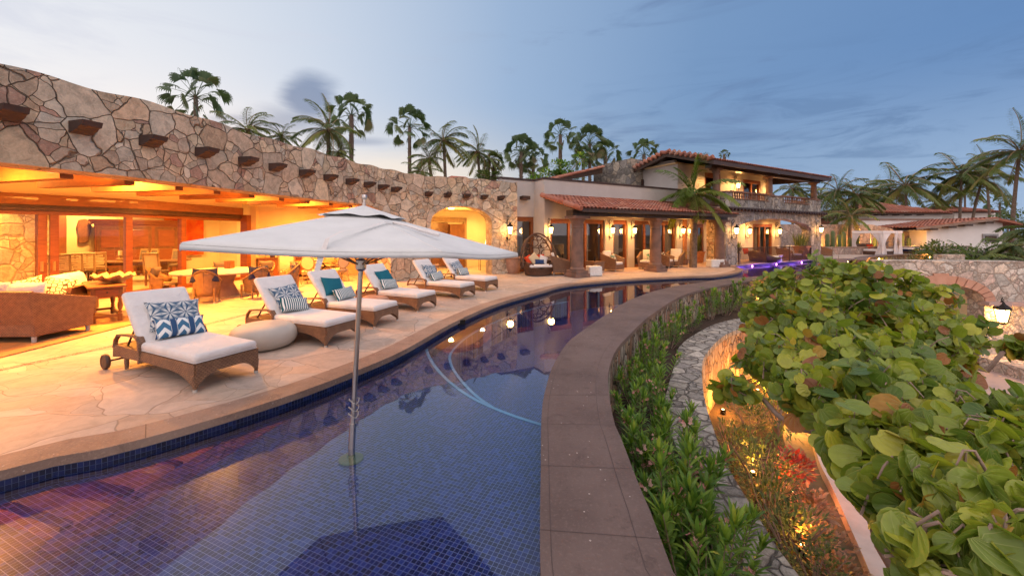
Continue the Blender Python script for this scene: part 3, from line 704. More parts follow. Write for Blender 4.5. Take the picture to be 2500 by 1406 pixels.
for (x0, x1) in ((-.3, 92), (137, 302), (322, 448), (463, 588)):
    i0, i1 = dpt(max(x0, -160)), dpt(x1)
    if i1 > i0 + 1:
        g = MB(); seg = Dl[i0:i1 + 1]; ribbon(g, offset(seg, .10), offset(seg, .108), .12, 2.4); g.build('door_pane', M['glass'], LG)
mb = MB(); ribbon(mb, offset(Dl, .0), offset(Dl, .30), 0, .12); mb.build('door_sill', M['wood'], LG)
for px in (103, 124):
    i = dpt(px); p = Dl[i]; MB().box((p[0] + .05, p[1] - .05, 1.02), (.05, .03, .26)).build('door_pull', M['lwood'], LG)
# rooms
mb = MB(); mb.prism([tuple(p) for p in offset(Dl, .3)] + [(-11.1, 22.5), (-25, 22.5), (-25, 3)], 0, .10); mb.build('room_floor', plain('polished_room_floor', (.62, .48, .33), None, .35, 1), LG)
def wallseg(name, a, b, z0, z1, th, mt, par=LG):
    a = Vector(a); b = Vector(b); t = (b - a).normalized(); nn = Vector((-t[1], t[0])) * th
    return MB().prism([tuple(a), tuple(b), tuple(b + nn), tuple(a + nn)], z0, z1).build(name, mt, par)
wallseg('hearth_wall', (-25, 12.4), (-17.2, 14.4), .1, 3.40, .5, stone('hearth_stone', [(.60, .42, .24), (.68, .52, .32), (.52, .34, .20), (.62, .46, .34)], 1.6, (.42, .28, .16), .03, seed=12), LG)
wallseg('wood_panel', (-17.2, 14.4), (-18.2, 15.9), .1, 3.40, .3, M['wood'])
wallseg('room_wall', (-18.6, 16.2), (-15.2, 20.2), .1, 3.40, .3, M['iplaster'])
wallseg('room_wall', (-15.2, 20.2), (-11.0, 20.2), .1, 3.40, .3, M['iplaster'])
wallseg('room_wall', (-10.95, 22), (-10.95, 16.25), 0, 3.40, .25, M['yplaster'])
wallseg('back_wall', (-10.9, 16.3), (-6.1, 19.4), 0, 3.40, .3, M['yplaster'])
wallseg('back_wall', (-6.1, 19.4), (-4.4, 17.4), 0, 3.40, .3, M['yplaster'])
MB().bx(-.42, .42, -.1, .05, .0, 2.3, TRS((-6.45, 18.85, 0), R(-50))).build('cabinet_door', M['mwood'], LG)
for px, pz in ((745, 1.7), (830, 1.7)): pass
MB().bx(-.95, .95, -.05, .03, 1.35, 2.35, TRS((-8.7, 17.68, 0), R(33))).build('window_frame', M['dwood'], LG)
MB().bx(-.7, .7, -.06, .03, 1.35, 2.35, TRS((-7.15, 18.68, 0), R(33))).build('window_frame', M['dwood'], LG)
# corridor behind the arch
wallseg('corridor_wall', (-4.2, 17.2), (-5.4, 20.8), 0, 3.3, .2, M['iplaster'])
wallseg('corridor_wall', (-5.4, 20.8), (-.6, 23.2), 0, 3.3, .2, M['iplaster'])
wallseg('corridor_wall', (-.55, 23.2), (-.3, 18.9), 0, 3.3, .2, M['iplaster'])
MB().prism([(-4.8, 17.0), (-.1, 19.1), (-.1, 23.6), (-5.8, 21.2)], 3.15, 3.3).build('corridor_ceiling', M['iplaster'], LG)
ca = math.atan2(2.4, 4.8)
for u0, u1, z0, z1 in ((.5, .68, 0, 2.75), (2.9, 3.1, 0, 2.75), (.5, 3.1, 2.55, 2.78)):
    MB().bx(u0, u1, -.14, -.02, z0, z1, TRS((-5.4, 20.8, 0), ca)).build('door_frame', M['lwood'], LG)
MB().bx(.7, 2.0, -.10, -.03, .1, 2.5, TRS((-5.4, 20.8, 0), ca)).build('door_leaf', M['mwood'], LG)
MB().bx(2.0, 2.85, -.5, -.03, .0, 2.4, TRS((-5.4, 20.8, 0), ca)).build('cabinet', M['mwood'], LG)
# downlights of the loggia ceiling (seen mirrored in the pool)
def downlight(x, y, z, e, col=(1, .345, .045), par=LG, sp=172, sz=.10):
    o = MB().lathe([(0.001, 0), (sz, 0), (sz + .03, -.012), (sz + .03, .02)], (x, y, z - .02), 16).build('downlight', M['glow2'], par)
    lamp('downlight_lamp', 'SPOT', (x, y, z - .05), e * 4.9, col, o, .10, rot=(0, 0, 0), spot=sp, blend=.9)
for i, off, e in ((60, 1.15, 620), (95, 1.15, 620), (128, 1.15, 520), (158, 1.1, 420), (185, 1.1, 300)):
    j = int(i * iP / 200); p = Wi[j]; t = (Wl[j + 1] - Wl[j - 1]).normalized(); downlight(p[0] - t[1] * off, p[1] + t[0] * off, 3.39, e)
for x, y, e in ((-10.5, 8.0, 300), (-9.6, 12.4, 300), (-8.4, 15.8, 260), (-12.0, 6.0, 300)): downlight(x, y, 3.39, e)
for x, y, e in ((-14.6, 12.2, 280), (-14.8, 16.0, 300), (-18.0, 10.6, 280), (-17.4, 16.0, 220), (-12.8, 18.2, 220), (-19, 13, 150)): downlight(x, y, 3.39, e, (1, .47, .10))
lamp('corridor_fill', 'POINT', (-2.6, 19.4, 2.4), 230, (1, .42, .07), LG, .25)  # added fill light without a fixture, brightens the corridor ceiling
for x, y, e in ((-3.0, 19.2, 90), (-1.6, 21.2, 90)): downlight(x, y, 3.14, e, (1, .47, .10))
# added glow strips hidden behind the lintel, put in to brighten the ceiling
def fill_strip(a, b, z, e, wd=.12, tilt=0):
    a = Vector(a); b = Vector(b); t = b - a; L_ = t.length; ang = math.atan2(t[1], t[0])
    o = MB().bx(-L_ / 2, L_ / 2, -.03, .03, 0, .012).build('added_glow_strip', M['shade'], LG); o.location = ((a[0] + b[0]) / 2, (a[1] + b[1]) / 2, z); o.rotation_euler = (0, 0, ang)
    l = bpy.data.lights.new('ceiling_fill', 'AREA'); l.shape = 'RECTANGLE'; l.size = L_; l.size_y = wd; l.energy = e; l.color = (1, .34, .04)
    lo = bpy.data.objects.new('ceiling_fill', l); COL.objects.link(lo); lo.parent = o; lo.location = (0, 0, .03); lo.rotation_euler = (R(180 + tilt), 0, 0)
cvp = offset(Dl, .02)
for q0, q1 in ((.12, .28), (.30, .46), (.50, .66), (.70, .86)): fill_strip(offset(Wi, .06)[int(iP * q0)], offset(Wi, .06)[int(iP * q1)], 3.10, 150, .1, -65)
# ------------------------------------------------------------------ inlay strip and rugs on the deck
st = offset(Wl[:iP + 6], -.18)
mb = MB(); ribbon(mb, st, offset(Wl[:iP + 6], -.30), .001, .005); struct(mb.build('pebble_strip', M['pebble']))
rug = MB().prism([(-12.6, 4.6), (-7.75, 4.9), (-7.9, 8.55), (-10.9, 9.6), (-12.6, 9.2)], .004, .02).build('rug', M['rug'])
tag(rug, 'large tan woven rug under the wicker sofas in the loggia', 'rug')

# ------------------------------------------------------------------ pillow
def pillow(label, mt, W, H, th, Mx, nm='throw_pillow', group='throw pillows on the loungers', cat='pillow'):
    o = MB().cushion(W, H, th, n=12).build(nm, mt, smooth=80)
    o.matrix_world = Mx; tag(o, label, cat, group); return o

# ------------------------------------------------------------------ sun lounger, foot end at +x, near side at -y
def make_lounger():
    t = thing('sun_lounger', 'x', 'sun lounger', group='wicker sun loungers along the pool')
    W, L0, L1 = .36, -1.02, 1.02
    # woven side aprons with arched lower edge
    def apron(pts, y0, y1, Mx=None):
        m = MB(); k = len(pts)
        vs = [(x, y0, zt) for x, zb_, zt in pts] + [(x, y1, zt) for x, zb_, zt in pts] + [(x, y0, zb_) for x, zb_, zt in pts] + [(x, y1, zb_) for x, zb_, zt in pts]
        fs = []
        for i in range(k - 1): fs += [(i, i + 1, k + i + 1, k + i), (2 * k + i, 3 * k + i, 3 * k + i + 1, 2 * k + i + 1), (i, 2 * k + i, 2 * k + i + 1, i + 1), (k + i, k + i + 1, 3 * k + i + 1, 3 * k + i)]
        fs += [(0, k, 3 * k, 2 * k), (k - 1, 3 * k - 1, 4 * k - 1, 2 * k - 1)]
        return m.add(vs, fs, Mx)
    def sidepts():
        out = []
        for i in range(25):
            x = L0 + (L1 - L0) * i / 24
            zt = .33 if x > -.72 else .33 + .0 * x
            u = (x - (-.70)) / (.92 - (-.70))
            zb_ = .20 - .04 * math.sin(math.pi * min(max(u, 0), 1)) if u < .62 else .16 + .0
            zb_ = .185 + .015 * math.sin(math.pi * min(max(u, 0), 1))
            if x > .55: zb_ = .19 - .14 * ((x - .55) / (L1 - .55)) ** 1.8
            if x < -.8: zb_ = .19 - .03 * (-.8 - x) / .22; 
            out.append((x, zb_, zt))
        return out
    for y in (-W, W): apron(sidepts(), y - .02, y + .02).build('side_apron', M['wick'], t)
    ep = []
    for i in range(17):
        y = -W + 2 * W * i / 16; u = abs(y) / W
        ep.append((y, .20 - .15 * max(0, (u - .35) / .65) ** 2, .33))
    apron(ep, L1 - .02, L1 + .02, Matrix(((0, 1, 0, 0), (1, 0, 0, 0), (0, 0, 1, 0), (0, 0, 0, 1)))).build('end_apron', M['wick'], t)
    MB().bx(L0, L0 + .04, -W, W, .20, .33).build('head_rail', M['wick'], t)
    MB().bx(L0 + .04, L1 - .02, -W + .02, W - .02, .285, .325).build('slat_bed', M['dwood'], t)
    for y in (-W, W):
        l = MB().lathe([(.032, .19), (.022, .03)], (L1 - .015, y, 0), 10).build('leg', M['wick'], t); MB().lathe([(.024, .0), (.024, .03)], (L1 - .015, y, 0), 10).build('foot_cap', M['foot'], l)
        l = MB().lathe([(.03, .22), (.022, .02)], (L0 + .30, y * .95, 0), 10).build('leg', M['wick'], t)
    # wheels outside the head end
    for y in (-W - .09, W + .05):
        wl = MB().lathe([(.001, -.028), (.055, -.030), (.060, -.018), (.078, -.018), (.085, -.026), (.10, -.024), (.108, 0), (.10, .024), (.085, .026), (.078, .018), (.060, .018), (.001, .026)], (0, 0, 0), 28, TRS((L0 - .02, y, .108), 0, R(90))).build('wheel', M['rubber'], t, smooth=35)
        MB().lathe([(.001, -.038), (.022, -.036), (.026, -.026)], (0, 0, 0), 14, TRS((L0 - .02, y, .108), 0, R(90))).build('hub', M['rubber'], wl)
    MB().tube([(L0 - .02, -W - .08, .108), (L0 - .02, W + .05, .108)], .014).build('axle', M['dwood'], t)
    # arm rests: flat woven band bending down to the side
    for y in (-W - .005, W + .005):
        m = MB(); path = [(L0 + .02, .30), (L0 + .05, .40), (L0 + .13, .475), (L0 + .35, .50), (L0 + .62, .515), (L0 + .72, .495), (L0 + .76, .44), (L0 + .755, .30), (L0 + .74, .17)]
        wd = [.026, .026, .028, .030, .034, .040, .042, .036, .028]; P = [Vector((x, y, z)) for x, z in path]
        vs = []; fs = []
        for i, p in enumerate(P):
            tn = (P[min(i + 1, 8)] - P[max(i - 1, 0)]).normalized(); nn = Vector((-tn.z, 0, tn.x)) * (.015 if i < 5 else .022)
            vs += [p + nn + Vector((0, -wd[i], 0)), p + nn + Vector((0, wd[i], 0)), p - nn + Vector((0, wd[i], 0)), p - nn + Vector((0, -wd[i], 0))]
        for i in range(8):
            for k in range(4): fs.append((4 * i + k, 4 * i + (k + 1) % 4, 4 * i + 4 + (k + 1) % 4, 4 * i + 4 + k))
        fs += [(0, 1, 2, 3), (35, 34, 33, 32)]
        m.add(vs, fs); m.build('armrest', M['wick'], t, smooth=50, bevel=.006)
    # backrest frame and prop
    xb, an = -.28, R(52)
    ux, uz = -math.cos(an), math.sin(an)
    m = MB()
    for y in (-W + .06, W - .06): m.tube([(xb, y, .33), (xb + ux * .78, y, .33 + uz * .78)], .02, 8); m.tube([(xb + ux * .42, y, .33 + uz * .42), (L0 + .18, y, .27)], .014, 6)
    m.tube([(xb + ux * .78, -W + .06, .33 + uz * .78), (xb + ux * .78, W - .06, .33 + uz * .78)], .02, 8)
    for k in range(1, 7): m.tube([(xb + ux * .12 * k, -W + .06, .33 + uz * .12 * k), (xb + ux * .12 * k, W - .06, .33 + uz * .12 * k)], .01, 5)
    m.build('backrest_frame', M['dwood'], t)
    # mattress: seat pad and back pad
    m = MB().pad(1.36, .75, .115, TRS((.345, 0, .33)), .05, 4)
    mt = m.build('seat_cushion', M['white'], t, smooth=60)
    MB().tube([(x, y, .345) for x, y in ((-.30, -.37), (1.0, -.37), (1.02, -.35), (1.02, .35), (1.0, .37), (-.3, .37))], .006, 5).build('piping', M['white'], mt)
    Mb = Matrix.Translation((xb + .02, 0, .37)) @ Matrix.Rotation(math.pi - 0, 4, 'Z') @ Matrix.Rotation(-an, 4, 'Y')
    m = MB().pad(.90, .75, .11, Mb @ Matrix.Translation((.43, 0, -.055)), .05, 4)
    m.build('back_cushion', M['white'], t, smooth=60)
    return t, xb, an
lounge0, XB, AN = make_lounger()
spots = []
for a, b in (((476, 957), (628, 908)), ((795, 848), (872, 818)), ((914, 801), (972, 781)), ((1019, 762), (1060, 749)), ((1124, 731), (1156, 722.5)), ((1185, 712), (1208, 705))):
    A_ = Vector(GP(*a)); B_ = Vector(GP(*b)); rz = math.atan2((B_ - A_)[1], (B_ - A_)[0]) - math.pi / 2
    spots.append((A_, rz))
angs = [-25, -23, -21, -25, -28, -30]
LL = ['wicker sun lounger with a blue chevron lumbar pillow, nearest the camera',
      'wicker sun lounger with starburst and striped pillows just past the large pouf',
      'wicker sun lounger behind the umbrella pole with a teal pillow and striped lumbar pillow',
      'wicker sun lounger with a teal pillow, directly right of the umbrella pole',
      'wicker sun lounger in front of the arch, second from the far end of the row',
      'wicker sun lounger farthest along the row, beside the lit arch']
LO = []
for i, ((a, _), an) in enumerate(zip(spots, angs)):
    rz = R(an); loc = Vector((a[0], a[1], 0)) - rotz(rz) @ Vector((1.005, -.36, 0))
    if i == 0: lounge0.location = loc; lounge0.rotation_euler = (0, 0, rz); lounge0['label'] = LL[0]; o = lounge0
    else: o = dup(lounge0, loc, rz, LL[i])
    LO.append((loc, rz))
def on_lounger(i, x, y, z, tilt, roll=0, yaw=0, k=0):
    # pillow frame: X = across the lounger, Y = up the backrest
    loc, rz = LO[i]
    ex = rotz(rz) @ Vector((0, 1, 0)); b = AN if not tilt else tilt
    ey = rotz(rz) @ Vector((-math.cos(b), 0, math.sin(b))); ez = ex.cross(ey)
    Mx = Matrix((ex, ey, ez)).transposed().to_4x4()
    return Matrix.Translation(loc + rotz(rz) @ Vector((x, y, z))) @ Mx @ Matrix.Rotation(roll, 4, 'Z')
big = [('shibori', 'navy and white starburst pillow leaning on the nearest lounger back'), ('shibori', 'navy starburst pillow on the second lounger, behind the striped one'), ('teal', 'plain teal pillow behind the umbrella pole, on the lounger left of it'), ('teal', 'plain teal pillow on the lounger right of the umbrella pole'), ('shibori', 'starburst pillow on the lounger in front of the arch'), ('shibori', 'starburst pillow on the farthest lounger of the row')]
sml = [('chevron', 'blue lumbar pillow with white chevrons on the nearest lounger'), ('stripe', 'dark teal and white striped lumbar pillow on the second lounger'), ('stripe', 'striped lumbar pillow in front of the teal pillow left of the umbrella pole'), ('stripe', 'striped lumbar pillow in front of the teal pillow right of the umbrella pole'), ('stripe', 'striped lumbar pillow on the lounger in front of the arch'), ('stripe', 'striped lumbar pillow on the farthest lounger of the row')]
for i in range(6):
    W_ = .60 if big[i][0] == 'shibori' else .52
    if i == 0: W_ = .66
    pillow(big[i][1], M[big[i][0]], W_, .46, .15, on_lounger(i, XB - .15, .09 - .05 * (i % 3), .72, R(58 - 3 * (i % 2)), R([-4, 5, -9, 3, -6, 8][i])))
    pillow(sml[i][1], M[sml[i][0]], .58 if i else .62, .28, .16, on_lounger(i, XB + .075 + .02 * (i % 3), .05 - .06 * (i % 2), .575, R(62), R([-3, -8, 4, -5, 7, -2][i])))
# ------------------------------------------------------------------ poufs
def pouf(label, c, r, h, mt, sq=(1, 1)):
    prof = [(.001, 0), (r * .62, 0), (r * .80, h * .07), (r * .95, h * .25), (r, h * .48), (r * .97, h * .70), (r * .86, h * .88), (r * .62, h * .975), (.001, h)]
    P = []
    for i in range(len(prof) - 1):
        for k in range(4): t = k / 4; P.append((prof[i][0] + (prof[i + 1][0] - prof[i][0]) * t, prof[i][1] + (prof[i + 1][1] - prof[i][1]) * t))
    P.append(prof[-1])
    for _ in range(3): P = [P[0]] + [((a[0] + 2 * b[0] + c_[0]) / 4, (a[1] + 2 * b[1] + c_[1]) / 4) for a, b, c_ in zip(P, P[1:], P[2:])] + [P[-1]]
    o = MB().lathe(P, (0, 0, 0), 40).build('stone_pouf', mt, smooth=80); o.location = (c[0], c[1], 0); o.scale = (sq[0], sq[1], 1)
    tag(o, label, 'pouf', 'pebble shaped poufs between the loungers')
c = GP(645, 846); pouf('large smooth pale pebble shaped pouf between the first two loungers', c, .50, .40, M['conc'])
c = GP(922, 752); pouf('low tan pouf half hidden behind the umbrella pole lounger', (c[0], c[1]), .42, .34, M['terra'])
c = GP(1026, 716); pouf('pale round pouf between the fourth and fifth loungers', c, .46, .34, M['conc'])

# ------------------------------------------------------------------ umbrella
ux_, uy_ = -.86 * 0 + (870 - 1250) * (F * 2.02 / (1091 - HOR)) / F, F * 2.02 / (1091 - HOR)
um = thing('pool_umbrella', 'large white market umbrella on a steel pole standing in the pool', 'umbrella', (ux_ - .05, uy_, -.24))
um.rotation_euler = (R(-2.6), R(1.9), R(0))
m = MB().tube([(0, 0, .02), (0, 0, 2.39)], .023, 16); pole = m.build('pole', M['steel'], um, smooth=40)
MB().tube([(0, 0, .02), (0, 0, .34)], .030, 14).build('pole_sleeve', M['steel'], um, smooth=40)
m = MB()
for z in (.42, .48, .55): m.tube([(.045 * math.cos(q), .045 * math.sin(q), z + .02 * math.sin(q * 2)) for q in [k * math.pi / 5 for k in range(10)]], .005, 5, closed=True)
m.build('tie_cord', M['foot'], um)
MB().lathe([(.001, 0), (.11, 0), (.11, .012), (.04, .025), (.035, .05)], (0, 0, .005), 24).build('base_flange', M['cactus'], um, smooth=40)
ZH, RU, ZP = 1.995, 1.54, 2.375
def canopy(r0, r1, z0, z1, seg, rings, droop, wav=0, ph=0, over=0):
    m = MB(); vs = []; fs = []; N = seg * 10
    for j in range(rings + 1):
        t = j / rings
        for i in range(N):
            a = 2 * math.pi * i / N + ph; u = (i % 10) / 10; sag = math.sin(math.pi * u)
            # polygon outline
            k = math.cos(math.pi / seg) / math.cos((u - .5) * 2 * math.pi / seg)
            r = (r0 + (r1 - r0) * t); r = r * (1 - t + t * k * 1.0) if r0 == 0 else r * k
            z = z0 + (z1 - z0) * (t ** .92) - droop * sag * t * (1 - .55 * t) + wav * math.sin(i * .9) * t
            vs.append((r * math.cos(a), r * math.sin(a), z))
    for j in range(rings):
        for i in range(N): fs.append((j * N + i, j * N + (i + 1) % N, (j + 1) * N + (i + 1) % N, (j + 1) * N + i))
    return m.add(vs, fs)
PH = R(10)
seg = 6
cn = canopy(.0, RU, ZP, ZH, seg, 12, .045, 0, PH)
hem = MB(); N = seg * 10
last = cn.v[-N:]
vs = last + [(x * 1.0, y * 1.0, z - .035) for x, y, z in last]
cn.add(vs, [(i, (i + 1) % N, N + (i + 1) % N, N + i) for i in range(N)])
co_ = cn.build('canopy', M['canopy'], um, smooth=25)
for k in range(seg):
    a = PH + 2 * math.pi * k / seg; MB().tube([(RU * t * math.cos(a), RU * t * math.sin(a), ZP + (ZH - ZP) * t ** .92 + .004) for t in [q / 12 for q in range(2, 13)]], .0045, 5).build('canopy_seam', M['white'], um)
sm = co_.modifiers.new('thick', 'SOLIDIFY'); sm.thickness = .006
m = canopy(.0, .42, ZP + .045, ZP - .075, seg, 5, .012, .008, PH); v = m.build('vent_flap', M['canopy'], um, smooth=60)
m = MB().lathe([(.020, 0), (.020, .06), (.014, .065), (.014, .10), (.026, .105), (.030, .125), (.022, .145), (.001, .150)], (0, 0, ZP + .0), 16); m.build('finial', M['steel'], um, smooth=40)
m = MB()
for k in range(seg):
    a = PH + 2 * math.pi * k / seg
    MB().tube([(.03 * math.cos(a), .03 * math.sin(a), ZP - .05), (RU * .985 * math.cos(a), RU * .985 * math.sin(a), ZH - .03)], .010, 6).build('rib', M['lwood'], um)
    MB().tube([(.03 * math.cos(a), .03 * math.sin(a), 1.84), (RU * .5 * math.cos(a), RU * .5 * math.sin(a), (ZP + ZH) / 2 - .04)], .008, 6).build('strut', M['lwood'], um)
MB().lathe([(.027, 1.78), (.05, 1.80), (.05, 1.88), (.027, 1.90)], (0, 0, 0), 14).build('runner', M['steel'], um)
# loose tie strap and pocket on the canopy
def cz(x, y):
    r = math.hypot(x, y); t = r / RU; return ZP + (ZH - ZP) * t ** .92
m = MB(); 
pts = [(.42, -.42), (.38, -.55), (.33, -.72), (.30, -.90), (.27, -1.08), (.25, -1.24)]
vs = []
for i, (x, y) in enumerate(pts):
    z = cz(x, y) + .014 + .012 * math.sin(i * 2.1); wv = .014
    vs += [(x - wv, y, z), (x + wv, y, z + .003)]
vs += [(.225, -1.31, ZH - .06), (.265, -1.31, ZH - .06), (.215, -1.32, ZH - .14), (.25, -1.32, ZH - .14)]
m.add(vs, [(2 * i, 2 * i + 1, 2 * i + 3, 2 * i + 2) for i in range(len(vs) // 2 - 1)])
m.tube([(.42, -.42, cz(.42, -.42) + .015), (.55, -.44, cz(.55, -.44) + .02), (.68, -.50, cz(.68, -.50) + .015), (.80, -.56, cz(.80, -.56) + .02), (.85, -.56, cz(.85, -.56) + .016)], [.012, .012, .016, .02, .018], 5)
m.build('tie_strap', M['white'], um)

# ------------------------------------------------------------------ wicker lounge sofas
def sofa(label, loc, rz, W=1.7, Dp=.9, H=.86, mt='wick', nb=2, arm=.62, pil=()):
    t = thing('wicker_sofa', label, 'sofa', loc, rz, 'wicker sofas in the loggia')
    m = MB()
    m.bx(-W / 2, W / 2, -Dp / 2, Dp / 2, .10, .36)
    m.build('seat_base', M[mt], t, bevel=.02)
    # flared back
    m = MB(); m.add([(-W / 2, -Dp / 2 + .08, .30), (W / 2, -Dp / 2 + .08, .30), (W / 2, -Dp / 2, .30), (-W / 2, -Dp / 2, .30), (-W / 2 - .05, -Dp / 2 - .04, H), (W / 2 + .05, -Dp / 2 - .04, H), (W / 2 + .05, -Dp / 2 - .13, H - .01), (-W / 2 - .05, -Dp / 2 - .13, H - .01)],
        [(0, 1, 2, 3), (4, 7, 6, 5), (0, 4, 5, 1), (1, 5, 6, 2), (2, 6, 7, 3), (3, 7, 4, 0)]); m.build('backrest', M[mt], t, bevel=.015)
    for s in (-1, 1):
        m = MB(); x0, x1 = s * W / 2, s * (W / 2 - .10)
        m.add([(x0, -Dp / 2, .30), (x1, -Dp / 2, .30), (x1, Dp / 2, .30), (x0, Dp / 2, .30), (x0 + s * .05, -Dp / 2 - .06, H - .02), (x1 + s * .02, -Dp / 2, H - .02), (x1 + s * .02, Dp / 2 + .02, arm), (x0 + s * .05, Dp / 2 + .04, arm)],
              [(0, 3, 2, 1), (4, 5, 6, 7), (0, 1, 5, 4), (1, 2, 6, 5), (2, 3, 7, 6), (3, 0, 4, 7)]); m.build('arm', M[mt], t, bevel=.015)
        for y in (-Dp / 2 + .05, Dp / 2 - .05): MB().lathe([(.03, 0), (.035, .12)], (s * (W / 2 - .06), y, 0), 8).build('leg', M['foot'], t)
    wc = (W - .24) / nb
    for k in range(nb):
        x = -(W - .24) / 2 + wc * (k + .5)
        MB().pad(wc - .01, Dp - .16, .15, TRS((x, .06, .36)), .05, 3).build('seat_cushion', M['white'], t, smooth=60)
        MB().cushion(wc - .02, .60, .24, TRS((x, -Dp / 2 + .22, .72), 0, R(76)), 8, pinch=.04).build('back_cushion', M['white'], t, smooth=80)
    return t
def freepil(label, mt, W, H, th, loc, rz, tilt, roll=0, group='throw pillows in the loggia'):
    Mx = Matrix.Translation(loc) @ rotz(rz) @ Matrix.Rotation(tilt, 4, 'X') @ Matrix.Rotation(roll, 4, 'Z')
    return pillow(label, mt, W, H, th, Mx, group=group)
sofa('wicker sofa with its woven back to the pool at the photo edge, nearest the camera', (-9.30, 7.15, .02), R(0), 2.2, .95, .90, 'wick', 3, .64)
sofa('wicker loveseat with white cushions and patterned pillows beside the console table', (-9.95, 8.45, .02), R(118), 1.5, .92, .78, 'wick', 2, .62)
freepil('black and cream honeycomb pillow on the loveseat, beside the white cushions', M['hex'], .50, .46, .17, (-9.72, 7.78, .78), R(30), R(74), R(14))
freepil('black and cream honeycomb pillow at the far end of the loveseat', M['hex'], .48, .44, .17, (-9.30, 7.98, .78), R(42), R(72), R(-12))
# console with drawer and turned legs
ct = thing('console_table', 'dark wooden console table with a drawer and turned legs holding a shell bowl', 'table', (-9.05, 8.62, .02), math.atan2(.92, -1.13))
m = MB().bx(-.80, .80, -.29, .29, .74, .78); m.build('tabletop', M['mwood'], ct, bevel=.008)
m = MB().bx(-.68, .68, -.24, .24, .54, .74); m.build('apron', M['mwood'], ct)
m = MB().bx(-.70, -.68, -.17, .17, .57, .71); d = m.build('drawer', M['wood'], ct, bevel=.006); MB().lathe([(.001, -.02), (.018, -.015), (.01, .01)], (0, 0, 0), 8, TRS((-.705, 0, .64), 0, 0, R(-90))).build('knob', M['iron'], d)
tl = [(.040, 0), (.040, .16), (.025, .17), (.036, .20), (.026, .23), (.040, .30), (.044, .36), (.028, .44), (.036, .46), (.024, .48), (.036, .50), (.04, .54)]
for x in (-.62, .62):
    for y in (-.20, .20): MB().lathe(tl, (x, y, 0), 12).build('leg', M['mwood'], ct, smooth=50)
m = MB()
for y in (-.20, .20): m.bx(-.6, .6, y - .02, y + .02, .10, .15)
for x in (-.62, .62): m.bx(x - .02, x + .02, -.18, .18, .10, .15)
m.build('stretcher', M['mwood'], ct)
# shell bowl
b = MB(); vs = []; fs = []; N = 40
for j in range(7):
    t = j / 6; r = .06 + .36 * t ** .7
    for i in range(N):
        a = 2 * math.pi * i / N; rr = r * (1 + .06 * math.sin(i * 1.9) * t); vs.append((rr * math.cos(a) * 1.25, rr * math.sin(a) * .8, .02 + .15 * t ** 1.4 + .03 * math.sin(a * 9) * t + .015 * math.sin(i * 2.7) * t))
for j in range(6):
    for i in range(N): fs.append((j * N + i, j * N + (i + 1) % N, (j + 1) * N + (i + 1) % N, (j + 1) * N + i))
fs.append(tuple(range(N)))
b.add(vs, fs); bo = b.build('shell_bowl', plain('woven_shell', (.52, .40, .24), (.34, .22, .12), .5, 25, bump=.8, bd=.02, bscale=60)); bo.location = (-8.95, 8.75, .80); bo.rotation_euler = (0, 0, R(120)); tag(bo, 'large golden fluted shell bowl on the console table', 'bowl')
sm = bo.modifiers.new('s', 'SOLIDIFY'); sm.thickness = .02

# ------------------------------------------------------------------ dining tables and chairs
def wchair():
    t = thing('wicker_dining_chair', 'x', 'chair', group='wicker chairs around the oval table')
    m = MB(); vs = []; fs = []; N = 22
    for j in range(6):
        q = j / 5
        for i in range(N + 1):
            a = R(-200 + 220 * i / N)                     # shell wraps the back (-y) and sides
            c_, s_ = math.cos(a), math.sin(a)
            back = max(0, -s_); top = .60 + .30 * back ** 1.3
            z = .20 + (top - .20) * q; fl = 1 + .26 * q
            vs.append((.26 * c_ * fl, .27 * s_ * fl - .02, z))
    for j in range(5):
        for i in range(N): a_ = j * (N + 1) + i; fs.append((a_, a_ + 1, a_ + N + 2, a_ + N + 1))
    m.add(vs, fs); o = m.build('shell', M['wick2'], t, smooth=60); sm = o.modifiers.new('s', 'SOLIDIFY'); sm.thickness = .035
    MB().tube(vs[-(N + 1):], .024, 7).build('rim', M['wick2'], t, smooth=60)
    MB().tube([(0, -.27, .22), (0, -.36, .88)], .02, 6).build('back_stay', M['wick2'], t)
    MB().lathe([(.24, .38), (.26, .40), (.25, .45), (.001, .46)], (0, .02, 0), 20).build('seat', M['linen'], t, smooth=50)
    for x, y in ((-.20, -.20), (.20, -.20), (-.21, .20), (.21, .20)):
        l = MB().lathe([(.020, 0), (.028, .25), (.032, .42)], (0, 0, 0), 8, Matrix.Translation((x * 1.12, y * 1.12, 0))).build('leg', M['wick2'], t); MB().lathe([(.024, 0), (.024, .04)], (x * 1.12, y * 1.12, 0), 8).build('foot_cap', M['foot'], l)
    return t
C1 = Vector((-9.0, 12.0, 0))
ot = thing('oval_table', 'big pale oval outdoor table ringed by wicker chairs', 'table', C1)
m = MB().lathe([(.001, .70), (1.15, .70), (1.20, .72), (1.20, .75), (1.17, .77), (.001, .77)], (0, 0, 0), 48); m.build('tabletop', M['conc'], ot, smooth=40)
MB().lathe([(.48, 0), (.46, .1), (.34, .35), (.44, .70)], (0, 0, 0), 28).build('pedestal', M['terra'], ot, smooth=50)
cent = MB().lathe([(.09, 0), (.10, .02), (.10, .24), (.085, .245), (.085, .05), (.001, .05)], (0, 0, 0), 4, sq=True).build('square_planter', M['mwood']); cent.location = (-9.15, 12.6, .77); tag(cent, 'small square wooden vase on the oval table', 'vase')
ch0 = wchair()
cl = ['honey wicker chair on the near side of the oval table, seen squarely from behind', 'wicker chair left of the oval table, turned side-on next to the console', 'wicker chair at the right front of the oval table', 'wicker chair at the right side of the oval table, partly behind another', 'grey cushioned wicker chair behind the oval table, leftmost of the back three', 'grey cushioned wicker chair behind the square vase on the oval table', 'wicker chair behind the right end of the oval table']
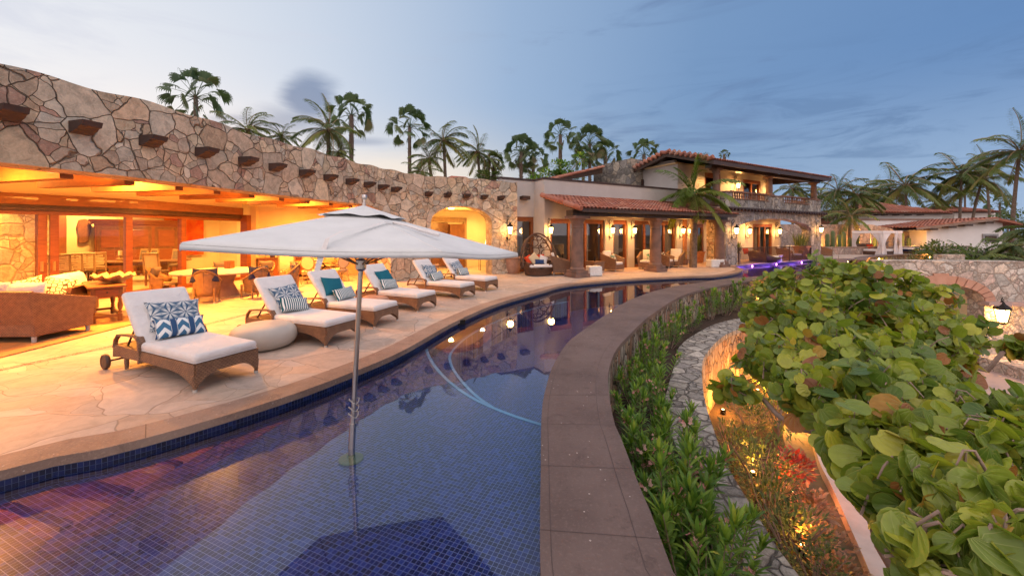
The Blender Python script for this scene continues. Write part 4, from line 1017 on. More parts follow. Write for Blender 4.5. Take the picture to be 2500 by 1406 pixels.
dirs = [(.62, -1.32, 'navy'), (-1.25, -.55, 'grey'), (1.48, -.62, 'navy'), (1.75, .55, 'grey'), (-1.0, 1.45, 'grey'), (.2, 1.75, 'grey'), (1.25, 1.5, 'grey')]
PLb = ['navy pillow on the wicker chair seen from behind', 'charcoal pillow on the chair left of the oval table', 'navy pillow on the right front wicker chair', 'charcoal pillow on the wicker chair right of the oval table', 'grey pillow on the back chair left of the vase', 'grey pillow on the back chair behind the vase', 'grey pillow on the back right chair']
for i, (x, y, pm) in enumerate(dirs):
    p = C1 + Vector((x, y, 0)); rz = math.atan2(-y, -x) - math.pi / 2
    if i == 0: ch0.location = p; ch0.rotation_euler = (0, 0, rz); ch0['label'] = cl[0]
    else: dup(ch0, p, rz, cl[i])
    if i in (0, 2):
        for s in (-.14, .14): freepil(PLb[i] + (', its left one' if s < 0 else ', its right one'), M[pm], .34, .40, .13, p + rotz(rz) @ Vector((s, -.20, .76)), rz + R(s * 60), R(76), R(s * 40), 'pillows on the wicker chairs')
    else: freepil(PLb[i], M[pm], .56, .30, .14, p + rotz(rz) @ Vector((0, -.20, .78)), rz, R(72), 0, 'pillows on the wicker chairs')
def dchair(kind):
    t = thing('upholstered_chair', 'x', 'chair', group='washed oak chairs round the small table')
    MB().pad(.50, .48, .10, TRS((0, 0, .42)), .04, 3).build('seat', M['linen'], t, smooth=50)
    MB().bx(-.25, .25, -.24, .24, .36, .42).build('seat_frame', M['lwood'], t)
    for x, y in ((-.22, .20), (.22, .20)): MB().tube([(x, y, .38), (x, y, .2), (x * 1.0, y + .02, 0)], [.028, .02, .016], 8).build('leg', M['lwood'], t)
    for x in (-.2, .2): MB().tube([(x, -.22, .46), (x, -.24, .25), (x * 1.05, -.33, 0)], [.026, .022, .017], 8).build('leg', M['lwood'], t)
    if kind == 'oval':
        ring = [(.23 * math.cos(a), -.24 - .10 * (math.sin(a) + 1) / 2 * .8, .80 + .27 * math.sin(a)) for a in [2 * math.pi * k / 24 for k in range(24)]]
        MB().tube(ring, .024, 7, closed=True).build('back_frame', M['lwood'], t, smooth=60)
        m = MB(); m.add([(x * .93, y, .80 + (z - .80) * .93) for x, y, z in ring] + [(x * .93, y - .03, .80 + (z - .80) * .93) for x, y, z in ring], [tuple(range(24)), tuple(reversed(range(24, 48)))]); m.build('back_panel', M['linen'], t)
        for x in (-.1, .1): MB().tube([(x * 1.6, -.22, .44), (x, -.24, .56)], .02, 6).build('back_stay', M['lwood'], t)
    else:
        m = MB().pad(.46, .60, .06, TRS((0, -.26, .82), 0, R(98)) @ Matrix.Translation((0, 0, -.03)), .02, 2); m.build('back_panel', M['linen'], t, smooth=50)
        fr = [(-.25, -.22, .46), (-.255, -.28, .95), (-.24, -.31, 1.10), (-.16, -.32, 1.14), (0, -.32, 1.16), (.16, -.32, 1.14), (.24, -.31, 1.10), (.255, -.28, .95), (.25, -.22, .46)]
        MB().tube(fr, .026, 7).build('back_frame', M['lwood'], t, smooth=60)
    for s in (-1, 1): MB().tube([(s * .25, -.26, .70), (s * .28, -.05, .66), (s * .28, .14, .64), (s * .25, .17, .45)], .018, 6).build('arm', M['lwood'], t, smooth=60)
    return t
C2 = Vector((-8.0, 16.0, 0))
rt = thing('round_dining_table', 'round light wood table on dark crossed legs near the back wall', 'table', C2)
MB().lathe([(.001, .73), (.78, .73), (.80, .75), (.79, .77), (.001, .77)], (0, 0, 0), 36).build('tabletop', M['lwood'], rt, smooth=40)
for k in range(4):
    a = R(35 + 90 * k); MB().tube([(.10 * math.cos(a), .10 * math.sin(a), .72), (.30 * math.cos(a), .30 * math.sin(a), .55), (.08 * math.cos(a), .08 * math.sin(a), .32), (.30 * math.cos(a), .30 * math.sin(a), .06), (.50 * math.cos(a), .50 * math.sin(a), .0)], [.04, .045, .05, .04, .03], 7).build('leg', M['dwood'], rt, smooth=60)
sq0 = dchair('square'); ov0 = dchair('oval')
DC = [(sq0, (-.55, -1.25), 'square backed cream upholstered chair at the near side of the round table'), (ov0, (.35, -1.20), 'oval backed chair at the near right of the round table'), (ov0, (1.15, -.55), 'oval backed chair farthest right at the round table'), (ov0, (-.2, 1.25), 'oval backed chair on the far side of the round table')]
seen = set()
for o0, (x, y), lb in DC:
    p = C2 + Vector((x, y, 0)); rz = math.atan2(-y, -x) - math.pi / 2 + (R(55) if o0 is sq0 else R(-10))
    if o0.name in seen: dup(o0, p, rz, lb)
    else: o0.location = p; o0.rotation_euler = (0, 0, rz); o0['label'] = lb; seen.add(o0.name)
bl = MB().lathe([(.03, 0), (.10, .02), (.15, .06), (.14, .06), (.001, .02)], (0, 0, 0), 18).build('white_bowl', M['white']); bl.location = (-8.05, 15.8, .77); tag(bl, 'small white bowl on the round table', 'bowl')
# sideboard with ornaments
sb = thing('sideboard', 'carved wooden sideboard with ornaments against the loggia back wall', 'sideboard', (-9.75, 16.72, 0), R(33))
MB().bx(-1.05, 1.05, -.26, .24, .84, .88).build('top', M['mwood'], sb)
MB().bx(-.98, .98, -.22, .22, .56, .84).build('drawer_case', M['mwood'], sb)
for k in range(3): MB().bx(-.90 + .62 * k, -.34 + .62 * k, -.235, -.22, .60, .80).build('drawer', M['wood'], sb, bevel=.004)
MB().bx(-.98, .98, -.2, .2, .12, .56).build('cabinet_body', M['wood'], sb)
for x in (-.9, .9):
    for y in (-.16, .16): MB().lathe([(.03, 0), (.04, .12)], (x, y, 0), 8).build('leg', M['mwood'], sb)
def onsb(m, mt, x, nm, lb, cat, z=.88): o = m.build(nm, mt, smooth=50); o.location = Vector((-9.75, 16.72, z)) + rotz(R(33)) @ Vector((x, -.02, 0)); tag(o, lb, cat, 'ornaments on the sideboard'); return o
onsb(MB().lathe([(.05, 0), (.05, .01), (.008, .02), (.008, .14), (.001, .14)], n=10).lathe([(.001, .10), (.08, .14), (.115, .215), (.08, .29), (.001, .33)], n=16), M['mwood'], -.72, 'globe', 'small brown globe on a stand at the left end of the sideboard', 'globe')
onsb(MB().bx(-.08, .08, -.04, .04, 0, .12), M['dwood'], -.46, 'small_box', 'small dark box beside the globe on the sideboard', 'box')
onsb(MB().bx(-.06, .06, -.01, .01, 0, .16).bx(-.05, .05, -.03, .03, 0, .01), M['dwood'], -.22, 'picture_frame', 'small dark picture frame in the middle of the sideboard', 'frame')
onsb(MB().bx(-.28, .28, -.12, .12, 0, .18).bx(-.30, .30, -.14, .14, .18, .21), M['wood'], .32, 'wooden_chest', 'reddish wooden chest at the right of the sideboard', 'chest')
cn_ = MB()
cn_.tube([(0, 0, 0), (0, 0, .42)], .012, 6)
for k in range(5):
    a = R(-70 + 35 * k); cn_.tube([(0, 0, .15), (.10 * math.sin(a), 0, .22), (.13 * math.sin(a) * 1.2, 0, .36 + .05 * math.cos(a))], .009, 5)
o = cn_.build('wall_ornament', M['iron']); o.location = (-10.4, 16.55, 1.75); o.rotation_euler = (0, 0, R(33)); tag(o, 'black iron branching ornament on the plaster wall above the sideboard', 'ornament')

# ------------------------------------------------------------------ indoor dining room
it = thing('dining_table', 'long wooden dining table inside behind the glass doors', 'table', (-14.6, 14.6, .10), R(20))
MB().bx(-1.9, 1.9, -.62, .62, .72, .77).build('tabletop', M['mwood'], it, bevel=.01)
MB().bx(-1.5, 1.5, -.4, .4, .62, .72).build('apron', M['mwood'], it)
for x in (-1.2, 1.2): MB().lathe([(.28, 0), (.30, .05), (.12, .12), (.10, .3), (.16, .45), (.2, .62)], (x, 0, 0), 12).build('pedestal', M['mwood'], it, smooth=50)
def ichair(mt, slat):
    t = thing('dining_chair', 'x', 'chair', group='tall dining chairs round the indoor table')
    MB().pad(.48, .46, .08, TRS((0, 0, .44)), .03, 2).build('seat', M['grey'], t, smooth=50)
    for x, y in ((-.21, -.2), (.21, -.2), (-.21, .2), (.21, .2)): MB().bx(x - .025, x + .025, y - .025, y + .025, 0, .44).build('leg', M['mwood'], t)
    MB().bx(-.2, .2, -.02, .02, .16, .20).bx(-.22, -.18, -.18, .18, .16, .2).bx(.18, .22, -.18, .18, .16, .2).build('stretcher', M['mwood'], t)
    fm = M['lwood']
    Mx = TRS((0, -.22, .46), 0, R(8))
    MB().bx(-.25, -.20, -.03, .03, 0, .66, Mx).bx(.20, .25, -.03, .03, 0, .66, Mx).bx(-.25, .25, -.03, .03, .61, .68, Mx).bx(-.2, .2, -.025, .025, .06, .11, Mx).build('back_frame', fm, t)
    if slat:
        m = MB()
        for k in range(6): m.bx(-.19, .19, -.015, .02, .15 + .075 * k, .20 + .075 * k, Mx @ Matrix.Rotation(.05 * (-1) ** k, 4, 'Y'))
        m.build('back_slats', M['linen'], t)
    else: MB().bx(-.19, .19, -.02, .025, .12, .60, Mx).build('back_panel', mt, t)
    return t
ia = ichair(M['linen'], True); ib = ichair(M['grey'], False); ic = ichair(M['linen'], False)
def place(px, dd, rz, o0, lb, first):
    x = (px - 1250) / F * dd; p = Vector((x, dd, .10))
    if first: o0.location = p; o0.rotation_euler = (0, 0, rz); o0['label'] = lb
    else: dup(o0, p, rz, lb)
for k, (px, dd, lb) in enumerate(((152, 12.8, 'slatted dining chair inside, nearest the wide door post'), (182, 13.2, 'slatted dining chair inside, second from the wide door post'), (212, 13.6, 'slatted dining chair inside, third from the wide door post'), (240, 14.0, 'slatted dining chair inside, beside the shell bowl'))): place(px, dd, R(38), ia, lb, k == 0)
for k, (px, dd, lb) in enumerate(((332, 16.6, 'grey backed dining chair inside, left of the pair before the cabinet'), (358, 16.8, 'grey backed dining chair inside, right of the pair before the cabinet'), (412, 16.2, 'grey backed dining chair inside, beneath the red painting'))): place(px, dd, R(160), ib, lb, k == 0)
place(384, 13.6, R(8), ic, 'cream backed dining chair at the head of the indoor table', True)
cdl = thing('hurricane_candle', 'glass hurricane lamp with an ivory candle on the indoor table', 'candle holder', (-14.0, 13.9, .87))
MB().lathe([(.10, 0), (.12, .02), (.07, .06), (.11, .12), (.04, .18), (.03, .22), (.10, .24), (.001, .24)], n=16).build('stem', M['lwood'], cdl, smooth=50)
MB().lathe([(.055, .24), (.055, .42), (.001, .42)], n=14).build('candle', M['candle'], cdl); MB().lathe([(.14, .24), (.15, .55)], n=20).build('glass_shade', M['glass'], cdl)
ar = thing('armoire', 'large carved wooden armoire with cornice inside the dining room', 'cabinet', (-16.75, 17.45, .10), R(50))
MB().bx(-1.35, 1.35, -.3, .3, .12, 2.2).build('body', M['wood'], ar)
MB().bx(-1.45, 1.45, -.38, .32, 2.2, 2.30).bx(-1.52, 1.52, -.44, .34, 2.30, 2.40).build('cornice', M['wood'], ar)
MB().bx(-1.4, 1.4, -.34, .32, 0, .12).build('plinth', M['wood'], ar)
for x in (-.9, 0, .9):
    d = MB().bx(x - .40, x + .40, -.325, -.30, .25, 2.1).build('door', M['mwood'], ar, bevel=.01)
    for z in (.35, 1.2): MB().bx(x - .28, x + .28, -.345, -.325, z, z + .75).build('carved_panel', M['wood'], d, bevel=.02)
pa = MB().bx(-.75, .75, -.03, .0, 0, 1.75).build('painting', M['art']); pa.location = (-16.0, 19.0, .85); pa.rotation_euler = (0, 0, R(50)); tag(pa, 'tall red abstract painting on the cream wall inside', 'painting')
rl = MB(); ot_ = [(-.22, -.55), (-.05, -.62), (.12, -.5), (.2, -.1), (.25, .25), (.22, .5), (.02, .62), (-.2, .55), (-.26, .2), (-.2, -.1)]
rl.add([(x, -.10, z) for x, z in ot_] + [(x, 0, z) for x, z in ot_], [tuple(range(10)), tuple(reversed(range(10, 20)))] + [(i, i + 10, (i + 1) % 10 + 10, (i + 1) % 10) for i in range(10)])
o = rl.build('driftwood_relief', M['mwood'], bevel=.02); o.location = (-18.21, 16.57, 2.0); o.scale = (.85, .5, .85); o.rotation_euler = (0, 0, R(50)); tag(o, 'carved driftwood relief hanging on the cream dining room wall', 'wall ornament')
# cabinet lamp in the corridor
lp = thing('table_lamp', 'glowing cream lampshade on a side table inside the arch', 'lamp', (-1.15, 20.3, 0))
MB().lathe([(.04, .75), (.05, .8), (.03, .9), (.02, 1.35)], n=12).build('stem', M['mwood'], lp)
MB().lathe([(.26, 1.35), (.17, 1.85)], n=24).build('lamp_shade', M['shade'], lp, smooth=50)
lamp('table_lamp_bulb', 'POINT', (0, 0, 1.6), 90, (1, .55, .15), lp, .12)
tb = thing('side_table', 'slim console with open wire legs under the lampshade inside the arch', 'table', (-1.25, 20.3, 0), R(20))
MB().bx(-.5, .5, -.2, .2, .70, .75).build('tabletop', M['mwood'], tb)
for x in (-.45, .45):
    for y in (-.15, .15): MB().tube([(x, y, 0), (x, y, .7)], .015, 6).build('leg', M['iron'], tb)
# ------------------------------------------------------------------ lanterns
def lantern(label, loc, rz, e=45, s=1.0, hang=False):
    t = thing('wall_lantern' if not hang else 'hanging_lantern', label, 'lantern', loc, rz, 'black iron lanterns with glowing amber glass' if not hang else None)
    # local: wall at y=0, lantern stands out to -y
    cy = -.26 if not hang else 0
    m = MB()
    if not hang:
        m.lathe([(.001, 0), (.055, .01), (.045, .02), (.001, .02)], (0, 0, 0), 10, TRS((0, 0, -.32), 0, R(90)))
        m.tube([(0, 0, -.30), (0, -.10, -.42), (0, -.22, -.40), (0, cy, -.24), (0, cy, -.17)], .012, 6)
        m.tube([(0, -.01, .50), (0, -.08, .58), (0, -.16, .54), (0, -.13, .44), (0, -.05, .40), (0, -.01, .30)], .012, 6)
        m.tube([(0, -.01, -.5), (0, -.01, .5)], .014, 6)
    else:
        m.tube([(0, 0, .26), (.02, 0, .34), (0, 0, .40), (-.02, 0, .34), (0, 0, .26)], .008, 5)
    m.build('bracket', M['iron'], t)
    m = MB()
    for q in range(6):
        a = q * math.pi / 3; m.tube([(.075 * math.cos(a), cy + .075 * math.sin(a), -.16), (.125 * math.cos(a), cy + .125 * math.sin(a), .14)], .008, 4)
    for r, z in ((.078, -.16), (.128, .14)): m.tube([(r * math.cos(q * math.pi / 3), cy + r * math.sin(q * math.pi / 3), z) for q in range(6)], .011, 4, closed=True)
    m.lathe([(.03, -.20), (.08, -.17), (.001, -.165)], (0, cy, 0), 6); m.build('cage', M['iron'], t)
    MB().lathe([(.15, .14), (.12, .19), (.05, .25), (.03, .30), (.001, .33)], (0, cy, 0), 6).build('hood', M['iron'], t)
    MB().lathe([(.062, -.14), (.105, .13)], (0, cy, 0), 6).build('lit_glass', M['glow'], t)
    lamp('lantern_lamp', 'POINT', (0, cy - .02 if not hang else 0, -.02), e * 2.4, (1, .42, .09), t, .15)
    t.scale = (s, s, s); return t
RV = R(30); OV = Vector((1.56, 18.7, 0))
def V(u, n, z=0): return OV + rotz(RV) @ Vector((u, n, z))
# lantern on the stone wall end
ip = iPx(1238); p = Wl[ip]; t_ = (Wl[ip + 1] - Wl[ip - 1]).normalized()
lantern('black iron lantern on the stone wall between the arch and the terracotta pot', (p[0], p[1], 2.05), math.atan2(t_[1], t_[0]), 55, 1.15)
# ------------------------------------------------------------------ white wing with tiled porch
WW = thing('white_wing', 'low white plastered wing with a red tiled porch roof on stone columns', 'building', OV, RV)
pl = MB()
for u0, u1 in ((0, .36), (3.9, 4.5), (5.6, 6.1), (9.7, 10.25)): pl.bx(u0, u1, 0, .35, 0, 2.62)
pl.bx(0, 10.25, 0, .35, 2.62, 4.5); pl.bx(0, .3, .35, 1.0, 0, 4.5)
pl.bx(-1.25, 0, .9, 1.2, 2.72, 4.5); pl.bx(-1.9, -1.25, .9, 1.2, 0, 4.5); pl.bx(-3.4, -1.25, 2.2, 2.5, 3.4, 4.5)
pl.bx(9.95, 10.25, .35, 4.0, 0, 4.5)
pl.bx(-4, 10.25, 1.2, 9, 4.2, 4.3)
pl.build('plaster_wall', M['plaster'], WW)
MB().bx(-.03, 10.28, -.04, .3, 4.5, 4.60).bx(-.03, .27, .3, .86, 4.5, 4.60).bx(-1.93, .27, .86, 1.24, 4.5, 4.60).bx(-3.43, -1.22, 2.16, 2.54, 4.5, 4.6).build('parapet_trim', M['trim'], WW)
MB().bx(-.85, -.45, .55, .9, 3.55, 3.72).build('drain_spout', M['dwood'], WW)
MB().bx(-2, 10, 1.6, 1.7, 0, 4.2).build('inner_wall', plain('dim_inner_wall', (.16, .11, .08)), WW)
def gdoor(u0, u1, n, z1, parent, panes, curtains=(), fw=.14):
    m = MB()
    m.bx(u0, u1, n, n + .16, z1 - .22, z1); m.bx(u0, u0 + fw, n, n + .16, 0, z1 - .22); m.bx(u1 - fw, u1, n, n + .16, 0, z1 - .22)
    m.bx(u0 + fw, u1 - fw, n + .02, n + .14, 0, .14)
    w_ = (u1 - u0 - 2 * fw) / panes
    for k in range(1, panes): x = u0 + fw + w_ * k; m.bx(x - .06, x + .06, n + .02, n + .14, .14, z1 - .22)
    f = m.build('door_frame', M['wood'], parent)
    for k in range(panes):
        x = u0 + fw + w_ * k; MB().add([(x + .06, n + .08, .14), (x + w_ - .06, n + .08, .14), (x + w_ - .06, n + .08, z1 - .22), (x + .06, n + .08, z1 - .22)], [(0, 1, 2, 3)]).build('pane', M['dglass'], f)
    for c0, c1 in curtains:
        m = MB(); N = 30; vs = []
        for i in range(N + 1): x = c0 + (c1 - c0) * i / N; vs += [(x, n + .32 + .035 * math.sin(i * 1.7), .05), (x, n + .32 + .035 * math.sin(i * 1.7), z1 - .1)]
        m.add(vs, [(2 * i, 2 * i + 2, 2 * i + 3, 2 * i + 1) for i in range(N)]); m.build('curtain', M['curtain'], f, smooth=80)
gdoor(.36, 3.9, .10, 2.62, WW, 3, ((1.9, 3.1),)); gdoor(4.5, 5.6, .10, 2.62, WW, 1, ((4.6, 5.3),)); gdoor(6.1, 9.7, .10, 2.62, WW, 4, ((9.0, 9.6),)); gdoor(-1.25, -.02, .95, 2.72, WW, 1, ((-1.15, -.45),))
# columns
cprof = [(.32, .30), (.34, .34), (.30, .40), (.27, .44), (.275, .8), (.265, 1.4), (.25, 1.9), (.235, 2.12), (.255, 2.14), (.255, 2.18), (.24, 2.20), (.25, 2.30), (.28, 2.34), (.29, 2.40), (.34, 2.50), (.38, 2.54)]
def column(par, u, n, z0=0, hs=1.0, r=1.0):
    c = MB().bx(u - .40 * r, u + .40 * r, n - .40 * r, n + .40 * r, z0, z0 + .16 * hs).bx(u - .34 * r, u + .34 * r, n - .34 * r, n + .34 * r, z0 + .16 * hs, z0 + .30 * hs).build('column_base', M['cantera'], par, bevel=.015)
    MB().lathe([(a * r, z0 + b * hs) for a, b in cprof], (u, n, 0), 28).build('column', M['cantera'], par, smooth=35)
    MB().bx(u - .40 * r, u + .40 * r, n - .40 * r, n + .40 * r, z0 + 2.54 * hs, z0 + 2.66 * hs).build('capital', M['cantera'], par, bevel=.01)
for u in (.28, 5.3, 10.65): column(WW, u, -2.1)
MB().bx(-.15, 11.1, -2.32, -1.88, 2.66, 2.92).build('porch_beam', M['dwood'], WW)
m = MB()
for k in range(27):
    u = -.05 + k * .425; sl = (3.66 - 2.86) / 2.8
    m.add([(u - .05, -2.78, 2.80), (u + .05, -2.78, 2.80), (u + .05, 0, 2.80 + sl * 2.78), (u - .05, 0, 2.80 + sl * 2.78), (u - .05, -2.78, 2.93), (u + .05, -2.78, 2.93), (u + .05, 0, 2.93 + sl * 2.78), (u - .05, 0, 2.93 + sl * 2.78)], [(0, 3, 2, 1), (4, 5, 6, 7), (0, 1, 5, 4), (1, 2, 6, 5), (2, 3, 7, 6), (3, 0, 4, 7)])
m.build('rafters', M['dwood'], WW)
def tile_roof(P0, U, Vv, nu, nv, sp, inside=None, lift=.0):
    # P0 eave corner; U along the eave; Vv up the slope (unit vectors scaled); barrel tiles
    m = MB(); U = Vector(U); Vv = Vector(Vv); un = U.normalized(); vn = Vv.normalized(); nn = un.cross(vn).normalized()
    if nn.z < 0: nn = -nn
    su = U.length / nu; sv = Vv.length / nv; r = su * .47
    for j in range(nv):
        for i in range(nu):
            c = (i + .5) / nu; v0 = (j) / nv; v1 = (j + 1.12) / nv
            if inside and not inside(c, (j + .5) / nv): continue
            jx = random.uniform(-.006, .006); aa = random.random(); a0 = Vector(P0) + U * c + un * jx + Vv * v0; a1 = Vector(P0) + U * c + un * jx + Vv * min(v1, 1.0)
            vs = []; K = 6; hl = random.uniform(0, .012)
            for q in range(K + 1):
                t = math.pi * q / K
                vs.append(a0 + un * (r * math.cos(t)) + nn * (r * .85 * math.sin(t) + .03 + hl))
            for q in range(K + 1):
                t = math.pi * q / K
                vs.append(a1 + un * (r * .86 * math.cos(t)) + nn * (r * .75 * math.sin(t) + .0 + hl))
            vs += [v + nn * (-.018) for v in vs[:K + 1]]
            fs = [(q, q + 1, K + 2 + q, K + 1 + q) for q in range(K)] + [(q, 2 * K + 2 + q, 2 * K + 3 + q, q + 1) for q in range(K)]
            m.add(vs, fs, None, aa)
    # gutter sheet below
    a = Vector(P0); m.add([a, a + U, a + U + Vv, a + Vv] if not inside else [a, a, a, a], [(0, 1, 2, 3)], None, .9)
    return m
tile_roof((-.12, -2.86, 2.93), (11.35, 0, 0), (0, 2.86, .80), 52, 9, .2).build('porch_tiles', M['roof'], WW, smooth=40)
m = MB()
for k in range(8):
    v = k / 8; y = -2.86 + 2.86 * v; z = 2.93 + .80 * v
    m.lathe([(.10, -.20), (.12, .20)], (0, 0, 0), 10, TRS((-.14, y + .18, z + .06), 0, R(-74)))
m.build('verge_tiles', M['roof'], WW, smooth=50)
MB().bx(-.1, 11.1, -2.0, 0, -.02, .012).build('porch_floor', M['pink'], WW)
lz = 2.05
for u, n, lb in ((.20, 0, 'lantern on the white pier beside the egg chair'), (4.2, 0, 'lantern on the narrow white pier behind the first column, left of the pair'), (5.85, 0, 'lantern on the narrow white pier, right of the pair between the columns'), (9.98, 0, 'lantern on the last white pier of the porch')):
    q = V(u, n, lz); lantern(lb, q, RV, 60)
for u in (2.0, 5.0, 8.0): 
    pass
# passage end
PS = thing('passage_wall', 'orange lit stone and plaster passage wall at the end of the porch', 'wall', V(0, 0), RV)
MB().bx(10.45, 10.75, .05, .39, 0, 3.2).build('brick_post', M['terra2'], PS)
MB().bx(10.26, 11.7, -.06, .39, 3.2, 3.3).build('lintel', M['dwood'], PS)
lantern('small bright lantern deep in the passage behind the porch end', V(11.25, .4, 2.05), RV, 40, .8)

# ------------------------------------------------------------------ two storey stone villa
SV = thing('stone_villa', 'two storey stone villa with an arched gallery, balcony and red tiled roof', 'building', OV, RV)
U0, U1, N0, N1 = 11.5, 23.4, -1.95, -1.35
def archwall(m, u0, u1, a0, a1, n0, n1, z0, z1, zs, zt, steps=26):
    us = [u0, a0] + [a0 + (a1 - a0) * i / steps for i in range(1, steps)] + [a1, u1]
    def zz(u): t = (u - a0) / (a1 - a0) * 2 - 1; return zs + (zt - zs) * math.sqrt(max(0, 1 - t * t * .98)) if True else 0
    m.bx(u0, a0, n0, n1, z0, z1); m.bx(a1, u1, n0, n1, z0, z1)
    for i in range(steps):
        ua = a0 + (a1 - a0) * i / steps; ub = a0 + (a1 - a0) * (i + 1) / steps; za, zb_ = zz(ua), zz(ub)
        m.add([(ua, n0, za), (ub, n0, zb_), (ub, n1, zb_), (ua, n1, za), (ua, n0, z1), (ub, n0, z1), (ub, n1, z1), (ua, n1, z1)], [(0, 3, 2, 1), (4, 5, 6, 7), (0, 1, 5, 4), (2, 3, 7, 6)])
m = MB(); archwall(m, U0, U1, 12.7, 21.9, N0, N1, -.1, 3.4, 2.1, 2.86); m.build('arcade_wall', M['wallv'], SV)
m = MB(); m.bx(U0, U1, N0 + .02, N0 + .42, 3.4, 3.95)
for a, b in ((U0, 12.2), (16.2, 18.2), (21.6, U1)): m.bx(a, b, N0 + .02, N0 + .42, 3.95, 4.32)
m.bx(U1 - .4, U1 - .02, N0 + .42, 2.5, 3.4, 4.32); m.bx(U0, U0 + .4, N0 + .42, .5, 3.4, 4.32)
m.build('parapet', M['wallv'], SV)
m = MB()
for a, b in ((12.2, 16.2), (18.2, 21.6)): m.bx(a, b, N0 - .04, N0 + .48, 3.95, 4.0); m.bx(a, b, N0 + .10, N0 + .36, 4.38, 4.46)
for a, b in ((U0, 12.2), (16.2, 18.2), (21.6, U1)): m.bx(a, b, N0 - .04, N0 + .48, 4.32, 4.38)
m.build('coping', M['cantera'], SV)
for a, b in ((12.2, 16.2), (18.2, 21.6)):
    k = int((b - a) / .24); m = MB()
    for i in range(k): m.lathe([(.05, 0), (.03, .06), (.06, .15), (.03, .27), (.045, .36), (.05, .38)], (a + (i + .5) * (b - a) / k, N0 + .22, 4.0), 8)
    m.build('balusters', M['cantera'], SV, smooth=50)
m = MB().bx(U0 - .1, U1 + .12, N0 - .32, N0, 3.36, 3.44)
for k in range(34): u = U0 + .1 + k * .36; m.bx(u, u + .13, N0 - .34, N0, 3.24, 3.36)
m.build('corbel_band', M['dwood'], SV)
MB().bx(U0, U1 - .02, N1, 6, 3.2, 3.4).build('gallery_ceiling', M['yplaster'], SV)
MB().bx(U0, U1 + .1, -2.0, 6, -.02, .02).build('gallery_floor', M['pink'], SV)
MB().bx(U0, U0 + .45, N1, -.75, 0, 3.2).build('side_pier', stone('warm_pier', TAN, 2.6, (.2, .13, .08), .03, seed=15), SV)
MB().bx(10.25, 11.72, .4, .7, 0, 3.2).bx(11.72, 12.95, .4, .7, 2.5, 3.2).bx(12.95, 18.74, .4, .7, 0, 3.2).bx(18.74, 21.4, .4, .7, 2.6, 3.2).bx(21.4, 22.6, .4, .7, 0, 3.2).bx(22.3, 22.6, .7, 4, 0, 3.2).build('gallery_wall', M['plaster'], SV)
gdoor(18.74, 21.4, .42, 2.6, SV, 3, ((19.6, 20.4),))
gdoor(11.72, 12.95, .42, 2.5, SV, 2)
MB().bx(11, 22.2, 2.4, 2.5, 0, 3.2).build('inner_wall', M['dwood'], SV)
# upper floor
m = MB(); m.bx(10.2, 12.9, .3, .55, 4.0, 6.3).bx(12.9, 14.6, .3, .55, 5.9, 6.3).bx(14.6, 17.3, .3, .55, 4.0, 6.3).bx(17.3, 19.6, .3, .55, 5.75, 6.3).bx(19.6, 21.0, .3, .55, 4.0, 6.3).bx(10.2, 10.45, .55, 3.0, 4.0, 6.5).bx(20.75, 21.0, .55, 3.0, 4.0, 6.3)
m.build('upper_wall', M['plaster'], SV)
MB().bx(10.45, 23.3, -1.6, .3, 3.4, 3.5).build('balcony_floor', M['pink'], SV)
m2 = lambda u0, u1, z0, z1: None
f = MB().bx(17.3, 17.45, .32, .5, 3.5, 5.75).bx(19.45, 19.6, .32, .5, 3.5, 5.75).bx(17.45, 19.45, .32, .5, 5.5, 5.75).bx(18.38, 18.52, .34, .48, 3.5, 5.5).build('balcony_door', M['wood'], SV)
MB().add([(17.45, .42, 3.5), (19.45, .42, 3.5), (19.45, .42, 5.5), (17.45, .42, 5.5)], [(0, 1, 2, 3)]).build('pane', M['dglass'], f)
f = MB().bx(12.9, 13.05, .32, .5, 3.5, 5.9).bx(14.45, 14.6, .32, .5, 3.5, 5.9).bx(13.05, 14.45, .32, .5, 5.6, 5.9).build('balcony_door', M['wood'], SV)
MB().add([(13.05, .42, 3.5), (14.45, .42, 3.5), (14.45, .42, 5.6), (13.05, .42, 5.6)], [(0, 1, 2, 3)]).build('pane', M['dglass'], f)
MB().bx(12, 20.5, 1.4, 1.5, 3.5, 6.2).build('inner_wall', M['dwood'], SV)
for u in (10.95, 16.75, 22.85): 
    column(SV, u, -1.72, 4.30 if u > 11 else 3.5, .50 if u > 11 else .82, .68)
MB().bx(10.2, 23.4, -1.92, -1.52, 5.63, 5.82).build('porch_beam', M['dwood'], SV)
m = MB()
for k in range(32):
    u = 9.4 + k * .44; m.add([(u - .05, -2.55, 5.72), (u + .05, -2.55, 5.72), (u + .05, .5, 6.60), (u - .05, .5, 6.60), (u - .05, -2.55, 5.88), (u + .05, -2.55, 5.88), (u + .05, .5, 6.76), (u - .05, .5, 6.76)], [(0, 3, 2, 1), (4, 5, 6, 7), (0, 1, 5, 4), (1, 2, 6, 5), (2, 3, 7, 6), (3, 0, 4, 7)])
m.build('rafters', M['dwood'], SV)
tile_roof((9.3, -2.62, 5.88), (14.1, 0, 0), (0, 3.1, .95), 62, 10, .2).build('front_roof', M['roof'], SV, smooth=40)
tile_roof((23.4, 3.4, 6.1), (-14.1, 0, 0), (0, -2.92, .73), 62, 8, .2).build('rear_roof', M['roof'], SV, smooth=40)
m = MB()
for (y0, z0, y1, z1) in ((-2.62, 5.86, .48, 6.81), (3.4, 6.08, .48, 6.81)):
    m.add([(9.3, y0, z0 - .22), (9.3, y1, z1 - .22), (9.42, y1, z1 - .22), (9.42, y0, z0 - .22), (9.3, y0, z0), (9.3, y1, z1), (9.42, y1, z1), (9.42, y0, z0)], [(0, 1, 2, 3), (4, 7, 6, 5), (0, 4, 5, 1), (2, 6, 7, 3), (0, 3, 7, 4)])
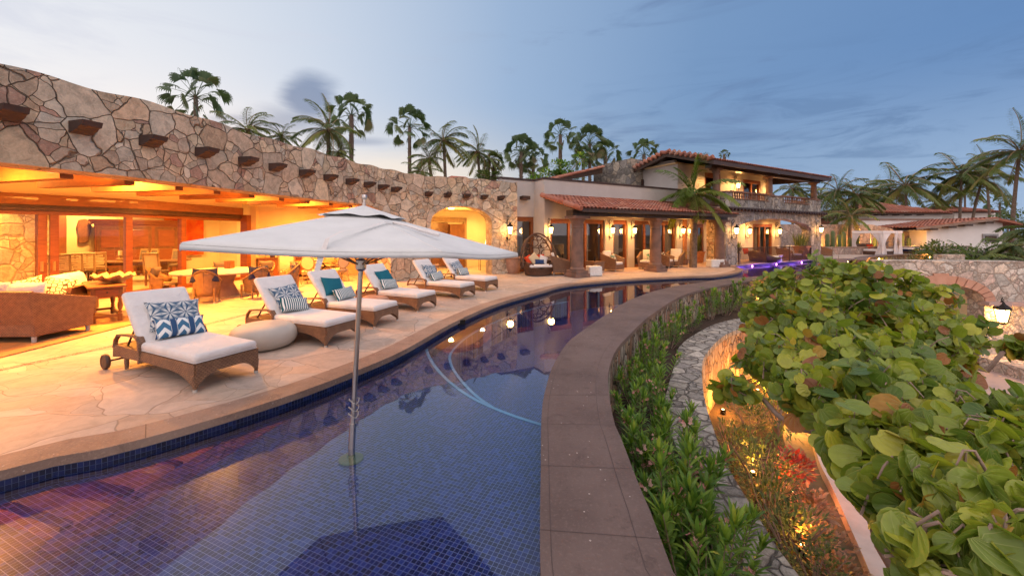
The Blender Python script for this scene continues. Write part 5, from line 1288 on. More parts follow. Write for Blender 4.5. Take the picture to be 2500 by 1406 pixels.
m.build('barge_board', M['dwood'], SV)
m = MB()
for k in range(9):
    for (y0, z0, y1, z1, s_) in ((-2.62, 5.9, .48, 6.85, 1), (3.4, 6.12, .48, 6.85, -1)):
        t = (k + .5) / 9; m.lathe([(.10, -.18), (.12, .18)], (0, 0, 0), 10, TRS((9.28, y0 + (y1 - y0) * t, z0 + (z1 - z0) * t + .06), 0, R(90 - 17 * s_ if s_ > 0 else 90 + 15)))
m.build('verge_tiles', M['roof'], SV, smooth=50)
MB().bx(9.4, 23.35, -2.60, -2.55, 5.66, 5.90).build('fascia', M['dwood'], SV)
MB().add([(9.4, -2.55, 5.86), (23.35, -2.55, 5.86), (23.35, .5, 6.74), (9.4, .5, 6.74)], [(0, 1, 2, 3)]).add([(9.4, .5, 6.74), (23.35, .5, 6.74), (23.35, 3.4, 6.05), (9.4, 3.4, 6.05)], [(0, 1, 2, 3)]).build('roof_boards', M['dwood'], SV)
MB().add([(23.3, -2.5, 5.7), (23.3, 3.3, 5.9), (23.3, .5, 6.72), (23.36, -2.5, 5.7), (23.36, 3.3, 5.9), (23.36, .5, 6.72)], [(0, 1, 2), (5, 4, 3)]).build('gable_board', M['dwood'], SV)
MB().add([(-.05, -2.79, 2.94), (11.1, -2.79, 2.94), (11.1, 0, 3.72), (-.05, 0, 3.72)], [(0, 1, 2, 3)]).build('roof_boards', M['dwood'], WW)
MB().bx(-.05, 11.1, -2.84, -2.79, 2.80, 2.95).build('fascia', M['dwood'], WW)
MB().prism([(10.0, .3), (20.9, .3), (20.9, 3), (10.0, 3)], 6.2, 6.28).build('upper_ceiling', M['yplaster'], SV)
# rail of thin bars across the gallery
rl = thing('gallery_railing', 'thin bronze bar railing along the pool edge of the arched gallery', 'railing', OV, RV)
m = MB()
for k in range(96): u = 12.75 + k * (9.1 / 95); m.bx(u - .010, u + .010, N0 - .03, N0 - .01, .06, 1.0)
m.build('bars', M['dwood'], rl)
m = MB().bx(12.7, 21.9, N0 - .05, N0 + .01, 1.0, 1.04).bx(12.7, 21.9, N0 - .04, N0, .05, .08); m.build('top_rail', M['dwood'], rl)
for k in range(4): u = 12.8 + 3.0 * k; MB().bx(u - .03, u + .03, N0 - .05, N0 + .01, 0, 1.06).build('post', M['dwood'], rl)
for u, n, z, lb in ((12.1, N0, 2.05, 'lantern on the villa corner pier next to the last porch column'), (17.8, .4, 2.05, 'lantern on the white wall inside the arched gallery, left of its glass doors'), (21.9, .4, 2.05, 'lantern right of the glass doors inside the arched gallery'), (22.7, N0, 2.15, 'lantern on the outer stone pier at the far end of the arcade'), (16.2, .3, 5.2, 'lantern on the balcony wall left of the balcony door'), (20.3, .3, 5.15, 'lantern on the balcony wall right of the balcony door')):
    lantern(lb, V(u, n, z), RV, 75, 1.15)
for u in (14.5, 17.5, 20.5): lamp('gallery_lamp', 'SPOT', (u, -.6, 3.15), 420, (1, .45, .1), SV, .1, rot=(0, 0, 0), spot=150)
for u in (12.5, 15.5, 18.5): lamp('balcony_lamp', 'SPOT', (u, -.6, 5.9), 260, (1, .5, .14), SV, .1, rot=(0, 0, 0), spot=150)
for u in (2.0, 5.1, 8.2): lamp('porch_lamp', 'SPOT', (u, -1.0, 3.0), 300, (1, .45, .1), WW, .1, rot=(0, 0, 0), spot=150)
# stone tower and lean-to behind
TW = thing('stone_tower', 'flat topped grey stone block with a small window behind the white wing', 'building', OV, RV)
m = MB(); m.bx(9.0, 12.2, 3.0, 6.6, 3.9, 6.87); m.build('stone_walls', M['tow'], TW)
f = MB().bx(10.0, 10.9, 2.93, 3.0, 4.75, 5.55).build('window', M['dwood'], TW); MB().bx(10.1, 10.8, 2.90, 2.93, 4.82, 5.48).build('shutter', M['trim'], f)
LT = thing('lean_to', 'small stone outbuilding with a sloping tiled roof beside the grey block', 'building', OV, RV)
MB().bx(4.6, 8.0, 6.0, 10, 3.9, 5.3).build('stone_walls', M['tow'], LT)
m = MB(); m.add([(3.9, 5.0, 5.30), (8.4, 5.0, 6.50), (8.4, 9.5, 6.50), (3.9, 9.5, 5.30), (3.9, 5.0, 5.15), (8.4, 5.0, 6.1), (8.4, 9.5, 6.1), (3.9, 9.5, 5.15)], [(0, 1, 2, 3), (7, 6, 5, 4), (0, 4, 5, 1), (1, 5, 6, 2), (2, 6, 7, 3), (3, 7, 4, 0)]); m.build('roof_frame', M['dwood'], LT)
tile_roof((3.8, 9.6, 5.30), (0, -4.8, 0), (4.7, 0, 1.25), 22, 13, .2).build('roof_tiles', M['roof'], LT, smooth=40)
m = MB()
for k in range(13): t = (k + .5) / 13; m.lathe([(.08, -.18), (.10, .18)], (0, 0, 0), 10, TRS((3.9 + 4.5 * t, 4.95, 5.36 + 1.2 * t), R(90), R(75)))
m.build('verge_tiles', M['roof'], LT, smooth=50)
c = PD(1113, 433, 26); ch = thing('tiled_vent_cap', 'low dark tiled cap rising behind the stone parapet above the arch', 'roof cap', (c[0], c[1], 0), RV)
MB().add([(-.9, -.9, c[2] - .3), (.9, -.9, c[2] - .3), (.9, .9, c[2] - .3), (-.9, .9, c[2] - .3), (-.5, -.5, c[2]), (.5, -.5, c[2]), (.5, .5, c[2]), (-.5, .5, c[2])], [(0, 1, 5, 4), (1, 2, 6, 5), (2, 3, 7, 6), (3, 0, 4, 7), (4, 5, 6, 7)]).build('tiles', M['roof'], ch)
MB().bx(-.75, .75, -.75, .75, 3.3, c[2] - .3).build('walls', M['tow'], ch)

# ------------------------------------------------------------------ porch furniture
EC = thing('egg_chair', 'big brown wicker egg chair with a back of woven rings', 'chair', (1.20, 17.75, 0), R(14)); EC.scale = (1.22, 1.05, 1.03)
def eggpt(a, h):   # a azimuth (0=front -y), h 0..1 ; egg opened at the front
    r = .60 * math.sin(math.pi * min(1, (h * .80 + .14))) ** .75
    return Vector((r * 1.0 * math.sin(a), -r * .8 * math.cos(a) * (1) + .25 * h, .12 + h * 1.95))
MB().lathe([(.42, 0), (.50, .04), (.52, .16), (.56, .24), (.001, .24)], n=36).build('base', M['wickd'], EC, smooth=40)
m = MB(); vs = []; fs = []; N = 36
for j in range(7):
    q = j / 6
    for i in range(N + 1):
        a = R(30 + 300 * i / N) if j > 2 else R(0 + 360 * i / N)
        edge = min(1, max(0, min(i, N - i) / 7)); top = .34 + .38 * edge * 0 + .10 * edge
        p = Vector((math.sin(a) * (.52 + .10 * q), -math.cos(a) * (.46 + .06 * q), .20 + (top if j > 2 else .28) * q + 0)); vs.append(p)
for j in range(6):
    for i in range(N): a_ = j * (N + 1) + i; fs.append((a_, a_ + 1, a_ + N + 2, a_ + N + 1))
m.add(vs, fs); o = m.build('woven_shell', M['wickd'], EC, smooth=60); o.modifiers.new('s', 'SOLIDIFY').thickness = .04
# arch frame and rings
fr = []
for i in range(25):
    t = math.pi * i / 24; fr.append((-.66 * math.cos(t) * (1 if True else 0), -.30 + .45 * math.sin(t), .42 + 1.42 * math.sin(t) ** .85))
MB().tube(fr, .035, 8).build('front_frame', M['wickd'], EC, smooth=60)
fr2 = [(-.64 * math.cos(math.pi * i / 24), .20 + .30 * math.sin(math.pi * i / 24), .40 + 1.36 * math.sin(math.pi * i / 24) ** .85) for i in range(25)]
MB().tube(fr2, .028, 7).build('rear_frame', M['wickd'], EC, smooth=60)
m = MB(); random.seed(3)
def backpt(x, z): # curved back surface
    return Vector((x, .48 - .55 * (x / .66) ** 2 - .22 * max(0, z - 1.1), z))
rings = [(0, 1.02, .185), (-.04, 1.40, .15), (.30, 1.30, .12), (-.33, 1.28, .13), (-.40, .92, .15), (.40, .95, .17), (0, .70, .12), (.26, .68, .10), (-.27, .66, .12), (.13, 1.62, .09), (-.16, 1.63, .09), (-.47, .62, .10), (.48, .63, .10), (.18, 1.24, .06), (-.18, 1.18, .07), (-.20, .86, .06), (.22, .82, .06), (.0, 1.75, .05), (.33, 1.50, .07), (-.36, 1.48, .07)]
for x, z, r in rings: m.tube([backpt(x + r * math.cos(q), z + r * math.sin(q)) for q in [2 * math.pi * k / 18 for k in range(18)]], .021, 5, closed=True)
m.build('back_rings', M['wickd'], EC, smooth=60)
MB().pad(.86, .74, .13, TRS((0, -.08, .36)), .06, 4).build('seat_cushion', M['white'], EC, smooth=60)
eb = EC.location; er = R(14)
def eloc(x, y, z): return Vector(eb) + rotz(er) @ Vector((x * 1.22, y * 1.05, z * 1.03))
for lb, mt, W_, H_, p_, tl_, ro_ in (('red orange pillow at the left inside the egg chair', 'red', .44, .42, (-.36, .05, .68), 70, 20), ('red orange pillow behind the others inside the egg chair', 'red', .50, .46, (.12, .26, .70), 72, 0), ('cream pillow with a pale motif standing on its corner in the egg chair', 'linen', .46, .46, (-.16, .02, .74), 72, 38), ('white pillow at the right of the egg chair', 'white', .42, .40, (.20, .02, .68), 70, -22), ('small denim blue lumbar pillow in front on the egg chair seat', 'blue', .44, .22, (.02, -.12, .60), 66, -4)):
    freepil(lb, M[mt], W_, H_, .13, eloc(*p_), er + (0 if 'left' not in lb else R(30)), R(tl_), R(ro_), 'pillows in the egg chair')
# terracotta pot with shrub is planted in p6
def armchair():
    t = thing('wicker_armchair', 'x', 'armchair', group='wicker armchairs under the porch')
    MB().bx(-.38, .38, -.40, .36, .10, .34).build('seat_base', M['wick'], t, bevel=.02)
    m = MB(); m.add([(-.38, .30, .3), (.38, .30, .3), (.38, .40, .3), (-.38, .40, .3), (-.36, .42, .92), (.36, .42, .92), (.36, .50, .92), (-.36, .50, .92)], [(0, 3, 2, 1), (4, 5, 6, 7), (0, 1, 5, 4), (1, 2, 6, 5), (2, 3, 7, 6), (3, 0, 4, 7)]); m.build('backrest', M['wick'], t, bevel=.015)
    for s in (-1, 1): MB().add([(s * .38, -.40, .3), (s * .46, -.42, .62), (s * .48, .46, .90), (s * .38, .40, .3), (s * .30, -.40, .3), (s * .36, -.42, .62), (s * .38, .46, .90), (s * .30, .40, .3)], [(0, 1, 2, 3), (7, 6, 5, 4), (0, 4, 5, 1), (1, 5, 6, 2), (2, 6, 7, 3), (0, 3, 7, 4)]).build('arm', M['wick'], t, bevel=.012)
    for x in (-.34, .34):
        for y in (-.36, .32): MB().lathe([(.018, 0), (.025, .12)], (x, y, 0), 8).build('leg', M['foot'], t)
    MB().pad(.60, .66, .13, TRS((0, -.05, .34)), .045, 3).build('seat_cushion', M['white'], t, smooth=60)
    MB().pad(.60, .56, .14, TRS((0, .36, .44), 0, R(80)) @ Matrix.Translation((0, .28, 0)), .05, 3).build('back_cushion', M['white'], t, smooth=60)
    return t
ac = armchair(); AL = [('armchair behind the first column, mostly hidden', 1369, 664, 55), ('armchair with a floral pillow facing the pool, between the first two columns', 1497, 657, 12), ('armchair turned away, left of the second column', 1580, 653, -62), ('armchair with a patterned pillow right behind the second column', 1622, 651, 20), ('small armchair near the last white pier', 1646, 652, -70)]
for k, (lb, px, py, a) in enumerate(AL):
    r_ = (px - 1250) / F; q = V((r_ * 17.83 - 2.06) / (.866 - .5 * r_), -1.0, .012); rz = RV + R(a)
    if k == 0: ac.location = q; ac.rotation_euler = (0, 0, rz); ac['label'] = lb
    else: dup(ac, q, rz, lb)
    if k in (0, 1, 2, 3): freepil(['floral pillow on the armchair behind the first column', 'black and green floral pillow on the armchair facing the pool', 'small floral pillow on the armchair left of the second column', 'black and white patterned pillow on the armchair right behind the second column'][k], M['floral' if k < 3 else 'hex'], .44, .42, .13, q + rotz(rz) @ Vector((.16, .10, .64)), rz, R(72), R(10), 'patterned pillows on the porch armchairs')
pt = thing("wicker_side_table", "small wicker side table with bottles beside the first column", "table", V(2.2, -1.1, .012), RV)
MB().bx(-.32, .32, -.32, .32, .10, .50).build('body', M['wick'], pt, bevel=.015); MB().bx(-.34, .34, -.34, .34, .50, .54).build('tabletop', M['wick'], pt)
for x in (-.28, .28):
    for y in (-.28, .28): MB().lathe([(.018, 0), (.02, .1)], (x, y, 0), 8).build('leg', M['foot'], pt)
q = V(0, 0); bo = MB().lathe([(.035, 0), (.04, .02), (.04, .16), (.015, .22), (.015, .28), (.001, .28)], n=12).build('bottle', M['iron'], smooth=50); bo.location = V(2.2, -1.1, .552); tag(bo, 'dark bottle on the wicker side table', 'bottle')
for lb, px, py, w_ in (('crumpled white covered box beside the first column base', 1450, 673, .62), ('white covered box in front of the last porch column', 1746, 652, .85)):
    c = GP(px, py); m = MB(); N = 9; random.seed(px)
    vs = []; fs = []
    def bp(u, v, s): return None
    m.bx(-w_ / 2, w_ / 2, -.24, .24, 0, .42)
    o = m.build('covered_box', M['bag'])
    bm = bmesh.new(); bm.from_mesh(o.data); bmesh.ops.subdivide_edges(bm, edges=bm.edges[:], cuts=7, use_grid_fill=True)
    for v in bm.verts:
        k = v.co.z / .42; v.co.x *= 1 - .06 * k + random.uniform(-.02, .02); v.co.y *= 1 - .05 * k + random.uniform(-.03, .03); v.co.z += random.uniform(-.02, .02) * (k > .1)
    bm.to_mesh(o.data); bm.free(); o.data.shade_smooth(); o.location = (c[0], c[1], 0.01); o.rotation_euler = (0, 0, RV + R(-20)); tag(o, lb, 'box', 'covered boxes by the porch columns')
# furniture in the gallery and beyond
def daybed(name, label, px, py, rz, r=.95):
    t = thing(name, label, 'daybed', (*GP(px, py), .02), rz)
    m = MB(); N = 30; vs = []; fs = []
    for j in range(3):
        for i in range(N):
            a = 2 * math.pi * i / N; tp = .34 + .42 * max(0, math.sin(a)) ** 1.5; vs.append((r * (1 + .06 * j) * math.cos(a), r * .8 * (1 + .06 * j) * math.sin(a), [0.04, tp * .6, tp][j]))
    for j in range(2):
        for i in range(N): fs.append((j * N + i, j * N + (i + 1) % N, (j + 1) * N + (i + 1) % N, (j + 1) * N + i))
    m.add(vs, fs); m.build('woven_shell', M['wickd'], t, smooth=60).modifiers.new('s', 'SOLIDIFY').thickness = .05
    MB().lathe([(.001, .3), (r * .9, .3), (r * .94, .34), (r * .92, .42), (.001, .43)], n=30, M=Matrix.Diagonal((1, .8, 1, 1))).build('cushion', M['white'], t, smooth=50)
    return t
daybed('round_daybed', 'dark wicker round daybed behind the gallery railing', 1866, 640, RV + R(70))
q = Vector((*GP(1836, 640), 0)); freepil('bright orange pillow on the gallery daybed', M['red'], .62, .42, .16, Vector((q.x - .1, q.y + .5, .70)), RV, R(72), 0, 'pillows in the gallery')
freepil('grey pillow on the gallery daybed beside the orange one', M['grey'], .40, .30, .13, Vector((q.x + .5, q.y + .3, .58)), RV, R(70), 0, 'pillows in the gallery')
for k, (px, py, a, lb) in enumerate(((1915, 636, 20, 'wicker armchair in the gallery right of the round daybed'), (1938, 635, -30, 'wicker armchair at the right end of the gallery'), (2012, 628, 40, 'dark wicker armchair beyond the far pier of the arcade'))): dup(ac, Vector((*GP(px, py), .02)), RV + R(a), lb, 1.0)
o = MB().lathe([(.22, 0), (.2, .05), (.16, .3), (.24, .45), (.001, .45)], n=20).build('drum_table', M['conc'], smooth=50); o.location = (*GP(1901, 640), .02); tag(o, 'small pale drum table in front of the gallery daybed', 'table')
# purple pool lamps
for k, (px, py) in enumerate(((1855, 652), (1925, 648), (1985, 643))):
    c = GP(px, py - 2, -.10); i = min(range(NL), key=lambda i: (L[i] - Vector(c)).length); p = L[i]
    t = thing('pool_light', ['small round purple pool light near the peninsula', 'small round purple pool light in the middle of the gallery pool', 'small round purple pool light by the far corner of the gallery pool'][k], 'pool light', (p[0] + .03, p[1] - .06, -.2), RV, 'purple pool lights')
    MB().lathe([(.001, 0), (.07, 0), (.09, .01)], n=14, M=TRS((0, 0, .04), 0, R(90))).build('lens', M['purple'], t); lamp('pool_lamp', 'POINT', (.2, -.5, -.12), 50, (.35, .12, 1), t, .1)
# ------------------------------------------------------------------ vegetation builders
def blade(m, p, d, L_, w_, droop, segs=3, up=Vector((0, 0, 1)), a=None, gx=0.0):
    # a lance leaf from p along d
    d = Vector(d).normalized(); side = d.cross(up)
    if side.length < 1e-3: side = Vector((1, 0, 0))
    side.normalize(); vs = []; a = random.random() if a is None else a
    for i in range(segs + 1):
        t = i / segs; q = Vector(p) + d * L_ * t + Vector((gx * L_ * t * t, 0, -droop * L_ * t * t))
        ww = w_ * math.sin(math.pi * (.12 + .88 * t)) ** .8 if i < segs else 0
        if i == segs: vs.append(q)
        else: vs += [q - side * ww / 2, q + side * ww / 2]
    fs = [(2 * i, 2 * i + 1, 2 * i + 3, 2 * i + 2) for i in range(segs - 1)] + [(2 * segs - 2, 2 * segs - 1, 2 * segs)]
    m.add(vs, fs, None, a)
def sph(az, el): return Vector((math.cos(el) * math.cos(az), math.cos(el) * math.sin(az), math.sin(el)))
def make_fan(seed, n=26, fat=1.0, shag=.0):
    rnd = random.Random(seed); random.seed(seed)
    m = MB(); pt_ = MB()
    for k in range(n):
        el = R(84 - 132 * (k / n) + rnd.uniform(-7, 7)); az = k * 2.399 + rnd.uniform(-.2, .2); d = sph(az, el)
        pl = rnd.uniform(1.0, 1.3) * fat; hub = d * pl + Vector((0, 0, -.10 * pl * (1 - math.sin(max(el, -.5)))))
        pt_.tube([(0, 0, 0), d * pl * .5 + Vector((0, 0, .02)), hub], [.022, .014, .01], 4)
        col = rnd.uniform(0, .85) if el > R(-20) else rnd.uniform(.7, 1)
        side = d.cross(Vector((0, 0, 1))); side = side.normalized() if side.length > .05 else Vector((1, 0, 0)); nrm = side.cross(d); ro = R(rnd.uniform(-75, 75)); side, nrm = side * math.cos(ro) + nrm * math.sin(ro), nrm * math.cos(ro) - side * math.sin(ro); d = (d + Vector((0, 0, -.35))).normalized()
        S_ = 15
        for j in range(S_):
            th = R(-88 + 176 * j / (S_ - 1)); dd = (d * math.cos(th) + side * math.sin(th)).normalized()
            dd = (dd + nrm * .18 * math.cos(th) + Vector((0, 0, -.12))).normalized(); ln = rnd.uniform(.66, .80) * (1 - .25 * abs(th) / 1.8) * fat
            w_ = .055 * fat; s2 = dd.cross(nrm).normalized()
            a0 = hub; a1 = hub + dd * ln * .55; a2 = hub + dd * ln * .80 + Vector((0, 0, -.14 * ln)); a3 = hub + dd * ln * .86 + Vector((0, 0, -.45 * ln * rnd.uniform(.4, 1.3)))
            m.add([a0, a1 - s2 * w_, a1 + s2 * w_, a2 - s2 * w_ * .45, a2 + s2 * w_ * .45, a3], [(0, 1, 2), (1, 3, 4, 2), (3, 5, 4)], None, min(1, max(0, col + rnd.uniform(-.12, .12))))
    t = (m, pt_); return t
def make_coco(seed, n=20, L_=2.6, wind=0.0, lw=.035, up0=78):
    rnd = random.Random(seed); random.seed(seed); m = MB(); pt_ = MB()
    for k in range(n):
        f = k / n; el = R(up0 - (up0 + 32) * f ** .85 + rnd.uniform(-8, 8)); az = k * 2.399 + rnd.uniform(-.25, .25); d = sph(az, el)
        ln = L_ * rnd.uniform(.85, 1.08); NS = 22; P = []; p = Vector((0, 0, 0)); dd = d.copy()
        for i in range(NS + 1):
            P.append(p.copy()); t = i / NS
            dd = (dd + Vector((wind * .035, 0, -.038 - .055 * t))).normalized(); p = p + dd * ln / NS
        pt_.tube(P[::3] + [P[-1]], [.030 * (1 - .8 * i / 8) + .004 for i in range(len(P[::3]) + 1)], 4)
        col = rnd.uniform(0, .75) if f < .75 else rnd.uniform(.5, 1)
        for i in range(3, NS + 1):
            t = i / NS; tn = (P[i] - P[i - 1]).normalized(); side = tn.cross(Vector((0, 0, 1))); side = side.normalized() if side.length > .05 else Vector((1, 0, 0))
            lf = .62 * (L_ / 2.6) * math.sin(math.pi * (.10 + .82 * t)) ** .6
            for s_ in (-1, 1):
                for h in (0, .5):
                    q = P[i - 1].lerp(P[i], h); dr = (side * s_ + tn * .75 + Vector((wind * .25, 0, rnd.uniform(-.30, .12)))).normalized()
                    blade(m, q, dr, lf * rnd.uniform(.85, 1.1), lw * L_ / 2.6 * 1.6, .38, 2, a=min(1, max(0, col + rnd.uniform(-.15, .15))))
    return m, pt_
protos = {}
def palm(kind, label, px, py, d, rpx, base_z=0.0, lean=(0, 0), var=0, trunk_r=.17, group='palms behind the house', yaw=None, cat='palm tree', mt=None, skirt=False):
    key = (kind, var, mt)
    if key not in protos:
        if kind == 'fan': m, p_ = make_fan(11 + var, 27 if var != 2 else 40)
        else: m, p_ = make_coco(31 + var, 20 if var != 2 else 16, 2.6, [0, 1.0, .6, -.8][var % 4])
        protos[key] = (m, p_)
        lm = M[mt] if mt else M['fan' if kind == 'fan' else 'coco']
        me = m.build('crown_proto', lm).data; me2 = p_.build('stalk_proto', M['lwood'] if kind != 'fan' else M['fan']).data
        for o in list(COL.objects):
            if o.name.startswith(('crown_proto', 'stalk_proto')): bpy.data.objects.remove(o)
        protos[key] = (me, me2)
    me, me2 = protos[key]; c = PD(px, py, d); s_ = rpx * d / F / (1.58 if kind == 'fan' else 2.2)
    nm = 'fan_palm' if kind == 'fan' else 'coconut_palm'
    t = thing(nm, label, cat, (c.x + lean[0], c.y, base_z), 0, group)
    top = Vector((-lean[0], 0, c.z - base_z))
    cr = bpy.data.objects.new('crown', me); COL.objects.link(cr); cr.parent = t; cr.location = top; cr.scale = (s_,) * 3; yw = random.Random(px * 7 + py).uniform(0, 6.28) if kind == 'fan' or yaw is None else yaw; cr.rotation_euler = (0, 0, yw)
    st_ = bpy.data.objects.new('stalks', me2); COL.objects.link(st_); st_.parent = t; st_.location = top; st_.scale = (s_,) * 3; st_.rotation_euler = cr.rotation_euler
    N = 16; P = []; rs = []
    for i in range(N + 1):
        f = i / N; P.append(Vector((top.x * f ** 1.7, 0, top.z * f))); rs.append(trunk_r * (1.15 - .35 * f + (.10 if i % 2 else 0) * (.8 if kind == 'fan' else .3) + (.35 if f < .06 else 0)) * (1.25 if (skirt and f > .7) else 1))
    m = MB().tube(P, rs, 9)
    if kind == 'fan':
        rr = random.Random(px)
        for q in range(70):
            f = rr.uniform(.55, 1); a = rr.uniform(0, 6.28); b = Vector((top.x * f ** 1.7, 0, top.z * f)); o_ = Vector((math.cos(a), math.sin(a), 0)); m.add([b + o_ * trunk_r * .8 + Vector((-.04 * math.sin(a), .04 * math.cos(a), 0)), b + o_ * trunk_r * .8 + Vector((.04 * math.sin(a), -.04 * math.cos(a), 0)), b + o_ * (trunk_r + .16) + Vector((0, 0, .22))], [(0, 1, 2)])
    m.build('trunk', M['trunk'], t, smooth=60)
    return t
FANS = [(478, 238, 27, 66, 0, 'tall fan palm standing alone above the left of the stone parapet'), (858, 282, 30, 52, 1, 'fan palm with a shaggy trunk left of the stone parapet middle, beside a coconut palm'), (1000, 312, 32, 50, 0, 'fan palm with a thick shaggy trunk above the arch wall'),
        (1368, 330, 42, 40, 1, 'slender single fan palm rising between the two dense palm clumps'), (1272, 372, 36, 42, 2, 'left fan palm of the dense clump above the white wing corner'), (1302, 390, 37, 38, 0, 'right fan palm of the dense clump above the white wing corner'), (1440, 352, 40, 44, 2, 'tall left fan palm of the clump behind the lean-to roof'), (1478, 378, 41, 36, 1, 'lower right fan palm of the clump behind the lean-to roof'), (1424, 388, 39, 30, 0, 'small low fan palm in front of the clump behind the lean-to roof'), (1572, 378, 44, 38, 1, 'fan palm crown peeping over the stone block'), (1768, 378, 48, 12, 0, 'tiny palm tip above the villa roof ridge'), (1206, 395, 40, 26, 1, 'small fan palm right of the leaning coconut palms'), (2441, 498, 75, 26, 0, 'small distant fan palm behind the red tiled roof'), (2120, 500, 60, 30, 2, 'shaggy fan palm beside the left white house roof')]
for px, py, d, r, v, lb in FANS: palm('fan', lb, px, py, d, r, 0, (0, 0), v, .155 if d < 35 else .18, skirt=v == 1)
COCO = [(606, 318, 26, 72, 1, 'bushy coconut palm crown just over the parapet right of the lone fan palm', (0, 0)), (688, 335, 27, 42, 0, 'small coconut palm tip barely over the parapet', (0, 0)), (800, 318, 27, 76, 3, 'windblown coconut palm left of the shaggy fan palm', (.3, 0)), (826, 372, 27, 38, 1, 'low coconut palm frond tuft between two taller palms', (0, 0)),
        (1083, 345, 33, 66, 1, 'tall coconut palm right of the thick fan palm above the arch', (.3, 0)), (1046, 388, 32, 46, 0, 'shorter coconut palm behind the tall one above the arch', (.8, 0)), (1166, 372, 38, 56, 3, 'leaning coconut palm with crossed trunks above the arch wall end', (.5, 0)), (1030, 420, 30, 46, 2, 'low bushy palm behind the stone parapet by the arch', (0, 0)),(1196, 392, 39, 36, 1, 'second leaning coconut palm beside the crossed trunks', (-.6, 0)),
        (2212, 455, 52, 84, 1, 'broad coconut palm behind the left white house', (0, 0)), (2172, 462, 58, 52, 3, 'slender coconut palm left of the broad one behind the white house', (0, 0)), (2348, 425, 50, 76, 1, 'tall coconut palm between the two white houses', (-.3, 0)), (2398, 440, 50, 74, 3, 'leaning coconut palm right of the tall pair by the white houses', (-1.6, 0)), (2405, 408, 56, 48, 1, 'coconut palm with a dark crown behind the leaning one', (.8, 0)),
        (2490, 372, 38, 92, 3, 'tallest coconut palm at the photo edge', (-.8, 0)), (2356, 466, 66, 40, 1, 'thin coconut palm with a dark flat crown behind the pair', (0, 0)), (2046, 468, 46, 58, 0, 'coconut palm just right of the villa roof', (0, 0)), (2092, 478, 44, 58, 1, 'coconut palm near the stone wall behind the far pier', (0, 0)), (2000, 478, 52, 52, 0, 'coconut palm seen through the balcony end columns', (0, 0)), (1935, 462, 54, 46, 1, 'coconut palm seen between the balcony columns', (0, 0)), (2075, 530, 38, 52, 2, 'low spreading palm over the stone garden wall', (0, 0)), (2295, 495, 60, 34, 0, 'low palm top right of the hipped roof', (0, 0)), (2126, 470, 62, 44, 2, 'dim coconut palm far behind the garden wall palms', (0, 0)), (2155, 488, 70, 40, 1, 'faint coconut palm farthest back beside the white house', (0, 0))]
for k, (px, py, d, r, v, lb, ln) in enumerate(COCO): palm('coco', lb, px, py, d, r, 0, ln, v, .15, yaw=0.0 if v in (1, 3) else .7 * k, group='palms behind the house' if px < 1300 else 'palms by the far houses')
# the bright green palm in front of the villa
c = PD(1692, 455, 21.6); m, p_ = make_coco(77, 19, 2.5, .1, .045, 84)
gp = thing('bottle_palm', 'bright green palm with arching fronds between the white wing and the villa', 'palm tree', (c.x, c.y, 0))
m.build('crown', M['bpalm'], gp).location = (0, 0, 4.1); p_.build('stalks', M['bpalm'], gp).location = (0, 0, 4.1)
MB().tube([(0, 0, 0), (.05, 0, 2.2), (0, 0, 4.15)], [.2, .18, .12], 10).build('trunk', M['trunk'], gp, smooth=60)
lamp('palm_uplight', 'SPOT', (0, -.1, 2.9), 60, (1, .45, .1), gp, .1, rot=(R(180), 0, 0), spot=120)

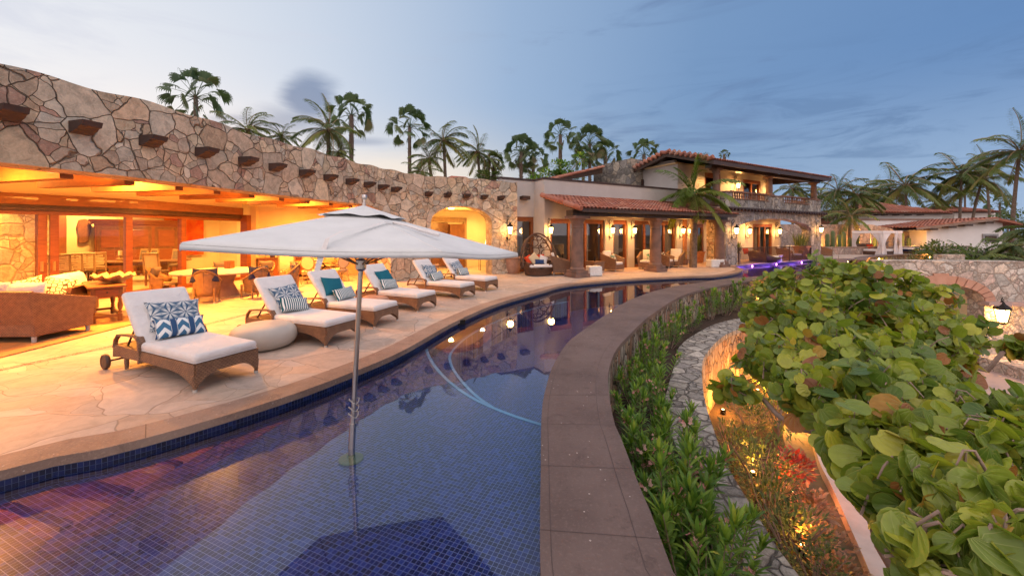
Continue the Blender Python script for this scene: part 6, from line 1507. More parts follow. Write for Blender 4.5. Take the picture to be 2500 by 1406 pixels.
# ------------------------------------------------------------------ bushes
def rosette(m, c, d, n, L_, w_, spread=60, droop=.25, a=None):
    for k in range(n):
        az = k * 2.4 + random.uniform(-.3, .3); t = (k + .5) / n; el = R(90 - spread * t ** .7 + random.uniform(-8, 8))
        v = sph(az, el); q = Vector(d).normalized(); ax = Vector((0, 0, 1)).cross(q); v2 = v
        if ax.length > 1e-3: v2 = Matrix.Rotation(Vector((0, 0, 1)).angle(q), 3, ax.normalized()) @ v
        blade(m, c, v2, L_ * random.uniform(.75, 1.1), w_, droop, 3, a=(random.uniform(.1, .7) + .35 * (1 - t)) if a is None else a)
def make_oleander(seed, stems=16, H=.9, rad=.42, L_=.185, leaves=22):
    random.seed(seed); m = MB(); st_ = MB(); FL = []
    for s_ in range(stems):
        az = random.uniform(0, 6.28); rr = rad * math.sqrt(random.random()); h = H * random.uniform(.6, 1.05) * (1 - .35 * (rr / rad) ** 2)
        P = [Vector((rr * .3 * math.cos(az), rr * .3 * math.sin(az), 0)), Vector((rr * .7 * math.cos(az), rr * .7 * math.sin(az), h * .5)), Vector((rr * math.cos(az), rr * math.sin(az), h))]
        st_.tube(P, [.009, .006, .004], 4)
        for k in range(leaves):
            t = .25 + .75 * (k / leaves) ** .8; p = P[0].lerp(P[1], t * 2) if t < .5 else P[1].lerp(P[2], t * 2 - 1)
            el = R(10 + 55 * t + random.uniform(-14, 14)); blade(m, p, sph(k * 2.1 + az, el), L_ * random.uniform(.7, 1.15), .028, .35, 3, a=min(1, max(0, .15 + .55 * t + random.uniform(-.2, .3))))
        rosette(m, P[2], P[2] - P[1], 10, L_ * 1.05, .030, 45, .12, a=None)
        if random.random() < .34:
            fl = MB(); FL.append(fl)
            for q in range(random.randint(3, 7)):
                c = P[2] + Vector((random.uniform(-.05, .05), random.uniform(-.05, .05), random.uniform(.0, .07))); n_ = Vector((random.uniform(-.4, .4), random.uniform(-1, -.2), random.uniform(.3, 1))).normalized(); s1 = n_.orthogonal().normalized(); s2 = n_.cross(s1); a = random.random()
                for e in range(5):
                    th = e * 1.2566; dr = s1 * math.cos(th) + s2 * math.sin(th); pr = n_.cross(dr)
                    fl.add([c, c + dr * .016 + pr * .010 + n_ * .003, c + dr * .026 + n_ * .006, c + dr * .016 - pr * .010 + n_ * .003], [(0, 1, 2, 3)], None, a)
    return m, st_, FL
OLP = []
for k in range(4):
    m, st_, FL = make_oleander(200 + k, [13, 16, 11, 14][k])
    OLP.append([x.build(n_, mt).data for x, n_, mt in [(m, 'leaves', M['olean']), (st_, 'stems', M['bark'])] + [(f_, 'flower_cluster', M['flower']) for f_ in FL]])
for o in list(COL.objects):
    if o.parent is None and o.name.split('.')[0] in ('leaves', 'stems', 'flower_cluster'): bpy.data.objects.remove(o)
def bush(meshes, names, name, label, cat, loc, rz, s_, group):
    t = thing(name, label, cat, loc, rz, group); t.scale = (s_, s_, s_) if not isinstance(s_, tuple) else s_
    for me, n_ in zip(meshes, list(names) + ['flower_cluster'] * 20): o = bpy.data.objects.new(n_, me); COL.objects.link(o); o.parent = t
    return t
random.seed(5)
# bed between the wall and the path: positions by fraction along it
bl_ = ['oleander bush at the bottom of the photo beside the path', 'oleander bush with a coral flower in the near bed', 'oleander bush leaning over the flagged path', 'bright tipped oleander against the pool wall', 'oleander sprawling at the near path edge', 'oleander with a pink cluster below the wall bend', 'dark low oleander tight against the wall', 'oleander at the narrowest part of the bed', 'oleander with several pink blooms by the path bend', 'fresh green oleander where the wall curves', 'oleander mid way along the far curve', 'oleander thick with pink flowers under the cap', 'pale tipped oleander beyond the flowering one', 'oleander near the orange uplight', 'low oleander at the soil edge of the far bend', 'oleander in front of the uplit wall', 'farthest oleander under the cap']
bpos = [(1720, 1500, .9), (1640, 1350, .95), (1760, 1400, .7), (1670, 1230, .9), (1590, 1190, .85), (1560, 1080, .8), (1610, 1010, .72), (1560, 985, .8), (1600, 925, .85), (1580, 880, .85), (1632, 840, .85), (1680, 800, .9), (1735, 772, 1.0), (1800, 752, 1.0), (1590, 960, .7), (1830, 742, 1.1), (1900, 738, 1.1)]
for k, ((px, py, s_), lb) in enumerate(zip(bpos, bl_)):
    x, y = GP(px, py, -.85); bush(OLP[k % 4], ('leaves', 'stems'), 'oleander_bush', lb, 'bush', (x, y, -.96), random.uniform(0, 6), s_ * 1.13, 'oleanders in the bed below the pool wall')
random.seed(15)
extra = ['extra oleander filling the bed foot near the camera', 'oleander wedged under the cap overhang', 'low oleander between the wall and the coral bloom', 'oleander seedling clump at the inner bend', 'oleander behind the fresh green one', 'oleander at the bed corner beneath the wide cap', 'oleander half in shade against the rubble wall']
for k, ((px, py, s_), lb) in enumerate(zip(((1690, 1330, .9), (1590, 1260, .8), (1655, 1120, .85), (1570, 930, .7), (1650, 815, .8), (1610, 1400, .85), (1770, 762, .9)), extra)):
    x, y = GP(px, py, -.85); bush(OLP[(k + 2) % 4], ('leaves', 'stems'), 'oleander_bush', lb, 'bush', (x, y, -.96), random.uniform(0, 6), s_, 'oleanders in the bed below the pool wall')

# ------------------------------------------------------------------ the sea grape in front
sg = thing('sea_grape', 'sprawling sea grape with large round green and yellow leaves filling the foreground', 'shrub', (4.6, 4.2, -2.55))
sgo = Vector((4.6, 4.2, -2.55))
BL = [(1930, 722, 5.5, .52), (2040, 705, 5.3, .60), (2140, 712, 5.2, .55), (2225, 738, 5.0, .50), (2318, 812, 4.6, .34), (2500, 846, 4.0, .15),
      (1905, 792, 4.2, .40), (2010, 790, 4.0, .48), (2120, 800, 3.9, .50), (2230, 822, 3.8, .45), (1892, 880, 3.4, .27), (1985, 880, 3.1, .36), (2090, 890, 3.0, .40), (2200, 900, 3.0, .40), (2280, 866, 3.6, .28),
      (1795, 945, 3.2, .13), (1975, 960, 2.6, .22), (2050, 980, 2.5, .28), (2140, 980, 2.4, .30), (2240, 975, 2.4, .28), (2320, 1010, 2.2, .20), (2420, 1040, 2.1, .17), (2500, 1030, 2.0, .17),
      (2078, 1075, 2.1, .13), (2150, 1090, 1.9, .20), (2260, 1090, 1.8, .20), (2370, 1115, 1.7, .20), (2480, 1120, 1.6, .20), (2150, 1195, 1.7, .09), (2210, 1210, 1.5, .13), (2310, 1220, 1.4, .16), (2430, 1220, 1.35, .17), (2262, 1350, 1.25, .075), (2380, 1350, 1.2, .11), (2490, 1330, 1.15, .12),
      (2640, 1040, 2.2, .25), (2620, 1190, 1.6, .20), (2610, 1340, 1.2, .15), (2720, 960, 3.0, .35)]
random.seed(42)
lv = MB(); brn = MB()
def roundleaf(p, nrm, r, a):
    nrm = nrm.normalized(); s1 = nrm.cross(Vector((random.uniform(-1, 1), random.uniform(-1, 1), random.uniform(-.2, 1)))).normalized(); s2 = nrm.cross(s1)
    K = 14; fold = random.uniform(.05, .38); cup = random.uniform(-.10, .25); curl = random.uniform(-.15, .2); vs = [p]; uv = [(0, 0)]
    for i in range(K):
        th = 2 * math.pi * i / K; rr = r * (1 + .05 * math.sin(th * 2 + a * 9)); 
        if i == K * 3 // 4 or i == K * 3 // 4 + 0: rr *= .72
        u, v = math.cos(th), math.sin(th); x, y = u * rr, v * rr
        vs.append(p + s1 * x * (1 - fold * .3) + s2 * y + nrm * (abs(u) * r * fold + cup * r * v * v + curl * r * (v > .5) * .6)); uv.append((u, v * .95))
    md = [p + s1 * 0 + s2 * r * .5 * s for s in ()]
    lv.use_uv = True
    lv.add(vs, [(0, 1 + i, 1 + (i + 1) % K) for i in range(K)], None, a, uv)
def branch(a, b, r0, r1, wob=.08, n=7):
    P = [a.lerp(b, i / n) + Vector((random.uniform(-wob, wob), random.uniform(-wob, wob), random.uniform(-wob, wob) + .12 * math.sin(math.pi * i / n))) * (0 < i < n) for i in range(n + 1)]
    brn.tube(P, [r0 + (r1 - r0) * i / n for i in range(n + 1)], 6); return P
forks = []
for fx in ((3.6, 3.2, .0), (4.4, 4.2, .1), (3.1, 3.9, .25), (3.6, 5.0, .3), (2.5, 2.2, .35), (2.1, 1.7, .5)):
    f = Vector(fx); branch(forks[0] if f.y < 2.5 else sgo + Vector((random.uniform(-.2, .2), random.uniform(-.2, .2), 0)), f, .045 if f.y < 2.5 else .08, .035, .10); forks.append(f)
camp = Vector((0, 0, CH))
for px, py, d, r in BL:
    c = PD(px, py, d); f = min(forks, key=lambda q: (q - c).length)
    P = branch(f, c + Vector((0, 0, -r * .5)), .032, .014, .10)
    for q in range(3):
        e = c + Vector((random.gauss(0, 1), random.gauss(0, 1), random.gauss(0, .5) + .3)).normalized() * r * .95; branch(c + Vector((0, 0, -r * .4)), e, .007, .003, .03, 4)
    n = int((110 + 640 * r) * (1.15 if d < 2.3 else 1)); lr = .050 if d > 4 else .051 if d > 3 else .053 if d > 1.9 else .054
    if r < .15: n = int(n * .42)
    for q in range(n // 7):
        v = Vector((random.gauss(0, 1), random.gauss(0, 1), random.gauss(.15, .8))).normalized(); k = random.uniform(.5, 1.12) ** .6
        tip = c + Vector((v.x, v.y, v.z * .8)) * r * k
        if tip.y < .95: continue
        dr = (v + Vector((random.gauss(0, .5), random.gauss(0, .5), .5))).normalized()
        brn.tube([tip - dr * .16, tip], [.006, .003], 4)
        base = random.random()
        for j in range(random.randint(6, 9)):
            a_ = j * 2.4 + base * 6; o1 = dr.orthogonal().normalized(); o2 = dr.cross(o1); od = o1 * math.cos(a_) + o2 * math.sin(a_)
            rr = lr * random.uniform(.55, 1.3); p = tip - dr * (.02 * j) + od * rr * random.uniform(.7, 1.25)
            nr = dr * random.uniform(.2, 1.0) - od * random.uniform(-.3, .9) + Vector((random.gauss(0, .35), random.gauss(-.25, .35), random.gauss(.1, .35)))
            y_ = .7 * base + .3 * random.random(); a = y_ * .82 if random.random() < .86 else random.uniform(.74, 1.0)
            roundleaf(p, nr, rr, a)
for o, nm, mt in ((lv, 'leaves', M['grape']), (brn, 'branches', M['bark'])):
    o.v = [tuple(Vector(v) - sgo) for v in o.v]; o.build(nm, mt, sg, smooth=75)

# ------------------------------------------------------------------ uplit lower garden
def make_shrub(seed, n=420, r=.45, h=.8, L_=.07, w_=.03, mt='shrub'):
    random.seed(seed); m = MB()
    for k in range(n):
        v = Vector((random.gauss(0, 1), random.gauss(0, 1), random.gauss(0, 1))).normalized(); q = random.uniform(.35, 1); p = Vector((v.x * r * q, v.y * r * q, h * .5 + v.z * h * .5 * q))
        blade(m, p, v + Vector((0, 0, .5)) + Vector((random.uniform(-.5, .5), random.uniform(-.5, .5), 0)), L_ * random.uniform(.7, 1.3), w_, .2, 2)
    st_ = MB()
    for k in range(9): a = random.uniform(0, 6.28); st_.tube([(0, 0, 0), (r * .3 * math.cos(a), r * .3 * math.sin(a), h * .4), (r * .7 * math.cos(a), r * .7 * math.sin(a), h * .8)], [.012, .008, .004], 4)
    return [m, st_]
def proto(ms, names, mats):
    out = []
    for m, n_, mt in zip(ms, names, mats):
        o = m.build('tmp_proto', mt); out.append(o.data); bpy.data.objects.remove(o)
    return out
SH = [proto(make_shrub(300, 460, .45, .8, .10, .022), ('l', 's'), (M['shrub'], M['bark'])), proto(make_shrub(301, 420, .4, .7, .055, .03), ('l', 's'), (M['shrub'], M['bark'])), proto(make_shrub(302, 300, .35, .6, .13, .07), ('l', 's'), (M['croton'], M['bark'])), proto(make_shrub(303, 220, .35, .5, .12, .06), ('l', 's'), (M['dry'], M['bark']))]
lowb = [(1790, 1090, 0, 1.0, 'small leaved shrub glowing gold under the retaining wall'), (1850, 1150, 0, 1.1, 'feathery golden shrub around the lower uplight'), (1870, 1240, 0, 1.0, 'dim green gold shrub by the path foot'), (1930, 1330, 0, 1.0, 'grassy shrub between the path and the crotons'), (1990, 1400, 1, .9, 'low shrub at the bottom edge beside the kerb'), (1940, 1110, 2, .72, 'bright red croton lit from below'), (1980, 1210, 3, .8, 'salmon leaved dry croton beside the kerb'), (2015, 1300, 3, .75, 'dry brown croton lower along the kerb'), (2050, 1380, 3, .7, 'dull dry croton at the end of the kerb row'), (1900, 1010, 0, 1.3, 'gold lit bush beneath the sea grape branches'), (1830, 1010, 1, 1.1, 'small leaved bush at the foot of the orange wall'), (1960, 960, 0, 1.5, 'bush deep in the shade behind the sea grape'), (1900, 1180, 1, 1.0, 'olive shrub right of the golden feathery one'), (1890, 900, 0, 1.5, 'shrub against the orange lit wall bend')]
for k, (px, py, v, s_, lb) in enumerate(lowb):
    x, y = GP(px, py + 60, -2.5); bush(SH[v], ('leaves', 'stems'), 'croton' if v >= 2 else 'garden_shrub', lb, 'bush', (x, y, -2.5), k * 1.3, s_ * 1.15, 'shrubs in the lower garden bed')
def uplight(label, px, py, z, e, dx_=0, dy_=0, up=.35, col=(1, .38, .05)):
    x, y = GP(px, py, z); t = thing('garden_uplight', label, 'garden light', (x + dx_, y + dy_, z), 0, 'garden uplights')
    MB().lathe([(.05, 0), (.06, .10), (.05, .12), (.001, .10)], n=12).build('housing', M['iron'], t); MB().lathe([(.001, .105), (.042, .112)], n=12).build('lens', M['glow'], t)
    lamp('garden_lamp', 'POINT', (0, 0, up), e, col, t, .06)
for a in (('uplight in the golden feathery shrub', 1838, 1165, -2.5, 45), ('uplight behind the red croton', 1935, 1215, -2.5, 26, 0, 0, .35, (1, .2, .06)), ('uplight under the sea grape trunk', 1935, 1040, -2.5, 110), ('uplight at the foot of the retaining wall bend', 1850, 960, -2.5, 150), ('uplight grazing the retaining wall', 1765, 1010, -2.5, 70), ('uplight glowing among the bed plants under the far cap', 1828, 738, -.95, 170), ('uplight among leaves in the far bed', 1868, 742, -.95, 120), ('uplight in the lower bed near the kerb end', 1960, 1350, -2.5, 22)): uplight(*a)
# ------------------------------------------------------------------ potted plants
def pot(label, px, py, r, h, mt, plant='shrub', ps=1.0, square=False, z=0.0, emblem=False):
    t = thing('potted_plant', label, 'potted plant', (*GP(px, py, z), z))
    if square: MB().lathe([(r * .72, 0), (r * .95, h * .9), (r * 1.02, h * .9), (r * 1.02, h), (r * .85, h), (r * .8, h * .8), (.001, h * .8)], n=4, sq=True).build('pot', mt, t, bevel=.01)
    else: MB().lathe([(r * .55, 0), (r * .62, .02), (r * .86, h * .45), (r * .95, h * .85), (r * 1.06, h * .90), (r * 1.10, h * .96), (r * 1.04, h), (r * .88, h), (r * .82, h * .85), (.001, h * .85)], n=30).build('pot', mt, t, smooth=40)
    MB().lathe([(r * .7, 0), (r * .8, .05), (r * .6, .05)], n=24).build('saucer', mt, t)
    if plant == 'shrub':
        a, b = make_shrub(px, 520, .42 * ps, .85 * ps, .05, .022); a.build('foliage', M['shrub'], t).location = (0, 0, h * .8); b.build('stems', M['bark'], t).location = (0, 0, h * .8)
    else:
        random.seed(px); m = MB()
        for k in range(60): az = random.uniform(0, 6.28); q = random.uniform(0, .6) * r; blade(m, (q * math.cos(az), q * math.sin(az), h * .85), sph(az, R(random.uniform(62, 88))), ps * random.uniform(.7, 1.05), .06, .08, 4)
        m.build('leaves', M['yucca'], t)
    return t
pot('big pale terracotta pot with a wispy shrub beside the egg chair', 1252, 667, .46, .80, M['terra'], 'shrub', 1.1)
pot('low terracotta bowl with a shrub between the stone pier and the arch', 1042, 676, .50, .55, M['terra'], 'shrub', 1.0)
pot('square orange terracotta pot with upright spiky leaves in the passage', 1697, 642, .45, .75, M['terra2'], 'spiky', 1.5, True)
pot('white pot with a dark leafy plant at the left of the gallery', 1799, 640, .26, .6, M['conc'], 'spiky', 1.0)
pot('large orange clay pot with spiky plants at the right of the gallery', 1952, 634, .62, 1.0, M['terra2'], 'spiky', 1.3)
pot('small pot with a purplish plant beside the last porch pier', 1672, 647, .22, .35, M['cantera'], 'shrub', .8)
# ------------------------------------------------------------------ far garden wall, cacti and cabana
gw = thing('garden_wall', 'tall pale stone garden wall behind the cabana and cacti, sloping down at its end', 'wall')
a, b, c_ = Vector(GP(1925, 619)), Vector(GP(2150, 620)), Vector(GP(2290, 619)); a.y += 1.5
def fwall(p, q, z0, z1, th, mt, nm='stone_face'):
    t = (q - p).normalized(); nn = Vector((-t[1], t[0])) * th; m = MB()
    m.add([(p[0], p[1], -.1), (q[0], q[1], -.1), (q[0] + nn[0], q[1] + nn[1], -.1), (p[0] + nn[0], p[1] + nn[1], -.1), (p[0], p[1], z0), (q[0], q[1], z1), (q[0] + nn[0], q[1] + nn[1], z1), (p[0] + nn[0], p[1] + nn[1], z0)], [(0, 3, 2, 1), (4, 5, 6, 7), (0, 1, 5, 4), (1, 2, 6, 5), (2, 3, 7, 6), (3, 0, 4, 7)]); return m.build(nm, mt, gw)
garst = stone('pink_garden_stone', [(.40, .31, .27), (.46, .37, .31), (.34, .28, .25), (.44, .31, .25)], 1.5, (.30, .23, .20), .04, seed=21)
W0 = Vector((24.5, 36.5)); W1 = Vector((36.5, 39.5)); W2 = Vector((45.5, 39.8))
fwall(W0, W1, 2.75, 2.8, .5, garst); fwall(W1, W2, 2.8, 1.0, .5, garst)
lw = thing('low_planter_wall', 'low stone planter wall in front of the row of cacti', 'wall')
t_ = None
m = MB(); P0, P1 = Vector((25.3, 33.8)), Vector((46.5, 38.4)); t = (P1 - P0).normalized(); nn = Vector((-t[1], t[0])) * .4
m.prism([tuple(P0), tuple(P1), tuple(P1 + nn), tuple(P0 + nn)], 0, .62).build('stone_face', garst, lw); MB().prism([tuple(P0 - nn * .1), tuple(P1 - nn * .1), tuple(P1 + nn * 1.1), tuple(P0 + nn * 1.1)], .62, .70).build('coping', M['coping'], lw)
MB().prism([tuple(P0 + nn), tuple(P1 + nn), tuple(W2), tuple(W1), tuple(W0)], 0, .5).build('planting_soil', M['soil'], lw)
cacti = [(2020, 570, 'rightmost'), (2033, 563, ''), (2048, 573, ''), (2060, 566, ''), (2075, 580, ''), (2093, 562, ''), (2136, 580, ''), (2190, 582, ''), (2202, 568, ''), (2219, 580, ''), (2238, 569, ''), (2251, 583, ''), (2263, 566, '')]
cn2 = ['short cactus just beyond the far villa pier', 'tall cactus beside the glowing garden lights', 'thin cactus right of the glowing garden lights', 'cactus in the open stretch of pink wall', 'small cactus in the open stretch of pink wall', 'tall cactus beside the cabana curtain', 'cactus half hidden inside the cabana opening', 'short cactus directly right of the cabana', 'thick tall cactus second right of the cabana', 'small cactus silhouetted before the lit triangle of wall', 'tall cactus lit gold on one side', 'small cactus near the wall tip', 'tallest cactus standing before the white house']
for (px, py, _), lb in zip(cacti, cn2):
    d = 36.5 + (px - 2020) / 245 * 3; c = PD(px, py, d); h = c.z - .4; m = MB(); N = 16; prof = [(.13, 0), (.15, .3), (.16, h * .5), (.15, h - .2), (.10, h - .05), (.001, h)]; vs = []; fs = []
    for r, z in prof:
        for i in range(N): aa = 2 * math.pi * i / N; rr = r * (1 + (.14 if i % 2 else -.06)); vs.append((rr * math.cos(aa), rr * math.sin(aa), z))
    for j in range(len(prof) - 1):
        for i in range(N): fs.append((j * N + i, j * N + (i + 1) % N, (j + 1) * N + (i + 1) % N, (j + 1) * N + i))
    m.add(vs, fs); o = m.build('column_cactus', M['cactus'], smooth=30); o.location = (c.x, c.y, .4); tag(o, lb, 'cactus', 'column cacti along the garden wall')
for px, e, lb in ((2028, 90, 'spike light left of the tall cactus by the villa'), (2112, 120, 'spike light behind the cabana, left one'), (2128, 90, 'spike light behind the cabana, right one'), (2232, 200, 'spike light washing the sloping wall end')):
    d = 37.2; c = PD(px, 600, d); t = thing('spike_light', lb, 'garden light', (c.x, c.y, .5), 0, 'spike lights among the cacti'); MB().lathe([(.04, 0), (.06, .25), (.05, .27), (.001, .27)], n=10).build('housing', M['iron'], t); MB().lathe([(.001, .275), (.05, .28)], n=10).build('lens', M['glow'], t); lamp('spike_lamp', 'POINT', (0, .1, .6), e, (1, .42, .08), t, .08)
# cabana
cb = thing('cabana', 'white draped cabana daybed with tied curtains and orange cushions', 'cabana', (*GP(2140, 621), 0), R(22))
Wc, Dc, Hc = 1.45, 1.1, 2.05
for x in (-Wc, Wc):
    for y in (-Dc, Dc): MB().bx(x - .04, x + .04, y - .04, y + .04, 0, Hc).build('post', M['white'], cb)
MB().bx(-Wc - .06, Wc + .06, -Dc - .06, Dc + .06, Hc, Hc + .07).bx(-Wc - .08, Wc + .08, -Dc - .08, -Dc - .05, Hc - .14, Hc + .08).bx(-Wc - .08, -Wc - .05, -Dc, Dc, Hc - .14, Hc + .08).build('canopy', M['pinkw'], cb, bevel=.01)
def drape(x, y, dx_, dy_, w_):
    m = MB(); N = 26; R_ = 14; vs = []
    for j in range(R_ + 1):
        z = Hc * (1 - j / R_); t = j / R_; k = (1 - t / .52) ** 1.4 if t < .52 else 0; k2 = ((t - .52) / .48) if t > .52 else 0; ww = .24 + (w_ - .24) * max(k, 0) + .42 * k2
        for i in range(N + 1): u = i / N; s_ = u * ww - (.10 * k2); f = .05 * math.sin(i * 1.9 + j * .1); vs.append((x + dx_ * s_ + dy_ * f, y + dy_ * s_ + dx_ * f, z))
    m.add(vs, [(j * (N + 1) + i, j * (N + 1) + i + 1, (j + 1) * (N + 1) + i + 1, (j + 1) * (N + 1) + i) for j in range(R_) for i in range(N)]); m.build('curtain', M['pinkw'], cb, smooth=80)
drape(-Wc, -Dc - .03, 1, 0, 1.35); drape(Wc, -Dc - .03, -1, 0, 1.35); drape(-Wc - .03, -Dc, 0, 1, .9); drape(-Wc - .03, Dc, 0, -1, .7); drape(Wc + .03, -Dc, 0, 1, .9); drape(.35, -Dc - .05, 1, 0, .5)
MB().bx(-Wc + .08, Wc - .08, -Dc + .05, Dc - .05, .05, .30).build('bed_base', M['wickd'], cb); MB().pad(2 * Wc - .2, 2 * Dc - .15, .2, TRS((0, 0, .30)), .06, 3).build('mattress', M['white'], cb, smooth=60); MB().bx(-Wc + .1, Wc - .1, Dc - .2, Dc - .08, .5, .95).build('bolster', M['grey'], cb, bevel=.04)
cq = Vector((*GP(2140, 621), 0))
freepil('large orange cushion lying inside the cabana', M['red'], .95, .42, .2, cq + rotz(R(22)) @ Vector((-.35, .3, .72)), R(22), R(68), 0, 'cushions in the cabana'); freepil('grey cushion in front of the orange one inside the cabana', M['grey'], .75, .26, .16, cq + rotz(R(22)) @ Vector((-.1, -.25, .62)), R(22), R(66), 0, 'cushions in the cabana')
for k, (px, lb) in enumerate(((2222, 'navy and white sun bed right of the cabana, left of the pair'), (2254, 'navy and white sun bed, right of the pair beyond the cabana'))):
    t = thing('sun_bed', lb, 'sun bed', (*GP(px, 620.5), 0), R(15), 'sun beds beyond the cabana'); MB().bx(-.65, .65, -1, 1, .12, .24).build('base', M['wickd'], t); MB().pad(1.25, 1.9, .16, TRS((0, 0, .28)), .04, 3).build('navy_pad', M['navy'], t); MB().pad(1.27, 1.95, .08, TRS((0, .05, .45)), .03, 3).build('white_pad', M['white'], t)
# planting beyond the curving cap
random.seed(9)
AP = [(2092, 648, 0, 1.0, 'golden lit shrub beside the tip of the curving cap'), (2112, 648, 1, 1.2, 'dark green round shrub in the far planter'), (2128, 650, 1, 1.1, 'green shrub next to the bright flame light in the far planter'), (2160, 650, 0, 1.2, 'rusty orange lit shrub in front of the low pale wall'), (2190, 640, 1, 1.1, 'shrub under the dark capped planter wall'), (2225, 640, 0, 1.2, 'grey green shrub behind the arched wall top'), (2285, 640, 1, 1.2, 'orange lit shrub right of the flame light behind the arched wall')]
for k, (px, py, v, s_, lb) in enumerate(AP): c = GP(px, py, -.9); d = 24 + k * 1.3; q = PD(px, 640, d); bush(SH[v], ('leaves', 'stems'), 'garden_shrub', lb, 'bush', (q.x, q.y, -1.0), k * 1.3, s_ * 1.3, 'shrubs in the far planter')
for k, (px, d, e, lb) in enumerate(((2070, 24.6, 120, 'bright uplight at the tip of the curving cap'), (2146, 28.5, 170, 'bright flame like uplight in the far planter'), (2272, 34, 220, 'bright flame like uplight behind the arched wall'))):
    q = PD(px, 640, d); t = thing('garden_uplight', lb, 'garden light', (q.x, q.y, -.9), 0, 'garden uplights'); MB().lathe([(.06, 0), (.07, .45), (.05, .47), (.001, .47)], n=10).build('housing', M['iron'], t); MB().lathe([(.001, .48), (.09, .49), (.07, .85), (.001, 1.05)], n=10).build('flame_glass', M['glow'], t); lamp('garden_lamp', 'POINT', (0, -.2, .9), e, (1, .36, .05), t, .1)
# ground behind arm
struct(MB().prism([GP(2060, 668, -1.0), GP(2600, 668, -1.0), GP(2600, 632, -1.0), GP(2110, 630, -1.0), GP(2076, 636, -1.0)], -2.5, -1.0).build('far_planting_soil', M['soil']))
# ------------------------------------------------------------------ stone gateway with arch, right
GD = 13.2
def gx(px, d=GD): return (px - 1250) * d / F
GWt = thing('arched_gateway', 'pale round stone garden wall with a low brick arch and hanging lantern', 'gateway', (gx(2325), GD, -2.5), R(-6))
hx = lambda px: gx(px) - gx(2325)
x0, x1 = hx(2172), hx(2482); a0, a1 = hx(2205), hx(2395); zt_ = CH - 70 * GD / F + 2.5
m = MB(); st = 24; spr = CH - (735 - HOR) * GD / F + 2.5; top = CH - (694 - HOR) * GD / F + 2.5
def za(x): t = (x - a0) / (a1 - a0) * 2 - 1; return spr + (top - spr) * math.sqrt(max(0, 1 - t * t))
m.bx(x0, a0, 0, .55, 0, zt_); m.bx(a1, x1, 0, .55, 0, zt_)
for i in range(st):
    ua = a0 + (a1 - a0) * i / st; ub = a0 + (a1 - a0) * (i + 1) / st; za_, zb_ = za(ua), za(ub)
    m.add([(ua, 0, za_), (ub, 0, zb_), (ub, .55, zb_), (ua, .55, za_), (ua, 0, zt_), (ub, 0, zt_), (ub, .55, zt_), (ua, .55, zt_)], [(0, 3, 2, 1), (4, 5, 6, 7), (0, 1, 5, 4), (2, 3, 7, 6)])
m.build('stone_wall', M['cream'], GWt)
m = MB()
for i in range(15):
    t0, t1 = math.pi * i / 15, math.pi * (i + 1) / 15 - .03; cx_ = (a0 + a1) / 2; rx = (a1 - a0) / 2
    if i == 7: t0 -= .05; t1 += .05
    k = 1.0 if i != 7 else 1.25
    A_ = [(cx_ - rx * math.cos(t) , spr + (top - spr) * math.sin(t)) for t in (t0, t1)]; B_ = [(cx_ - (rx + .30 * k) * math.cos(t), spr + (top - spr + .30 * k) * math.sin(t)) for t in (t1, t0)]
    q = A_ + B_; m.add([(x, -.05, z) for x, z in q] + [(x, .0, z) for x, z in q], [(3, 2, 1, 0), (4, 5, 6, 7)] + [(j, (j + 1) % 4, 4 + (j + 1) % 4, 4 + j) for j in range(4)])
m.build('arch_stones', plain('salmon_arch_stone', (.60, .34, .24), (.52, .28, .19), .8, 3), GWt)
MB().bx(x0 - .02, x1 + .02, -.02, .57, zt_, zt_ + .04).build('coping', M['cream'], GWt)
MB().bx(a1 - .1, x1 + .35, -.25, .0, spr - .10, spr + .02).build('ledge', M['pink'], GWt)
MB().bx(a0, a0 + .05, .56, 2, 0, 2.5).build('passage_side', M['yplaster'], GWt); MB().bx(a1, a1 + .05, .56, 2, 0, 2.6).build('passage_side', M['yplaster'], GWt)
q = PD(2447, 770, GD - .35); hl = lantern('bright hanging lantern below the gateway ledge', (q.x, q.y, q.z), 0, 260, 1.5, True)
m = MB()
for k in range(24): m.bx(hx(2300) + k * .10 - 2, hx(2300) + k * .10 - 1.97, 1.4, 1.43, 0, 2.3)
m.bx(hx(2300) - 2, hx(2300) + .5, 1.38, 1.45, 2.25, 2.32); m.build('gate_bars', M['dwood'], GWt)
pot('big grey purple clay pot on the lower terrace by the gateway', 2455, 880, .55, .95, M['cantera'], 'spiky', .6, z=-2.5)
lt = thing('terrace_wall', 'low stone terrace wall under the grey pot', 'wall')
MB().prism([GP(2390, 895, -2.5), GP(2600, 960, -2.5), GP(2600, 925, -2.5), GP(2400, 880, -2.5)], -2.5, -2.15).build('stone_face', M['cream'], lt)
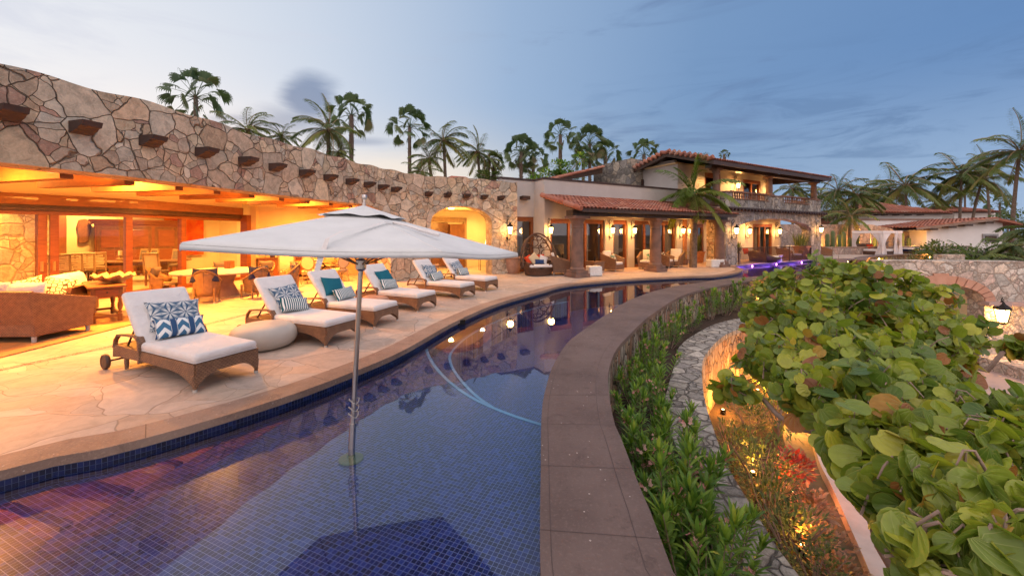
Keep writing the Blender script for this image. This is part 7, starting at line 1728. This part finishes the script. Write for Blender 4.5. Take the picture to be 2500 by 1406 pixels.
# palm like plants behind the gateway
def cycad(label, px, py, d, L_, n=16, mt='coco', s_=1, el=55):
    random.seed(px); m, p_ = make_coco(px, n, L_, .3, .04, el); q = PD(px, py, d); t = thing('garden_palm', label, 'palm', (q.x, q.y, q.z), 0, 'low palms in the terrace garden'); m.build('crown', M[mt], t); p_.build('stalks', M[mt], t); MB().tube([(0, 0, -1.6), (0, 0, .05)], [.12, .09], 8).build('trunk', M['trunk'], t); return t
for a in (('low green palm left of the fan shaped one behind the gateway', 2300, 630, 24, 1.3), ('pale fan shaped palm above the middle of the gateway', 2375, 640, 20, 1.5, 10, 'bpalm', 1, 85), ('drooping golden palm behind the gateway', 2420, 640, 23, 1.5), ('bushy palm behind the gateway beneath the white house gable', 2340, 630, 26, 1.3), ('low palm beside the purple hedge', 2470, 602, 24, 1.4), ('bright green palm at the photo edge beneath the roof overhang', 2520, 560, 30, 2.4, 18, 'coco', 1, 70), ('orange lit palm through the gateway opening', 2490, 745, 15, 1.5, 16, 'bpalm'), ('glowing palm leaves inside the arch', 2320, 765, 15.5, 1.3, 14, 'bpalm')): cycad(*a)
lamp('gate_palm_lamp', 'POINT', (gx(2490, 15), 14.5, -.9), 90, (1, .42, .06), hl, .1); bpy.data.objects['gate_palm_lamp'].parent = None
bpy.data.objects['gate_palm_lamp'].location = (gx(2490, 15), 14.3, -.8)
l2 = lamp('arch_inner_lamp', 'POINT', (gx(2330, 15), 14.9, -.5), 420, (1, .45, .08), None, .1)
hg = MB(); random.seed(2)
for k in range(1800): blade(hg, (random.uniform(-3, 3), random.uniform(-.7, .7), random.uniform(0, .8)), sph(random.uniform(0, 6.28), R(random.uniform(0, 80))), .16, .07, .2, 2)
o = hg.build('hedge', leafmat('purple_leaf', [(0, (.10, .05, .07)), (.5, (.18, .10, .12)), (1, (.26, .19, .15))])); q = PD(2500, 628, 25); o.location = (q.x + .8, q.y, q.z - .3); tag(o, 'dark purple hedge right of the palms behind the gateway', 'hedge')
struct(MB().prism([(gx(2290, 17), 17), (60, 17), (60, 37), (gx(2290, 37), 37)], -1.0, .15).build('garden_terrace', M['soil']))
bw = thing('boundary_wall', 'low pale stone wall beyond the gateway at the photo edge', 'wall'); MB().bx(gx(2475, 18), 60, 17.2, 17.5, .0, .80).build('stone_face', M['cream'], bw)
pb = thing('planter_block', 'short pale stone planter wall just above the gateway', 'wall'); q0, q1 = PD(2300, 640, 19), PD(2356, 640, 19); MB().bx(q0.x, q1.x, 19, 19.4, -.9, CH - 52 * 19 / F).build('stone_face', M['cream'], pb)
pb2 = thing('planter_block', 'low pale stone ledge between the curving cap and the gateway', 'wall'); q0, q1 = PD(2125, 660, 16), PD(2190, 660, 16); MB().bx(q0.x, q1.x + 1, 16.5, 16.8, -2.5, CH - 88 * 16.5 / F).build('stone_face', M['cream'], pb2)
# ------------------------------------------------------------------ far white houses
def hip(parent, x0, x1, y0, y1, z, h, nm='roof'):
    cx0, cx1 = x0 + (y1 - y0) / 2, x1 - (y1 - y0) / 2
    if cx1 < cx0: cx0 = cx1 = (x0 + x1) / 2
    cy = (y0 + y1) / 2; f = lambda c, v: (c * (x1 - x0) >= v * (cx0 - x0)) and (c * (x1 - x0) <= (x1 - x0) - v * (x1 - cx1))
    m = tile_roof((x0, y0, z), (x1 - x0, 0, 0), (0, cy - y0, h), int((x1 - x0) / .32), max(3, int((cy - y0) / .42)), .3, f)
    g_ = lambda c, v: (c >= v * .5) and (c <= 1 - v * .5)
    m2 = tile_roof((x0, y1, z), (0, y0 - y1, 0), (cx0 - x0, 0, h), int((y1 - y0) / .32), max(3, int((cx0 - x0) / .42)), .3, g_)
    m.add(m2.v, m2.f); m.a = (m.a + m2.a)[:len(m.f)]
    while len(m.a) < len(m.f): m.a.append(random.random())
    m.add([(x0, y0, z - .02), (x1, y0, z - .02), (x1, y1, z - .02), (x0, y1, z - .02), (cx0, cy, z + h - .05), (cx1, cy, z + h - .05)], [(0, 1, 5, 4), (1, 2, 5), (2, 3, 4, 5), (3, 0, 4)], None, .3)
    m.build(nm, M['roof'], parent, smooth=40); MB().bx(x0 + .1, x1 - .1, y0 + .1, y1 - .1, z - .16, z - .04).build('eaves', M['dwood'], parent)
def WP(px, d): return (px - 1250) * d / F
def ZP_(py, d): return CH + (HOR - py) * d / F
h1 = thing('white_house', 'far white house with a red hipped tile roof behind the garden wall', 'house', (0, 0, 0))
d = 46; MB().bx(WP(2122, d), WP(2300, d), d, d + 8, 0, ZP_(522, d)).build('upper_wall', M['wplaster'], h1); MB().bx(WP(2100, 43), WP(2275, 43), 43, 46, 0, ZP_(538, 43)).build('lower_wall', M['wplaster'], h1); MB().bx(WP(2098, 43), WP(2277, 43), 42.9, 46, ZP_(538, 43), ZP_(534, 43)).build('parapet_trim', M['coping'], h1)
hip(h1, WP(2112, 45), WP(2330, 45), 45, 55, ZP_(520, 45), (520 - 497) * 50 / F + .4)
for px in (2140, 2158, 2186, 2216, 2246): MB().bx(WP(px, 45.6), WP(px + 6, 45.6), 45.4, 46, ZP_(526, 45.6), ZP_(523, 45.6)).build('rafter_tail', M['dwood'], h1)
h2 = thing('white_house', 'far white house with a low red tiled roof between leaning coconut palms', 'house'); d = 58; MB().bx(WP(2330, d), WP(2430, d), d, d + 8, 0, ZP_(518, d)).build('wall', M['wplaster'], h2); hip(h2, WP(2310, 57), WP(2448, 57), 57, 66, ZP_(517, 57), 1.2)
h3 = thing('white_house', 'nearest white house of the group, with a long sloping tiled roof and a garage window', 'house'); d = 38
MB().bx(WP(2262, d), WP(2448, d), d, d + 7, 0, ZP_(562, d)).build('wall', M['wplaster'], h3)
m = MB(); xa, xb, xc = WP(2235, 37.4), WP(2436, 37.4), WP(2530, 37.4); z0_, z1_, z2_ = ZP_(557, 37.4), ZP_(533, 37.4), ZP_(552, 37.4)
m.add([(WP(2262, d), d + .01, ZP_(562, d)), (WP(2448, d), d + .01, ZP_(562, d)), (WP(2448, d), d + .01, ZP_(537, d)), (WP(2436, d), d + .01, ZP_(536, d)), (WP(2262, d), d + .01, ZP_(556, d))], [(0, 1, 2, 3, 4)]); m.build('gable_wall', M['wplaster'], h3)
for (A_, za_, B_, zb_, nn_) in ((xa, z0_, xb, z1_, 'roof'),):
    tr = tile_roof((A_, 37.3, za_), (0, 6, 0), (B_ - A_, 0, zb_ - za_), 18, 20, .3); tr.build('roof', M['roof'], h3, smooth=40)
    MB().add([(A_, 37.3, za_ - .18), (B_, 37.3, zb_ - .20), (B_, 37.3, zb_ + .02), (A_, 37.3, za_ + .02), (A_, 43, za_ - .18), (B_, 43, zb_ - .2)], [(0, 1, 2, 3), (0, 4, 5, 1)]).build('verge', M['coping'], h3)
MB().add([(xb, 37.3, z1_ - .2), (xc, 37.3, z2_ - .2), (xc, 37.3, z2_ + .02), (xb, 37.3, z1_ + .02), (xb, 43, z1_ - .2), (xc, 43, z2_ - .2), (xb, 43, z1_), (xc, 43, z2_)], [(0, 1, 2, 3), (0, 4, 5, 1), (3, 2, 7, 6)]).build('roof', M['roof'], h3)
for px in (2265, 2310, 2350, 2400): MB().bx(WP(px, 37.6), WP(px + 20, 37.6), 37.4, 38, z0_ + (z1_ - z0_) * (px - 2235) / 201 - .34, z0_ + (z1_ - z0_) * (px - 2235) / 201 - .18).build('rafter_tail', M['dwood'], h3)
f = MB().bx(WP(2400, 37.9), WP(2438, 37.9), 37.9, 38, ZP_(592, 38), ZP_(571, 38)).build('window', plain('grey_frame', (.35, .35, .36)), h3); MB().bx(WP(2405, 37.9), WP(2433, 37.9), 37.88, 37.9, ZP_(590, 38), ZP_(576, 38)).build('pane', M['dwood'], f)
h4 = thing('tiled_roof_house', 'low house whose red tiled roofs show above the stone garden wall', 'house'); d = 50; hip(h4, WP(2022, d), WP(2104, d), d, d + 5, ZP_(546, d), .9); MB().bx(WP(2026, d), WP(2100, d), d + .5, d + 4, 0, ZP_(547, d)).build('wall', M['wplaster'], h4)
# leafy trees and bushes behind
def leaftree(label, px, py, d, rx, rz, n, mt='shrub', name='leafy_tree', L_=.22, trunk=True):
    random.seed(px + py); q = PD(px, py, d); m = MB(); t = thing(name, label, 'tree', (q.x, q.y, 0), 0, 'leafy trees behind the houses'); cl_ = [Vector((random.gauss(0, .55) * rx, random.gauss(0, .4) * rx, random.gauss(0, .5) * rz)) for _ in range(14)]
    for k in range(n):
        c = random.choice(cl_); v = Vector((random.gauss(0, 1), random.gauss(0, 1), random.gauss(0, 1))).normalized(); p = c + Vector((v.x, v.y, v.z * .7)) * rx * .38 * random.uniform(.5, 1); blade(m, p + Vector((0, 0, q.z)), v + Vector((0, 0, .4)), L_, L_ * .6, .2, 2)
    m.build('crown', M[mt], t)
    st_ = MB().tube([(0, 0, 0), (.1, 0, q.z * .6), (0, 0, q.z)], [.2, .14, .06], 7)
    for c in cl_: st_.tube([(0, 0, q.z * .8), (c.x * .5, c.y * .5, q.z + c.z * .3), (c.x, c.y, q.z + c.z)], [.06, .04, .02], 5)
    st_.build('trunk', M['bark'], t)
leaftree('round leaved green tree behind the white wing parapet', 1375, 425, 32, 1.9, .9, 1500, 'olean', L_=.26)
leaftree('low green tree at the foot of the fan palm clump', 1310, 445, 33, 1.6, .6, 900, 'olean', L_=.24)
for k, (px, py, d, rx, rz, lb) in enumerate(((2030, 520, 46, 2.4, 1.6, 'leafy tree right behind the villa end'), (2085, 515, 43, 2.0, 1.5, 'leafy tree among the palms above the garden wall'), (2120, 540, 47, 1.6, 1.2, 'bushy tree left of the white house'), (2490, 575, 44, 2.2, .9, 'bushy tree beneath the gable of the nearest white house'), (2310, 622, 27, 2.0, .6, 'dense bush behind the gateway palms'), (2400, 628, 26, 1.8, .55, 'second dense bush behind the gateway palms'), (1195, 430, 36, 1.2, .5, 'small bush top by the leaning palms'))): leaftree(lb, px, py, d, rx, rz, 1300, 'shrub', L_=.2)
leaftree('far line of trees left of the nearest white house', 2140, 548, 80, 5, 1.5, 1200, 'shrub', L_=.5); leaftree('far tree line beyond the coconut palms', 2460, 535, 90, 6, 1.2, 1200, 'shrub', L_=.5)
# ------------------------------------------------------------------ finish
bpy.context.view_layer.update()
